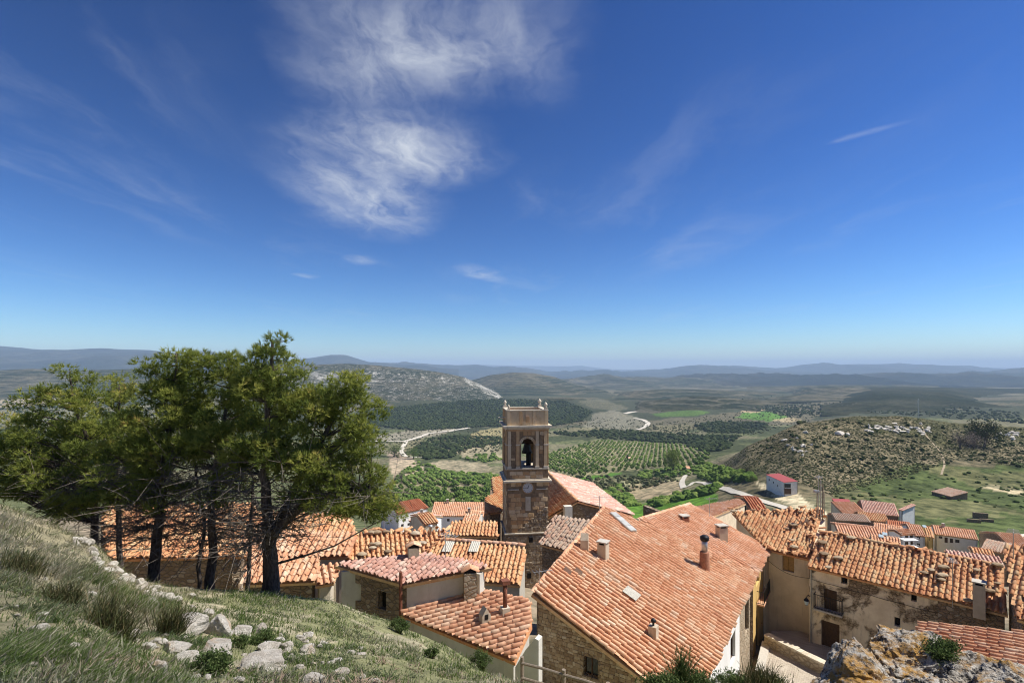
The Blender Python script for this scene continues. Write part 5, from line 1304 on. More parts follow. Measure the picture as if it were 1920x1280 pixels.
# belfry: four walls, each with a round-headed opening
zb0, zb1 = zC_ + .02, zB_ - .3; HB = HWT - .06; ow_ = .68; zs = zt(834)
def archwall(o_dir, e_dir, hw, t_):
    mb = MB(); N = 14
    c0 = np.array([TC[0], TC[1], 0]) + o_dir * HB
    q3 = lambda u, z, dep=0.0: c0 + e_dir * u + tz * z - o_dir * dep
    arc = [(ow_ * math.cos(a), zs + ow_ * math.sin(a)) for a in np.linspace(0, math.pi, N + 1)]
    for dep in (0.0, t_):
        mb.add([q3(-hw, zb0, dep), q3(-ow_, zb0, dep), q3(-ow_, zs, dep), q3(-hw, zs, dep)], [(0, 1, 2, 3)]); mb.add([q3(ow_, zb0, dep), q3(hw, zb0, dep), q3(hw, zs, dep), q3(ow_, zs, dep)], [(0, 1, 2, 3)])
        mb.add([q3(-hw, zs, dep), q3(-ow_, zs, dep), q3(-ow_, zb1, dep), q3(-hw, zb1, dep)], [(0, 1, 2, 3)]); mb.add([q3(ow_, zs, dep), q3(hw, zs, dep), q3(hw, zb1, dep), q3(ow_, zb1, dep)], [(0, 1, 2, 3)])
        for (u0, z0), (u1, z1) in zip(arc[:-1], arc[1:]): mb.add([q3(u0, z0, dep), q3(u1, z1, dep), q3(u1, zb1, dep), q3(u0, zb1, dep)], [(0, 1, 2, 3)])
    path = [(ow_, zb0)] + arc + [(-ow_, zb0)]
    for (u0, z0), (u1, z1) in zip(path[:-1], path[1:]): mb.add([q3(u0, z0), q3(u1, z1), q3(u1, z1, t_), q3(u0, z0, t_)], [(0, 1, 2, 3)])
    for s in (-1, 1): mb.add([q3(s * hw, zb0), q3(s * hw, zb1), q3(s * hw, zb1, t_), q3(s * hw, zb0, t_)], [(0, 1, 2, 3)])
    w_ = mb.part('belfry_wall', MORTAR, tw)
    # voussoir band and pilasters
    for k in range(11):
        a0, a1 = math.pi * k / 11, math.pi * (k + 1) / 11; P4 = [q3(r * math.cos(a), zs + r * math.sin(a), -.0) for r, a in ((ow_, a0 + .015), (ow_ + .26, a0 + .015), (ow_ + .26, a1 - .015), (ow_, a1 - .015))]
        MB().prism(P4, o_dir * .045).part('arch_stone', ASHLAR, w_)
    for u in (-HB + .24, -1.05, 1.05, HB - .24):
        MB().box(q3(u, (zb0 + zb1) / 2, -.05), (.34, .10, zb1 - zb0 - .02), [e_dir, o_dir, tz]).part('pilaster', ASHLAR, w_)
        MB().box(q3(u, zb0 + .12, -.075), (.44, .15, .22), [e_dir, o_dir, tz]).part('plinth', LEDGE, w_)
        MB().box(q3(u, zs + .02, -.07), (.42, .14, .13), [e_dir, o_dir, tz]).part('capital', LEDGE, w_)
    MB().box(q3(0, zb1 - .12, -.06), (HB * 2 - .02, .12, .2), [e_dir, o_dir, tz]).part('frieze', ASHLAR, w_)
    return w_
fw = archwall(tn, te, HB, .6); archwall(-tn, te, HB, .6); archwall(te, tn, HB - .601, .6); archwall(-te, tn, HB - .601, .6)
# bell on its beam
be = MB().lathe(tp(.28, -.1, zs - 1.25), [(.62, 0), (.60, .12), (.46, .4), (.38, .85), (.30, 1.02), (0, 1.08)], 18).part('bell', BRONZE, tw, True)
MB().box(tp(.28, -.1, zs + .1), (.9, .28, .55), tax).part('yoke', WOOD_DARK, be)
MB().box(tp(0, -.1, zs - .12), (3.2, .16, .18), tax).part('bell_beam', WOOD_DARK, tw)
MB().box(tp(.35, .5, zb0 + .75), (.5, .35, 1.5), tax).part('bell_frame', IRON, tw)
# parapet with open top
for o_, e_2, hw in ((tn, te, HWT - .02), (-tn, te, HWT - .02), (te, tn, HWT - .42), (-te, tn, HWT - .42)):
    c0 = np.array([TC[0], TC[1], 0]) + o_ * (HWT - .22)
    pw = MB().box(c0 + tz * (zB_ + .10 + zA_) / 2, (hw * 2, .4, zA_ - zB_ - .10), [e_2, o_, tz]).part('parapet', ASHLAR, tw)
    MB().box(c0 + tz * (zA_ + .05), (hw * 2 + .06, .5, .1), [e_2, o_, tz]).part('coping', LEDGE, pw)
    for k in (-1, -.35, .35, 1): MB().box(c0 + o_ * .22 + e_2 * k * (hw - .2) + tz * (zB_ + .10 + zA_) / 2, (.3, .07, zA_ - zB_ - .12), [e_2, o_, tz]).part('pilaster', ASHLAR, pw)
MB().box(tp(0, 0, zB_ + .25), (HWT * 2 - .9, HWT * 2 - .9, .1), tax).part('roof', CONCRETE, tw)
MB().box(tp(-.02, HWT + .08, zB_ + .75), (.3, .12, .62), tax).part('carved_emblem', ASHLAR, tw)
def finial(u, o_, big=1.0):
    f_ = MB().box(tp(u, o_, zA_ + .1 + .12 * big), (.36 * big, .36 * big, .24 * big), tax).part('finial', LEDGE, tw)
    MB().lathe(tp(u, o_, zA_ + .1 + .24 * big), [(.12 * big, 0), (.08 * big, .08 * big), (.17 * big, .22 * big), (.19 * big, .33 * big), (.12 * big, .46 * big), (.04 * big, .55 * big), (0, .62 * big)], 10).part('finial_ball', LEDGE, f_, True)
finial(HWT - .25, HWT - .25); finial(HWT - .25, -HWT + .25, 1.15); finial(-HWT + .25, -HWT + .25); finial(-HWT + .25, HWT - .25, .7)
MB().tube([tp(-HWT + .1, 1.0, zt(784)), tp(-HWT - .75, 1.0, zt(784))], .08, 6).part('water_spout', LEDGE, tw)
# the clock
cc = tp(0.02, HWT + .03, zt(914)); 
N = 36; ang = np.linspace(0, 2 * np.pi, N, endpoint=False); rc = .60
cl = MB().prism([cc + te * rc * math.cos(a) + tz * rc * math.sin(a) for a in ang], tn * .06).part('clock', CLOCKW, tw)
rim = MB()
for a, b in zip(ang, np.roll(ang, -1)): rim.add([cc + tn * .06 + te * r * math.cos(x) + tz * r * math.sin(x) for r, x in ((rc - .05, a), (rc + .03, a), (rc + .03, b), (rc - .05, b))] + [cc + tn * .095 + te * r * math.cos(x) + tz * r * math.sin(x) for r, x in ((rc - .05, a), (rc + .03, a), (rc + .03, b), (rc - .05, b))], [(4, 5, 6, 7), (0, 3, 7, 4), (1, 5, 6, 2)])
rim.part('clock_rim', ASHLAR, cl)
for h in range(12):
    a = math.pi / 2 - h * math.pi / 6; dr = te * math.cos(a) + tz * math.sin(a)
    MB().box(cc + tn * .07 + dr * rc * .78, (rc * .16, .035, .02), [dr, np.cross(dr, tn), tn]).part('hour_mark', IRON, cl)
for a, l, w_ in ((math.radians(90 - 22), .36, .05), (math.radians(90 - 272), .46, .035)):
    dr = te * math.cos(a) + tz * math.sin(a); MB().box(cc + tn * .085 + dr * (l / 2 - .05), (l, w_, .02), [dr, np.cross(dr, tn), tn]).part('clock_hand', IRON, cl)
for s in (-1, 1):
    MB().box(tp(s * 1.55, HWT + .05, zt(917)), (1.2, .12, .09), tax).part('string_course', LEDGE, tw)
MB().box(tp(.05, HWT + .02, zt(944)), (.55, .05, 1.5), tax).part('carved_panel', LEDGE, tw)
# separate ashlar blocks on the faces that show
fL = tp(-HWT, HWT, 0)[:2]; fR = tp(HWT, HWT, 0)[:2]; bL = tp(-HWT, -HWT, 0)[:2]
cu_ = HWT + .02
tri = lambda u, z: not (z < zE_ + 2.8 and u > HWT * 2 - 3.4 * (1 - (z - zE_) / 2.8) - .2)
stones_on(shaft, fL, fR, tn, zE_ + .02, lambda u: zD_ - .36, ASHLAR, .40, .62, 160, .02, [(cu_ - .68, cu_ + .68, zt(914) - .68, zt(914) + .68), (.1, 1.3, zt(917) - .06, zt(917) + .06), (3.2, 4.5, zt(917) - .06, zt(917) + .06), (HWT - .25, HWT + .35, zt(944) - .8, zt(944) + .8)], 'block', .22, tri)
stones_on(shaft, fL, fR, tn, zE_ + .02, lambda u: zE_ + 2.9, FIELDSTONE, .17, .24, 0, .05, (), 'rubble', .4, lambda u, z: not tri(u, z))
stones_on(shaft, bL, fL, -te, zE_ + .02, lambda u: zD_ - .36, ASHLAR, .40, .62, 40, .02, (), 'block', .22)
hb_ = HB; fL2, fR2 = (np.array([TC[0], TC[1], 0]) + tn * HB - te * HB)[:2], (np.array([TC[0], TC[1], 0]) + tn * HB + te * HB)[:2]
stones_on(fw, fL2, fR2, tn, zb0 + .02, lambda u: zb1 - .22, ASHLAR, .40, .46, 120, .012, [(HB - ow_ - .27, HB + ow_ + .27, zb0, zs + ow_ + .3)] + [(HB + u - .18, HB + u + .18, zb0, zb1) for u in (-HB + .24, -1.05, 1.05, HB - .24)], 'block', .2)
pL, pR = tp(-HWT + .02, HWT - .02, 0)[:2], tp(HWT - .02, HWT - .02, 0)[:2]
stones_on(ped, pL, pR, tn, zD_ + .0, lambda u: zC_ - .09, ASHLAR, .40, .7, 40, .015, (), 'block', .15)
stones_on(base_, tp(-HWT - .1, HWT + .1, 0)[:2], tp(HWT + .1, HWT + .1, 0)[:2], tn, -24, lambda u: zE_ - .14, FIELDSTONE, .22, .32, 100, .05, (), 'stone', .4)
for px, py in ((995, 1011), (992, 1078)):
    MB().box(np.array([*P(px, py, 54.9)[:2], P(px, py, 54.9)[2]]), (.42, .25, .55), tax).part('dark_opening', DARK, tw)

# ================================================================== houses farther off
def far_house(name, label, e1, e2, d, up, slope, h, wmat, rmat, wins=(), gable=True, grp='far houses below the village', skyl=(), kind='tiles', chim=0, sp=.42, inn=.15):
    """eave seen from e1 to e2 (pixels), d: distance of e1; roof rises 'up' metres back from the eave"""
    a_ = P(*e1, d); b_ = Pz(*e2, a_[2]); e = unit(b_ - a_); hb2 = np.array([-e[1], e[0], 0]); 
    r1, r2 = a_ + hb2 * up + [0, 0, slope * up], b_ + hb2 * up + [0, 0, slope * up]
    base = a_[2] - h - 4; h_ = thing(name, label, 'house', ((a_[0] + b_[0]) / 2, (a_[1] + b_[1]) / 2 + up / 2, base + 4), grp)
    pl_ = Plane.eave(a_, b_, slope); polys = [[a_, b_, r2, r1]]
    if gable:
        c1, c2 = r1 + hb2 * up + [0, 0, -slope * up], r2 + hb2 * up + [0, 0, -slope * up]; polys.append([r1, r2, c2, c1])
    else: c1, c2 = r1, r2
    for k, pp_ in enumerate(polys):
        dn = (a_ - r1) if k == 0 else (c1 - r1)
        if kind == 'tiles': r_ = tile_roof(h_, pp_, dn, rmat, 0, sp, .5, .015, hi=False)
        else:
            r_ = MB().prism(pp_, (0, 0, -.15)).part('roof', rmat, h_)
    A, B = a_[:2] + hb2[:2] * inn + e[:2] * inn, b_[:2] + hb2[:2] * inn - e[:2] * inn; C, D_ = c2[:2] - hb2[:2] * inn - e[:2] * inn, c1[:2] - hb2[:2] * inn + e[:2] * inn
    out = -hb2[:2]; H = []
    for (kd, x0, y0, x1, y1) in wins: H.append(hol(A, B, kd, x0, y0, x1, y1))
    zt_ = a_[2] - .1
    H = [q for q in H if q[3] < zt_ - .05 and q[1] - q[0] > .1]
    wall(h_, A, B, zt_, zt_, base, out, wmat, H, .3, reveal=.12)
    zr = r1[2] - .1; zc = c1[2] - .1
    for (p, q, o_) in ((B, C, e[:2]), (D_, A, -e[:2])):
        if gable:
            m2 = (p + q) / 2; pts = [(*p, base), (*q, base), (*q, zt_), (*m2, zr - .1), (*p, zt_)]
        else:
            z_p, z_q = (zt_, zc - .1) if p is B else (zc - .1, zt_); pts = [(*p, base), (*q, base), (*q, z_q), (*p, z_p)]
        MB().prism(np.array(pts), -np.array([o_[0], o_[1], 0]) * .3).part('wall', wmat, h_)
    MB().prism(np.array([(*C, base), (*D_, base), (*D_, zc - .1), (*C, zc - .1)]), -np.array([hb2[0], hb2[1], 0]) * .3).part('wall', wmat, h_)
    for (px, py) in skyl: skylight(h_, pl_, px, py, .9, .7, SKYGLASS, pl_.down(), False)
    for k in range(chim): chimney(h_, r1 + (r2 - r1) * (.25 + .5 * k) + [0, -.3, -.2], .5, .5, .9, .1, CHIM, 'slab')
    return h_
W_, D2, HO = 'window', 'door', 'hole'
LG = 'houses left of the tower'
far_house('white_house', 'white house with fresh orange roof left of the tower', (746, 964), (803, 952), 122, 4.5, .3, 6, PL_WHITE, TERRA_RED, [(W_, 756, 972, 761, 977), (W_, 752, 982, 757, 987), (W_, 764, 980, 769, 985), (W_, 790, 960, 794, 964)], grp=LG)
far_house('white_house', 'small white house with pale tan roof in front of the fresh orange roof', (766, 976), (797, 982), 100, 2.8, .32, 4.5, PL_WHITE, TERRA_PALE, [(W_, 776, 984, 780, 988)], grp=LG, chim=1)
far_house('row_house', 'low house with long pink roof and white wall left of the tower', (806, 967), (913, 968), 112, 5, .33, 5, PL_WHITE, TERRA_PINK, [(W_, 838, 972, 843, 977), (W_, 862, 973, 868, 979)], grp=LG, chim=1)
far_house('grey_house', 'grey house stub with small orange roof below the long pink roof', (866, 977), (896, 978), 88, 3, .25, 3, PL_GREY, TERRA, [], grp=LG, chim=1)
far_house('cream_shed', 'cream gabled shed among the roofs left of the tower', (795, 984), (822, 979), 84, 3, .3, 4, PL_CREAM, TERRA_OLD, [(HO, 806, 986, 810, 992)], grp=LG)
RG = 'houses below the scrub hill'
far_house('shed', 'little shed with red metal roof at the edge of the meadow', (1567, 944), (1600, 946), 172, 4, .22, 2.6, BRICKRED, SHEETRED, [], False, RG, kind='sheet')
far_house('pink_roof_house', 'house with flat pink roof next to the little red shed', (1580, 963), (1626, 964), 158, 7, .28, 3.5, PL_TAN, TERRA_PINK, [], False, RG)
far_house('hip_roof_house', 'brown walled house with tan roof and white end behind the pink roofs', (1619, 961), (1686, 968), 165, 7, .35, 4.5, PL_BROWN, TERRA_PALE, [], True, RG)
far_house('white_annex', 'narrow white annex at the end of the tan roofed house', (1684, 955), (1692, 957), 160, 6, .2, 4.5, PL_WHITE, TERRA_PALE, [], False, RG)
far_house('old_house', 'house with old brown tiled roof below the pink roofs', (1566, 975), (1632, 979), 132, 3, .32, 4, RUBBLE, TERRA_GREY, [], True, RG)
far_house('old_house', 'house with dark gable and tiled roof under the tan roofed house', (1613, 974), (1668, 979), 140, 3.6, .33, 4, PL_BROWN, TERRA_OLD, [], True, RG)
far_house('orange_roof_house', 'house with bright orange roof and one small skylight above the white balcony house', (1664, 988), (1709, 994), 128, 3.2, .33, 5, PL_WHITE, TERRA_RED, [], True, RG, [(1697, 985)])
far_house('brown_house', 'long house with pinkish roof and dark brown side facing the village', (1636, 997), (1692, 1006), 112, 3.6, .33, 5, PL_BROWN, TERRA_PINK, [], True, RG)
far_house('row_house', 'white house with striped tile roof and a skylight beside the yellow house', (1708, 1003), (1736, 1006), 118, 4.2, .33, 6, PL_WHITE, TERRA_PINK, [(W_, 1719, 1005.5, 1725, 1010), (W_, 1719, 1018, 1725, 1023)], True, RG, [(1733, 988)])
far_house('yellow_house', 'narrow ochre yellow house wedged between two white houses', (1737, 1006), (1752, 1008), 118, 4.2, .33, 6, PL_YELLOW, TERRA_OLD, [(W_, 1739, 1008.5, 1743, 1013)], True, RG)
far_house('long_white_house', 'long white house with three windows and orange tile roof at the meadow edge', (1752, 1001), (1835, 1012), 122, 3.6, .33, 6, PL_WHITE, TERRA_PINK, [(W_, 1760, 1004.5, 1767, 1009), (D2, 1771, 1007, 1777, 1017), (W_, 1781, 1009, 1787, 1017), (W_, 1791, 1011, 1799, 1017)], True, RG, chim=1)
far_house('terrace_house', 'house with broad pinkish roof just behind the long stained house', (1572, 1003), (1655, 1012), 92, 4, .22, 5, PL_TAN, TERRA_PINK, [], True, RG)
far_house('skylight_cottage', 'cottage with two skylights in its roof behind the long weathered ridge', (1632, 1017), (1690, 1026), 86, 2.6, .27, 5, PL_WHITE, TERRA, [], True, RG, [(1652, 1007), (1659, 1003)])
hv = far_house('balcony_house', 'white house with stacked white balconies facing the village', (1690, 1003), (1717, 1001), 100, 1.6, .25, 6, PL_WHITE, TERRA, [(W_, 1697, 1003.5, 1703, 1010), (W_, 1706, 1003, 1712, 1009), (W_, 1697, 1015, 1703, 1022), (W_, 1707, 1014, 1712, 1021)], True, RG)
for py in (1011, 1024):
    q = P(1704, py, 99.2); sl = MB().box(q, (2.8, 1.4, .14)).part('balcony', PL_WHITE, hv); MB().box(q + [0, -.66, .5], (2.8, .05, .08)).part('railing', PL_WHITE, sl)
far_house('brown_roof_house', 'house with brown broken roof right of the long white house', (1838, 1028), (1893, 1040), 100, 3.5, .33, 5, RUBBLE, TERRA_GREY, [], True, RG)
far_house('pink_shed', 'long shed with pale pink roof behind the stone extension', (1778, 1049), (1885, 1064), 70, 2.4, .24, 4, PL_TAN, TERRA_PALE, [], False, RG)
far_house('striped_shed', 'small shed with striped tile roof between the white house and pink shed', (1822, 1036), (1866, 1042), 84, 1.4, .33, 4, PL_TAN, TERRA_OLD, [], True, RG)
far_house('edge_house', 'house with orange roof at the edge of the picture near the track', (1898, 1030), (1950, 1034), 110, 6, .3, 4, RUBBLE, TERRA, [], True, RG)
far_house('low_house', 'low red roofed house beside the white wall behind the pinkish roof', (1408, 957), (1440, 958), 78, 4, .25, 3, PL_BROWN, TERRA_RED, [], True, RG)
far_house('white_hut', 'small white flat hut behind the ridge of the orange roofed house', (1395, 946), (1414, 946), 80, 3, .05, 3, PL_WHITE, FIBRE, [], False, RG, kind='sheet')
hbn = far_house('red_roof_barn', 'pale grey barn with red metal roof on the track under the scrub hill', (1436, 889), (1470, 904), 250, 6.3, .10, 6, GREYBLUE, SHEETRED, [(HO, 1441, 897, 1443, 901), (HO, 1449, 902, 1451, 906), (HO, 1457, 908, 1459, 912)], False, None, kind='sheet')
MB().box(P(1477, 920.5, 232.55) , (3.0, .3, 2.6)).part('door', WOOD_DARK, hbn); MB().box(P(1477, 910, 232.55), (2.6, .3, 1.7)).part('window', GLASS, hbn)
far_house('field_barn', 'stone field barn with sunken tile roof alone on the green meadow', (1746, 921), (1783, 931), 232, 8, .22, 2.5, RUBBLE, TERRA_GREY, [], False, None, sp=.5)
far_house('long_shed', 'long low brick shed with grey roof at the meadow edge of the picture', (1858, 981), (1921, 995), 190, 3.5, .15, 2.4, BRICKRED, FIBRE, [], False, None, kind='sheet')
for px, py, l, hh in ((1826, 979, 4, 1.2), (1838, 972, 4.5, 2.2), (1850, 978, 4, 1.0)):
    g_ = hit(px, py, 120); 
    MB().box(g_ + [0, 0, hh / 2 - .3], (l, .6, hh + .6), [[.94, -.34, 0], [.34, .94, 0], [0, 0, 1]]).solo('ruined_wall', RUBBLE, {1826: 'low broken stone wall at the near side of the meadow ruin', 1838: 'tallest wall of the meadow ruin', 1850: 'short broken wall beside the long brick shed'}[px], 'wall', 'walls of the meadow ruin')
for px, py, lab in ((1290, 882, 'small tan hut in the fields right of the church roof'), (1178, 862, 'tiny pale farm building by the dark cypress in the valley')):
    g_ = hit(px, py, 200); w_ = 6 if px == 1178 else 3
    hh = thing('field_hut', lab, 'hut', g_); MB().box(g_ + [0, 0, 1], (w_, 4, 3)).part('wall', PL_TAN, hh); MB().prism([g_ + [-w_ / 2 - .2, -2.2, 2.4], g_ + [w_ / 2 + .2, -2.2, 2.4], g_ + [w_ / 2 + .2, 2.2, 3.6], g_ + [-w_ / 2 - .2, 2.2, 3.6]], (0, 0, .2)).part('roof', TERRA_PINK, hh)
# radio mast on the hill
g_ = hit(1722, 783, 200); mh = g_[1] * 36 / F
mast = thing('radio_mast', 'tall lattice radio mast on top of the scrub hill', 'mast', g_)
mb = MB(); mb2 = MB()
for a in range(3):
    c, s = math.cos(a * 2.094), math.sin(a * 2.094); mb.tube([g_ + [c * .7, s * .7, -.5], g_ + [c * .25, s * .25, mh]], .17, 5)
    for k in range(10):
        f0, f1 = k / 10, (k + 1) / 10; r0, r1 = .7 - .45 * f0, .7 - .45 * f1; c2, s2 = math.cos((a + 1) * 2.094), math.sin((a + 1) * 2.094)
        mb2.tube([g_ + [c * r0, s * r0, mh * f0], g_ + [c2 * r1, s2 * r1, mh * f1]], .09, 4, False)
mb.part('leg', STEEL, mast); mb2.part('lattice', STEEL, mast)
for z_, a in ((.93, 0), (.8, 2), (.97, 4)): MB().box(g_ + [math.cos(a) * .7, math.sin(a) * .7, mh * z_], (.9, .7, 1.6)).part('aerial_panel', PL_WHITE, mast)

# ================================================================== street, parapet, lamp, fence
st = [P(1380, 1330, 25), Pz(1380, 1330, -17.7), ]
poly = [(9.5, 22), (17, 22), (22, 28), (23, 31), (19.4, 34.5), (17.5, 34.6)]
V_ = np.array([(x, y, -17.7) for x, y in poly] + [(x, y, -18.6) for x, y in poly]); n = len(poly)
tag(put('street', mesh_np('street', V_, [np.array([list(range(n))]), np.array([(i, (i + 1) % n, n + (i + 1) % n, n + i) for i in range(n)])], COBBLE)), kind='structure')
a_, b_ = Pz(1433, 1188, -17.0), Pz(1560, 1251, -17.0); e_ = unit(b_ - a_); o_ = np.array([e_[1], -e_[0], 0])
pw = thing('parapet_wall', 'low stone parapet along the cobbled lane in front of the tan house', 'wall', (a_ + b_) / 2 - [0, 0, .8])
wall(pw, a_[:2], b_[:2], -17.12, -17.12, -18.6, o_[:2], RUBBLE_PALE, (), .4)
L_ = np.linalg.norm(b_ - a_); nc = 14
for k in range(nc): MB().box(a_ + e_ * (k + .5) * L_ / nc - o_ * .2 + [0, 0, -.06], (L_ / nc * .97, .46 + random.gauss(0, .02), .12 + random.gauss(0, .015)), [e_, o_, tz]).part('coping_stone', LEDGE, pw)
a_, b_ = Pz(1429, 1200, -17.62), Pz(1416, 1255, -17.62)
MB().prism([a_ + [0, 0, 0], Pz(1445, 1203, -17.62), Pz(1432, 1258, -17.62), b_], (0, 0, -.2)).solo('stone_step', CONCRETE, 'long pale concrete step along the yellow house front', 'step')
# lamp on the corner of the tan and long houses
lp = np.array([dA[0], dA[1], wallpix(dA, dB, 1518, 1118)[1]]) + np.array([dE[0], dE[1], 0]) * .05
od = np.array([dout[0], dout[1], 0]); lm = thing('wall_lamp', 'iron bracket street lamp on the corner between tan and long house', 'street lamp', lp)
MB().tube([lp, lp + od * .4 + [0, 0, .25], lp + od * .8 + [0, 0, .22]], .025, 6).part('bracket', IRON, lm)
MB().lathe(lp + od * .8 + [0, 0, -.28], [(.07, 0), (.15, .3), (.17, .32), (.05, .46), (0, .5)], 6).part('lantern', IRON, lm)
MB().lathe(lp + od * .8 + [0, 0, -.24], [(.09, 0), (.155, .24)], 6).part('lantern_glass', SKYGLASS, lm)
# wooden fence
fn = thing('wooden_fence', 'grey wooden rail fence at the foot of the grass slope', 'fence', P(980, 1262, 16.5))
fp_ = [P(979, 1262, 16.6), P(1057, 1285, 15.6), P(1140, 1312, 14.6)]
for k, p in enumerate(fp_):
    g = float(ground_z(np.array(p[0]), np.array(p[1])))
    MB().tube([np.array([p[0], p[1], g - .3]), p + [0, 0, .55 if k == 0 else .5]], .06, 8).part('post', WOOD_GREY, fn)
for a, b in zip(fp_[:-1], fp_[1:]):
    for dz in (.36, -.12): MB().tube([a + [0, -.05, dz], (a + b) / 2 + [0, -.05, dz + .02], b + [0, -.05, dz]], .045, 7).part('rail', WOOD_GREY, fn)

# ================================================================== pines
def blades(base, tip, width, up=None):
    """one slim triangle per blade"""
    n = len(base); d = tip - base; r = rng.normal(size=(n, 3)); s = np.cross(d, r); s /= np.linalg.norm(s, axis=1)[:, None] + 1e-9
    w_ = np.asarray(width).reshape(-1, 1) * .5
    V_ = np.stack([base - s * w_, base + s * w_, tip], 1).reshape(-1, 3)
    return V_, np.arange(n * 3).reshape(n, 3)
def pine(label, d, trunk, r0, blobs, dens=1.0, forks=(), dead=30, deadz=(860, 1030)):
    tp3 = [np.array(P(px, py, d)) for px, py in trunk]
    for q in tp3[1:]: q[1] += random.gauss(0, .12)
    gz = float(ground_z(np.array(tp3[0][0]), np.array(tp3[0][1]))); tp3[0][2] = gz - .35
    tr = thing('pine_tree', label, 'pine tree', (tp3[0][0], tp3[0][1], gz), 'pines on the edge of the hill')
    def smooth(pts, n):
        pts = np.array(pts); k = np.linspace(0, len(pts) - 1, n); o_ = np.stack([np.interp(k, range(len(pts)), pts[:, c]) for c in range(3)], 1)
        for _ in range(2): o_[1:-1] = (o_[:-2] + 2 * o_[1:-1] + o_[2:]) / 4
        return o_
    ax = smooth(tp3, 22); ax[1:-1] += rng.normal(size=(20, 3)) * .025
    mb = MB(); rr = r0 * (1 - np.linspace(0, 1, 22) ** .8 * .86); rr[0] *= 1.35; rr[1] *= 1.08
    mb.tube(ax, rr, 10); axes_ = [ax]
    for f_ in forks:
        fa = smooth([ax[int(f_[0] * 21)]] + [np.array(P(px, py, d + f_[1])) for px, py in f_[2]], 14); mb.tube(fa, r0 * .62 * (1 - np.linspace(0, 1, 14) * .8), 8); axes_.append(fa)
    allax = np.concatenate(axes_)
    mb.part('trunk', BARK, tr, True)
    br = MB(); C = []
    for (px, py, rx, ry) in blobs:
        c = P(px, py, d); a, b = rx * d / F, ry * d / F
        n = max(3, int(dens * 4.9 * a * b / .16))
        for _ in range(n):
            v = rng.normal(size=3); v /= np.linalg.norm(v); v *= rng.uniform(.35, 1.0) ** .5
            C.append(c + v * [a, max(a, .5) * 1.15, b])
    C = np.array(C)
    for c in C:
        h = np.linalg.norm(allax[:, :2] - c[:2], axis=1); tz_ = c[2] - .38 * h - .15
        k = np.argmin(np.abs(allax[:, 2] - tz_) + .45 * h); s = allax[k]; m_ = (s + c) / 2 + [rng.normal() * .1, rng.normal() * .1, -.06 * np.linalg.norm(c - s)]
        L_ = np.linalg.norm(c - s); r1 = min(.012 + .010 * L_, .04)
        br.tube([s, s * .45 + m_ * .55 + [0, 0, -.02], m_, m_ * .4 + c * .6 + [0, 0, .02], c], [r1, r1 * .8, r1 * .6, r1 * .45, .006], 4, False)
    tag(br.part('branch', BARK, tr, True), kind='stuff')
    # needles: flat sprays of tufts at every branch end
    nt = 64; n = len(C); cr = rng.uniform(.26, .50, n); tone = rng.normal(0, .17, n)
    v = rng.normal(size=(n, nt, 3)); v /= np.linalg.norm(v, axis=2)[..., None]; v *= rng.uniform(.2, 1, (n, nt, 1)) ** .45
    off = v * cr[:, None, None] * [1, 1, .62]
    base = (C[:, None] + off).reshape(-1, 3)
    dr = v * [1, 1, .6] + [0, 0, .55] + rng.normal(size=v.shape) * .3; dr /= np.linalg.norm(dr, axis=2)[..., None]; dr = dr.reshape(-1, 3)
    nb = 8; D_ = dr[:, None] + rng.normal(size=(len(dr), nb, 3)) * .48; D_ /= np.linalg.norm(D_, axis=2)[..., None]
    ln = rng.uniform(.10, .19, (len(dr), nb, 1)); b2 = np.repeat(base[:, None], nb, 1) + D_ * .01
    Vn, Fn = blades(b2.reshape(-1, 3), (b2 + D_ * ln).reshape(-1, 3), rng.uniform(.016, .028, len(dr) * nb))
    r_ = np.clip(.38 + np.repeat(np.repeat(tone, nt), nb) + np.repeat(rng.normal(0, .12, n * nt), nb) + .22 * np.repeat(off[..., 2].ravel() / .3, nb), 0, 1)  # upper tufts of each clump coloured paler: sunlit tops painted in
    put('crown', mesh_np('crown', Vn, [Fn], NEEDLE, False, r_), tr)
    # bare dead twigs below the living crown
    db = MB()
    zhi, zlo = P(0, deadz[0], d)[2], P(0, deadz[1], d)[2]
    cand = [q for q in allax if zlo < q[2] < zhi]
    for _ in range(dead if cand else 0):
        s = cand[random.randrange(len(cand))]; a = random.uniform(0, 6.283); L_ = random.uniform(.7, 2.3); e = np.array([math.cos(a), math.sin(a) * .8, random.uniform(-.15, .35)])
        pts = [s + e * L_ * k / 4 + rng.normal(size=3) * .05 * k + [0, 0, -.02 * k * k] for k in range(5)]
        db.tube(pts, [.024, .018, .013, .010, .006], 4, False)
        for _2 in range(7):
            k = random.randrange(1, 4); q = np.array(pts[k]); g_ = e + rng.normal(size=3) * .8; l = random.uniform(.2, .7); db.tube([q, q + g_ * l * .5 + rng.normal(size=3) * .04, q + g_ * l], [.010, .008, .005], 3, False)
    if dead and cand: tag(db.part('dead_twigs', DEADWOOD, tr), kind='stuff')
    return tr
pine('leftmost pine with a slim dark trunk above the rough bank', 16.8, [(172, 1014), (176, 960), (180, 900), (165, 830), (140, 760), (128, 695)], .14,
     [(130, 705, 24, 22), (70, 748, 32, 22), (128, 758, 50, 28), (95, 800, 62, 34), (60, 848, 62, 38), (115, 872, 75, 42), (35, 912, 45, 30), (185, 832, 50, 40), (180, 925, 65, 26), (20, 800, 30, 25), (90, 930, 60, 24), (150, 955, 50, 18), (10, 870, 40, 40)], .8, dead=70)
pine('pine behind the leftmost pair with a loose yellowish top', 19.5, [(232, 1040), (228, 960), (222, 860), (222, 790), (218, 715)], .13, [(220, 720, 18, 20), (222, 760, 34, 26), (205, 800, 50, 30), (245, 830, 45, 40), (215, 880, 60, 40)], .7, dead=45)
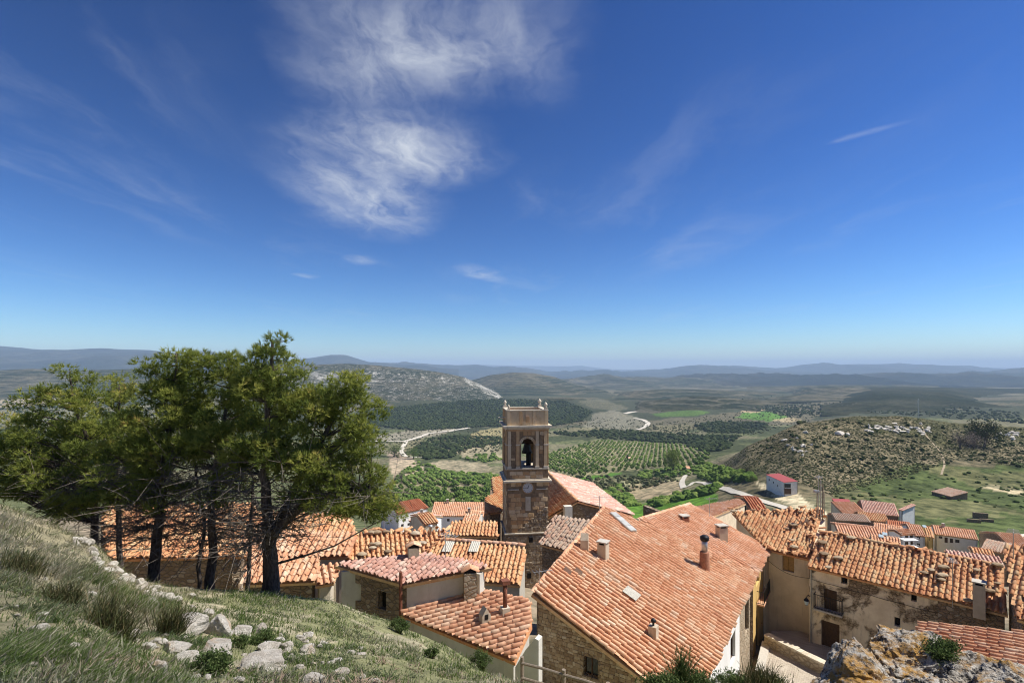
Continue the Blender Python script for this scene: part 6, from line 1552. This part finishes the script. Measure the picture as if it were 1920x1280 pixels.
pine('tall pine with a leaning trunk, second thick trunk from the bank', 16.0, [(284, 1094), (292, 1020), (303, 940), (310, 860), (322, 770), (336, 662)], .20,
     [(337, 668, 22, 20), (308, 700, 42, 28), (350, 715, 40, 30), (288, 742, 38, 28), (345, 760, 48, 34), (272, 792, 48, 36), (328, 800, 52, 36), (255, 848, 58, 36), (318, 852, 50, 36), (236, 890, 56, 28), (300, 900, 45, 26), (250, 935, 50, 22), (330, 930, 44, 18)], .85, dead=85)
pine('thin crooked pine trunk leaning beside the straight middle pine', 17.2, [(368, 1098), (378, 1050), (380, 980), (366, 880), (362, 790), (366, 730)], .085, [(368, 740, 30, 28), (362, 785, 36, 34), (372, 838, 40, 26)], .8, dead=55)
pine('straight middle pine with a dark trunk and many bare twigs', 16.0, [(393, 1102), (396, 1030), (402, 940), (412, 840), (425, 750), (432, 672)], .165,
     [(390, 690, 32, 26), (432, 685, 28, 26), (425, 730, 42, 34), (432, 785, 50, 38), (392, 832, 42, 32), (438, 850, 46, 34), (366, 846, 36, 20), (412, 890, 36, 22), (430, 920, 40, 16)], .85, dead=55)
pine('thin pine trunk standing next to the forked pine', 17.4, [(460, 1094), (468, 1030), (474, 960), (478, 860), (478, 760), (482, 690)], .085, [(480, 700, 28, 24), (468, 745, 36, 32), (480, 800, 40, 30)], .8, dead=45)
pine('largest pine with a thick forked trunk at the slope edge', 15.4, [(505, 1098), (506, 1050), (508, 990), (500, 920), (502, 840), (506, 740), (514, 640)], .27,
     [(513, 648, 18, 18), (506, 680, 38, 24), (548, 690, 26, 20), (490, 722, 44, 32), (548, 735, 40, 32), (518, 765, 54, 36), (500, 812, 58, 32), (480, 855, 55, 32), (545, 855, 62, 40),
      (655, 704, 18, 20), (640, 742, 38, 32), (682, 765, 24, 34), (600, 762, 44, 36), (622, 812, 58, 36), (674, 832, 34, 42), (600, 872, 64, 36), (664, 892, 52, 40), (702, 932, 38, 34), (640, 936, 54, 28), (580, 920, 42, 24), (718, 965, 24, 22)],
     .95, [(.28, .3, [(530, 960), (570, 880), (620, 800), (655, 700)]), (.30, -.3, [(550, 960), (610, 925), (690, 920)])], 110)

# ================================================================== rocks
def rock_shape(sub, seed, cuts=9, rough=.10):
    r = np.random.default_rng(seed); V_, F_ = sub; V_ = V_.copy()
    for _ in range(cuts):
        n_ = r.normal(size=3); n_ /= np.linalg.norm(n_); c = r.uniform(.45, .8); d_ = V_ @ n_; V_ = V_ - np.where(d_ > c, (d_ - c) * .92, 0)[:, None] * n_
    q = V_ + seed * 3.17
    return V_ * (1 + rough * 1.6 * fbm(q * 1.6, 4)[:, None] + rough * .9 * ridged(q * 3.5, 4)[:, None]), F_
def rock(px, py, wp, hp, label, grp, sub=ICO3, mat=None, seed=None, dmin=.8, name='rock', sink=.25, deep=None, cuts=9, rough=.10, d=None):
    """px,py: middle of the rock as seen; wp,hp: its size in photograph pixels"""
    g_ = hit(px, py + hp * .4, dmin) if d is None else P(px, py + hp * .4, d)
    if g_ is None: return
    s = g_[1] / F; seed = seed if seed is not None else int(px * 7 + py); V_, F_ = rock_shape(sub, seed, cuts, rough)
    a, b = wp * s / 2 * 1.12, hp * s / 2 * 1.25
    V_ = V_ * [a, deep or a * .8, b]; c = g_ + [0, 0, b * (1 - sink * 2)]
    return solo(name, V_ + c, [F_], mat or ROCK, label, 'rock', grp, origin=c - [0, 0, b * .6], smooth=False)
ROCKS = [
 (352, 1168, 74, 48, 'largest pale boulder in the lower left grass'), (414, 1172, 56, 44, 'blocky pale boulder beside the largest one'), (458, 1182, 44, 26, 'low pale rock at the right end of the boulder row'), (488, 1178, 26, 20, 'small round rock ending the boulder row'),
 (393, 1148, 22, 16, 'small brown rock perched above the two boulders'), (297, 1254, 36, 34, 'white angular stone standing alone at the bottom'), (404, 1216, 84, 36, 'flat white slab of rock below the boulder row'), (330, 1212, 52, 24, 'flat rock left of the white slab'), (352, 1230, 46, 26, 'tilted white slab above the green cushion plant'),
 (280, 1209, 30, 20, 'small white stone left of the flat rocks'), (496, 1243, 92, 36, 'long sloping white slab near the bottom edge'), (503, 1214, 48, 18, 'tan flat rock above the long slab'), (538, 1208, 22, 14, 'small stone in reddish herbs right of the tan rock'), (578, 1216, 28, 18, 'lone stone at the right end of the rocky patch'),
 (584, 1268, 50, 28, 'pale rock cut by the bottom edge of the picture'), (640, 1262, 36, 20, 'small pale rock beyond the long slab'), (138, 1211, 20, 18, 'small yellowish stone in the rough grass'), (72, 1176, 36, 16, 'flat tan stone in the long grass'), (250, 1186, 28, 14, 'thin stone beside the broom'), (83, 1152, 22, 10, 'tiny flat stone in the long grass'),
 (360, 1116, 14, 10, 'single small stone on the green shelf under the pines'), (288, 1128, 24, 20, 'tan stone just under the old wall'), (20, 1215, 34, 16, 'pale stone at the left picture edge'), (60, 1244, 20, 10, 'little stone near the lower left corner'), (206, 1275, 18, 10, 'pebble at the bottom edge'),
 (360, 1137, 16, 10, 'small stone right of the broom tips'), (700, 1275, 24, 12, 'stone at the bottom of the green slope')]
for (px, py, wp, hp, lab) in ROCKS: rock(px, py, wp * .92, hp * .92, lab, 'pale rocks in the foreground grass')
# remains of a dry stone wall down the bank
ow_l = 'loose pale stone in the crumbling wall line above the pine trunks'
path = [(150, 1008), (163, 1016), (172, 1032), (183, 1048), (190, 1058), (205, 1062), (218, 1066), (228, 1076), (240, 1082), (255, 1086), (268, 1092), (282, 1108), (295, 1112), (310, 1110), (322, 1114)]
for k, (px, py) in enumerate(path):
    for j in range(3): rock(px + random.gauss(0, 7), py + random.gauss(0, 5) + 4, random.uniform(10, 24), random.uniform(8, 17), ow_l, 'stones of the crumbling wall', ICO2, seed=900 + k * 5 + j, name='wall_stone')
for k in range(26):
    px, py = random.uniform(20, 330), random.uniform(1030, 1270); rock(px, py, random.uniform(6, 15), random.uniform(4, 9), 'small loose stone lying in the rough bank grass', 'loose stones on the bank', ICO2, seed=500 + k, name='loose_stone')
for k in range(80):
    px, py = random.uniform(200, 680), random.uniform(1188, 1278); rock(px, py, random.uniform(6, 20), random.uniform(4, 11), 'small white stone scattered around the pale slabs', 'small stones around the slabs', ICO2, seed=700 + k, name='loose_stone')
# lichen crag in the lower right corner
ICO5 = ico(5)
for k, (px, py, wp, hp, d_, lab) in enumerate([(1612, 1272, 150, 112, 6.6, 'lichen covered crag with orange crown at the left of the corner outcrop'), (1704, 1250, 140, 118, 7.0, 'highest peak of the lichen crag in front of the low roof'), (1665, 1290, 130, 70, 6.2, 'dark cleft lower block of the lichen crag'),
        (1800, 1276, 150, 84, 6.6, 'broad grey block of the lichen crag below the green bush'), (1888, 1266, 150, 70, 6.2, 'pale block of the lichen crag in the picture corner'), (1566, 1284, 62, 44, 6.0, 'small orange lichen block at the left foot of the crag'), (1760, 1300, 120, 60, 5.9, 'front block of the lichen crag at the bottom edge')]):
    rock(px, py + 34, wp, hp, lab, 'blocks of the lichen crag', ICO5, ROCK_LICHEN, 40 + k, name='crag', d=d_, sink=.0, cuts=18, rough=.24, deep=wp * d_ / F * .5)

# ================================================================== foreground grass
N = 270000
px = np.concatenate([rng.uniform(-180, 1090, N), rng.uniform(1090, 2300, 60000)]); py = np.concatenate([rng.uniform(935, 1420, N), rng.uniform(1300, 1560, 60000)])
crest = np.interp(px, [-200, 0, 170, 250, 500, 620, 750, 860, 950, 1090], [920, 935, 1005, 1080, 1095, 1108, 1160, 1205, 1262, 1330])
px, py = px[py > crest], py[py > crest]
j = np.interp(px, PXS, np.arange(len(PXS))); j0 = np.floor(j).astype(int)
Q = HY - F * GZ / gy
dep = np.zeros(len(px)); i_near = DS < 21
for c in np.unique(j0):
    s = j0 == c; q = Q[i_near, c]; dd = DS[i_near]; mono = np.minimum.accumulate(q); dep[s] = np.interp(-py[s], -mono, dd)
ok = (dep > 2.2) & (dep < 20); px, dep = px[ok], dep[ok]
gxp = (px - CX) / F * dep; gz_ = ground_z(gxp, dep); B0 = np.stack([gxp, dep, gz_], 1)
pn1 = fbm(B0 / 1.2, 3); pn2 = fbm(B0 / .5 + 9, 3); bank = 1 - sstep(250, 420, px)
keep = rng.random(len(px)) < np.clip(.40 + 1.7 * pn2 + .10 * bank, .05, 1); B0, pn1, pn2, bank, px = B0[keep], pn1[keep], pn2[keep], bank[keep], px[keep]
n = len(B0)
pn3 = fbm(B0 / 2.6 + 31, 3)
H_ = (.05 + .08 * rng.random(n) + .12 * bank * rng.random(n)) * np.clip(.9 + 1.3 * pn1, .45, 1.7) * np.where(rng.random(n) < .025, 2.2, 1) * (.62 + .38 * sstep(5, 10, B0[:, 1]))
lean = np.stack([rng.normal(.22 + .18 * bank, .42, n), rng.normal(-.05, .42, n), np.ones(n)], 1); lean /= np.linalg.norm(lean, axis=1)[:, None]
dry = np.clip(.23 + 1.7 * pn3 - .9 * np.clip(pn1, -.3, .5) + .26 * bank, 0, 1)
val = np.clip(dry * .75 + rng.normal(0, .15, n) + .04, 0, 1); val = np.where(rng.random(n) < .20, rng.uniform(.6, 1, n), val)
mid = B0 + lean * (H_ * .55)[:, None]; tip = B0 + lean * H_[:, None] + np.stack([H_ * .22 * (.3 + bank), rng.normal(0, .25, n) * H_, -H_ * .10], 1)
sv = np.stack([rng.normal(size=n), rng.normal(size=n) * .4, np.zeros(n)], 1); sv /= np.linalg.norm(sv, axis=1)[:, None] + 1e-9
wd = rng.uniform(.0022, .0055, n)[:, None] * (B0[:, 1:2] / 9 + .45)
Vg = np.stack([B0 - sv * wd - [0, 0, .02], B0 + sv * wd - [0, 0, .02], mid - sv * wd * .75, mid + sv * wd * .75, tip], 1).reshape(-1, 3); o5 = np.arange(n)[:, None] * 5
tag(put('grass', mesh_np('grass', Vg, [o5 + np.array([[0, 1, 3, 2]]), o5 + np.array([[2, 3, 4]])], GRASSM, False, np.concatenate([val, val]))), 'rough dry and green grass covering the foreground bank', 'grass', kind='stuff')

# low leafy herbs between the grass
HERB = foliage('low_herbs', [(0, (0.08, 0.11, 0.05)), (0.4, (0.15, 0.17, 0.095)), (0.65, (0.26, 0.245, 0.18)), (0.85, (0.30, 0.22, 0.16)), (1, (0.30, 0.15, 0.11))], 0.25, False)
pick = rng.choice(n, 5200, replace=False); c0 = B0[pick]; hv_ = np.clip(.35 + 1.6 * fbm(c0 / 1.6 + 77, 3) + rng.normal(0, .15, 5200), 0, 1); kk = 26
v = rng.normal(size=(5200, kk, 3)) * [1, 1, .45] + [0, 0, .35]; v /= np.linalg.norm(v, axis=2)[..., None]; rad = rng.uniform(.04, .12, (5200, 1, 1)); p0 = c0[:, None] + v * rad * rng.random((5200, kk, 1)); d0 = v + rng.normal(size=v.shape) * .5
Vh, Fh = blades(p0.reshape(-1, 3), (p0 + d0 * rad * .55).reshape(-1, 3), np.full(5200 * kk, .013)); tag(put('herbs', mesh_np('herbs', Vh, [Fh], HERB, False, np.repeat(np.clip(hv_ * .85, 0, 1), kk))), 'low grey green and reddish herbs among the foreground grass', 'herbs', kind='stuff')

# ================================================================== shrubs near the camera
def bush(px, py, wp, hp, label, mat, n=2600, d=None, leaf=(.03, .06), grp=None, name='shrub', lw=.02, cat='shrub'):
    g_ = hit(px, py + hp * .5) if d is None else P(px, py + hp * .5, d); s = g_[1] / F; a, h = wp * s / 2, hp * s
    b = thing(name, label, cat, g_, grp); st_ = MB(); T_ = []
    for _ in range(26):
        an = random.uniform(0, 6.28); r = random.random() ** .5; t_ = g_ + [math.cos(an) * a * r, math.sin(an) * a * r * .8, h * (.98 - .5 * r * r) * random.uniform(.75, 1.08)]; m2 = g_ * .5 + t_ * .5 + [0, 0, .12 * h]
        st_.tube([g_ + [math.cos(an) * a * .15, math.sin(an) * a * .15, -.05], m2, t_], [.012, .008, .003], 4, False); T_.append((m2, t_))
    st_.part('stem', BROOM, b)
    k = rng.integers(0, len(T_), n); M0 = np.array([q[0] for q in T_])[k]; T0 = np.array([q[1] for q in T_])[k]; f_ = rng.random((n, 1)) ** .6
    p = M0 * (1 - f_) + T0 * f_ + rng.normal(size=(n, 3)) * a * .13; dr = rng.normal(size=(n, 3)) + [0, 0, .8]; dr /= np.linalg.norm(dr, axis=1)[:, None]
    V_, F_ = blades(p, p + dr * rng.uniform(*leaf, (n, 1)), np.full(n, lw)); put('foliage', mesh_np('foliage', V_, [F_], mat, False, rng.random(n)), b); return b
def broom(px, py, wp, hp, label, n=420, mat=None, grp='broom on the bank', lean=.35, d=None, name='broom_shrub'):
    g_ = hit(px, py + hp * .5) if d is None else P(px, py + hp * .5, d); s = g_[1] / F; a, h = wp * s / 2, hp * s
    b = thing(name, label, 'shrub', g_, grp)
    p = g_ + rng.normal(size=(n, 3)) * [a * .38, a * .3, .0]; p[:, 2] = ground_z(p[:, 0], p[:, 1]) - .03 if d is None else g_[2]; dr = rng.normal(size=(n, 3)) * [.30, .25, .1] + [lean, 0, 1]; dr /= np.linalg.norm(dr, axis=1)[:, None]
    t_ = p + dr * (h * rng.uniform(.55, 1.15, (n, 1))); V_, F_ = blades(p, t_, np.full(n, .012)); put('stem', mesh_np('stem', V_, [F_], mat or BROOM, False, rng.random(n)), b)
    m2 = 900; k = rng.integers(0, n, m2); q = p[k] + (t_[k] - p[k]) * rng.uniform(.15, .8, (m2, 1)); d2 = dr[k] + rng.normal(size=(m2, 3)) * .4; V_, F_ = blades(q, q + d2 * .07, np.full(m2, .009)); put('twig', mesh_np('twig', V_, [F_], mat or BROOM, False, rng.random(m2)), b)
broom(205, 1140, 92, 84, 'dark broom bush with upright stems in the middle of the bank'); broom(312, 1150, 60, 78, 'thinner broom leaning over the largest boulder', 260); broom(40, 1050, 80, 50, 'greyish broom near the left picture edge', 300); broom(120, 1105, 70, 50, 'low broom left of the dark bush', 240)
bush(397, 1246, 84, 40, 'green cushion plant below the white slab', SHRUB, 2600, leaf=(.02, .04), grp='cushion plants', name='cushion_plant', lw=.014, cat='plant'); bush(492, 1196, 46, 26, 'green cushion plant at the end of the boulder row', SHRUB, 1400, leaf=(.02, .04), grp='cushion plants', name='cushion_plant', lw=.014, cat='plant'); bush(452, 1202, 34, 24, 'small cushion plant between boulder row and slab', SHRUB, 900, leaf=(.02, .04), grp='cushion plants', name='cushion_plant', lw=.014, cat='plant')
GB = 'bushes on the green slope'
bush(748, 1172, 38, 28, 'round green bush at the top of the slope beside the pipe', SHRUB, 1800, grp=GB); bush(810, 1224, 28, 20, 'small bluish bush in the middle of the slope', SHRUB, 1000, grp=GB); bush(903, 1236, 46, 40, 'leafy bush at the lower end of the slope', SHRUB, 1800, grp=GB); bush(882, 1202, 30, 26, 'twiggy bush at the eave of the light orange roof', SHRUB, 700, grp=GB)
CB = 'bushes at the bottom edge'
bush(1290, 1284, 100, 52, 'green bush in front of the big roof eave', SHRUB, 3600, 8.0, grp=CB); bush(1375, 1290, 96, 42, 'broad low bush at the bottom before the white facade', SHRUB, 3400, 8.2, grp=CB); bush(1450, 1294, 90, 36, 'low grey bush below the cobbled lane', SHRUB, 2600, 8.4, grp=CB, ); bush(1240, 1290, 90, 44, 'low bush under the tile eave at the bottom', SHRUB, 2400, 7.6, grp=CB)
broom(1276, 1240, 34, 62, 'tall leafy sprig standing before the orange tiles', 70, SHRUB, CB, 0.0, 7.9, 'leafy_sprig'); broom(1430, 1265, 90, 40, 'fine grass tuft beside the lane', 260, BROOM, CB, 0.1, 8.0, 'grass_tuft')
bush(1772, 1222, 78, 34, 'dark green bush growing on top of the lichen crag', SHRUB, 2600, 6.8, leaf=(.025, .045), grp=None)

# ================================================================== trees and scrub of the valley
def clump_mesh(sub, seed, amp=.35):
    V_, F_ = sub; V_ = V_ * (1 + amp * fbm(V_ * 1.7 + seed * 5.1, 3) * 1.6)[:, None]; return V_ * [1, 1, .85] + [0, 0, .7], F_
ICO0 = ico(0)
def project(p): return CX + F * p[:, 0] / p[:, 1], HY - F * p[:, 2] / p[:, 1]
def seen(p, lift=0.0):
    """keep the points that the terrain does not hide"""
    px_, py_ = project(p); jj = np.clip(np.interp(px_, PXS, np.arange(len(PXS))).astype(int), 0, len(PXS) - 1); ii = np.clip(np.interp(np.log(p[:, 1]), LD, np.arange(len(LD))).astype(int) - 3, 0, len(LD) - 1)
    mm = np.minimum.accumulate(HY - F * GZ[25:] / DS[25:, None], axis=0)
    return mm[np.clip(ii - 25, 0, None), jj] > py_ - lift
def in_polys(polys, n, dmin):
    out = []
    A_ = [abs(sum(p[i][0] * p[(i + 1) % len(p)][1] - p[(i + 1) % len(p)][0] * p[i][1] for i in range(len(p)))) / 2 for p in polys]
    for p, a in zip(polys, A_):
        xs, ys = [q[0] for q in p], [q[1] for q in p]; k = int(n * a / sum(A_)); got = 0
        while got < k:
            x, y = random.uniform(min(xs), max(xs)), random.uniform(min(ys), max(ys))
            if inpoly(np.array([x]), np.array([y]), p)[0]:
                got += 1; g_ = hit(x, y, dmin)
                if g_ is not None: out.append(g_)
    return np.array(out)
def mass(name, label, pts, r, mat, sub=ICO0, flat=.8, kind='stuff'):
    n = len(pts); V_, F_ = [], []; 
    parts = []
    for v in range(3):
        s = np.arange(n) % 3 == v; bV, bF = clump_mesh(sub, v + 1); sc = rng.uniform(r[0], r[1], s.sum())
        parts.append(scatter(bV, [bF], pts[s] - np.stack([0 * sc, 0 * sc, sc * .15], 1), np.stack([sc, sc, sc * flat], 1), rng.uniform(0, 6.28, s.sum()), rng.random(s.sum())))
    off = 0; Vs, Fs, Rs = [], [], []
    for V0, F0, R0 in parts: Vs.append(V0); Fs.append(F0[0] + off); Rs.append(R0); off += len(V0)
    return tag(put(name, mesh_np(name, np.concatenate(Vs), [np.concatenate(Fs)], mat, False, np.concatenate(Rs))), label, None, None, kind)
# orchards in rows
def orchard(poly, x0, x1, y0, y1, sp, rot):
    u = np.arange(-400, 400, sp); U_, V_ = np.meshgrid(u, u); U_ = U_ + rng.normal(0, .35, U_.shape); V_ = V_ + rng.normal(0, .35, V_.shape); cx, cy = (x0 + x1) / 2, (y0 + y1) / 2
    X = cx + U_ * math.cos(rot) - V_ * math.sin(rot); Y = cy + U_ * math.sin(rot) + V_ * math.cos(rot); s = (Y > 150); p = np.stack([X[s], Y[s], ground_z(X[s], Y[s])], 1); a, b = project(p)
    p = p[inpoly(a, b, poly)]; p = p[seen(p, 3)]; return p[rng.random(len(p)) < np.clip(.92 + .9 * fbm(p / 28.0, 2), .25, .97)]
o1 = orchard([(735, 905), (800, 885), (860, 890), (930, 890), (935, 950), (738, 950)], -110, -20, 380, 520, 7.4, .35)
o2 = orchard([(1025, 850), (1120, 826), (1270, 832), (1330, 850), (1320, 872), (1200, 880), (1080, 893), (1025, 880)], 60, 280, 500, 850, 8.5, .5)
def orch_tree_me(seed, sub):
    bV, bF = clump_mesh(sub, seed, .6); bV = bV * (1 + np.random.default_rng(seed).normal(0, .13, (len(bV), 1))); mb = MB().tube([(0, 0, -.2), (.03, 0, .5), (0, .02, .9)], [.09, .07, .06], 5); tv, tf = mb.arrays()
    V_ = np.concatenate([bV * [1, 1, 1.0] + [0, 0, .45], tv]); return V_, bF, tf
OT = []
for k in range(3):
    V_, bF, tf = orch_tree_me(k + 3, ICO2); nb = len(bF)
    tris = [bF]; off = len(V_) - sum(1 for _ in range(0)); tvn = len(V_) - len(tf[0]) * 0
    base = len(V_) - (3 * 5)
    OT.append(mesh_np('orchard_tree', V_, [bF] + [f + base for f in tf], None, False, np.concatenate([rng.random(nb) * .35, np.zeros(sum(len(f) for f in tf))]), None, [ORCH, BARK], np.concatenate([np.zeros(nb), np.ones(sum(len(f) for f in tf))])))
def orchard_trees(pts, n_ind, r, label, grp):
    order = np.argsort(pts[:, 1]); 
    for i in order[:n_ind]:
        s = random.uniform(*r) * random.choice((.7, .9, 1, 1, 1.1)); o_ = put('orchard_tree', OT[random.randrange(3)], None, Matrix.Translation(Vector(pts[i])) @ Matrix.Rotation(random.uniform(0, 6.28), 4, 'Z') @ Matrix.Diagonal((s, s, s * random.uniform(.85, 1.1), 1)))
        tag(o_, label, 'tree', grp)
    if len(order) > n_ind: mass('orchard', label.replace('tree', 'trees', 1), pts[order[n_ind:]] + [0, 0, .5], r, ORCH, ICO1, .95)
orchard_trees(o1, 160, (1.5, 2.5), 'small green orchard tree in the rows left of the tower', 'orchard left of the tower')
orchard_trees(o2, 140, (1.3, 2.3), 'small green orchard tree in the rows right of the tower', 'orchard right of the tower')
# woods and thickets that read as one mass
mass('oak_wood', 'dark oak wood on the slope behind the tower', in_polys([[(690, 797), (700, 768), (760, 762), (860, 752), (940, 748), (1060, 752), (1110, 772), (1090, 790), (1025, 800), (900, 800), (780, 808)]], 5200, 700), (3.0, 5.5), OAK)
mass('oak_thicket', 'dark scattered oaks along the valley fields', in_polys([[(770, 850), (795, 825), (860, 816), (940, 822), (940, 834), (870, 842), (850, 858), (800, 862)], [(1025, 812), (1150, 805), (1290, 815), (1390, 818), (1360, 845), (1330, 850), (1270, 832), (1120, 822)], [(1300, 800), (1330, 790), (1420, 790), (1450, 800), (1400, 812), (1330, 812)], [(1230, 775), (1300, 745), (1420, 750), (1560, 770), (1480, 780), (1380, 765), (1300, 762)]], 1900, 400), (2.2, 4.6), OAK, ICO1)
mass('green_thicket', 'leafy green trees and hedges around the valley fields', in_polys([[(735, 905), (765, 875), (780, 866), (850, 885), (935, 893), (935, 905), (860, 898), (800, 895)], [(860, 858), (930, 850), (940, 862), (900, 868)], [(1130, 942), (1125, 925), (1160, 912), (1185, 938), (1200, 948), (1150, 950)], [(1190, 886), (1330, 868), (1340, 884), (1270, 894), (1200, 900)], [(1215, 944), (1270, 930), (1345, 912), (1350, 922), (1270, 940), (1220, 952)], [(1300, 890), (1330, 870), (1400, 890), (1420, 902), (1340, 905)]], 620, 150), (1.4, 3.2), ORCH, ICO2)
mass('scrub', 'low dry scrub covering the rocky hill', in_polys([[(1325, 888), (1400, 838), (1500, 793), (1600, 780), (1700, 781), (1800, 796), (1920, 803), (1960, 880), (1800, 862), (1700, 892), (1560, 930), (1500, 905), (1430, 885), (1380, 895)]], 8000, 170), (.2, .62), SCRUB, ICO1, .6)
mass('hill_bushes', 'larger dark bushes dotted over the rocky hill', in_polys([[(1400, 845), (1500, 795), (1600, 782), (1800, 798), (1920, 805), (1960, 880), (1800, 865), (1700, 890), (1580, 900)], [(1760, 830), (1920, 830), (1960, 878), (1800, 864)]], 260, 170), (.5, 1.3), OAK, ICO1, .8)
mass('meadow_bushes', 'dark bushes scattered over the green meadow', in_polys([[(1560, 930), (1700, 890), (1960, 880), (1960, 960), (1760, 940), (1600, 945)], [(1850, 905), (1960, 915), (1960, 925), (1880, 918)]], 110, 130), (.3, 1.1), SHRUB, ICO2, .7)
mass('far_hedges', 'far hedges and trees on the plain beyond the scrub hill', in_polys([[(1380, 752), (1500, 742), (1700, 752), (1920, 775), (1920, 795), (1760, 782), (1600, 772), (1480, 785)], [(1190, 738), (1420, 738), (1560, 748), (1400, 760), (1230, 765)]], 1100, 600), (2.0, 4.5), OAK)
mass('plain_trees', 'dots of trees and hedges on the dry plain', in_polys([[(-60, 700), (330, 700), (330, 810), (-60, 830)]], 1300, 500), (2.5, 5.5), OAK)
mass('valley_shrubs', 'sparse shrubs on the stony valley slopes', in_polys([[(700, 810), (860, 800), (940, 805), (940, 850), (740, 860)], [(1025, 800), (1110, 780), (1230, 790), (1300, 800), (1290, 815), (1030, 815)], [(1190, 800), (1400, 770), (1560, 765), (1520, 790), (1400, 820), (1250, 815)], [(1040, 895), (1190, 890), (1280, 900), (1150, 930)]], 1900, 300), (1.0, 2.4), SCRUB)
# single trees that stand out
def leafy(px, py, hp, label, mat, wr=.8, n=2600, dmin=100, leafs=1.0, name='tree', cat='tree', trunk=.22):
    g_ = hit(px, py, dmin); s = g_[1] / F; h = hp * s; a = h * wr / 2; t_ = thing(name, label, cat, g_)
    mb = MB().tube([g_ + [0, 0, -.3], g_ + [.02 * h, 0, h * .3], g_ + [0, .02 * h, h * .6]], [.045 * h, .03 * h, .012 * h], 7)
    C = []
    for _ in range(30):
        v = rng.normal(size=3); v /= np.linalg.norm(v); v *= rng.random() ** .4; c = g_ + [v[0] * a * .8, v[1] * a * .8, h * (trunk + (1 - trunk) * .5) + v[2] * h * (1 - trunk) * .42]; C.append(c); mb.tube([g_ + [0, 0, h * .3], (g_ + [0, 0, h * .4]) * .5 + c * .5, c], [.014 * h, .008 * h, .002 * h], 4, False)
    mb.part('trunk', BARK, t_); C = np.array(C); k = rng.integers(0, 30, n); v = rng.normal(size=(n, 3)); v /= np.linalg.norm(v, axis=1)[:, None]
    p = C[k] + v * rng.random((n, 1)) ** .4 * a * .36; d_ = rng.normal(size=(n, 3)); d_ /= np.linalg.norm(d_, axis=1)[:, None]; l = h * .045 * leafs; V_, F_ = blades(p - d_ * l / 2, p + d_ * l / 2, np.full(n, l * .8)); put('crown', mesh_np('crown', V_, [F_], mat, False, np.clip(rng.random(n) * .5 + (v[:, 2] + 1) * .25, 0, 1)), t_)
leafy(1262, 886, 42, 'pale green leafy tree beside the white track in the valley', POPLAR, 1.0)
leafy(1176, 866, 16, 'dark cypress by the tiny farm building in the valley', OAK, .35, 900)
leafy(1846, 838, 52, 'large dark evergreen oak on the shoulder of the scrub hill', OAK, 1.25, 3200, trunk=.08)
leafy(1800, 842, 40, 'grey leafless tree left of the dark oak on the hill', BARE, 1.2, 900, leafs=.7, trunk=.1); leafy(1826, 842, 32, 'grey brown bush under the dark oak on the hill', BARE, 1.3, 1200, trunk=.05)
leafy(740, 856, 26, 'bare greyish tree beside the forked road in the valley', POPLAR, 1.5, 1200, trunk=.1); leafy(775, 860, 22, 'round dark green tree at the road fork in the valley', ORCH, 1.4, 1500, trunk=.08); leafy(752, 905, 26, 'purple grey leafless shrub on bare soil right of the pines', BARE, 1.2, 900, leafs=.6, trunk=.05)
leafy(1412, 905, 18, 'green bush above the track near the red roofed barn', ORCH, 1.4, 900, trunk=.05); leafy(1400, 890, 20, 'olive green tree on the bank left of the red roofed barn', SCRUB, 1.3, 900, trunk=.06)
# pale outcrops along the hill top
for k in range(70):
    if k < 44: px_, py_ = random.uniform(1622, 1745), 0; py_ = 797 + (px_ - 1622) * .03 + random.gauss(3, 5)
    elif k < 56: px_, py_ = random.gauss(1505, 14), random.gauss(832, 9)
    else: px_, py_ = random.uniform(1850, 1920), random.uniform(808, 822)
    rock(px_, py_, random.uniform(4, 12), random.uniform(2.5, 7), 'pale limestone outcrop along the upper scrub hill', 'pale outcrops on the scrub hill', ICO2, dmin=170, seed=2000 + k, name='outcrop', cuts=12, rough=.32, sink=.4)
rock(1575, 812, 16, 8, 'flat boulder lying alone on the scrub hill', 'pale outcrops on the scrub hill', ICO2, dmin=170, seed=3001, name='outcrop'); rock(1590, 814, 8, 8, 'small boulder next to the flat one on the hill', 'pale outcrops on the scrub hill', ICO2, dmin=170, seed=3002, name='outcrop')
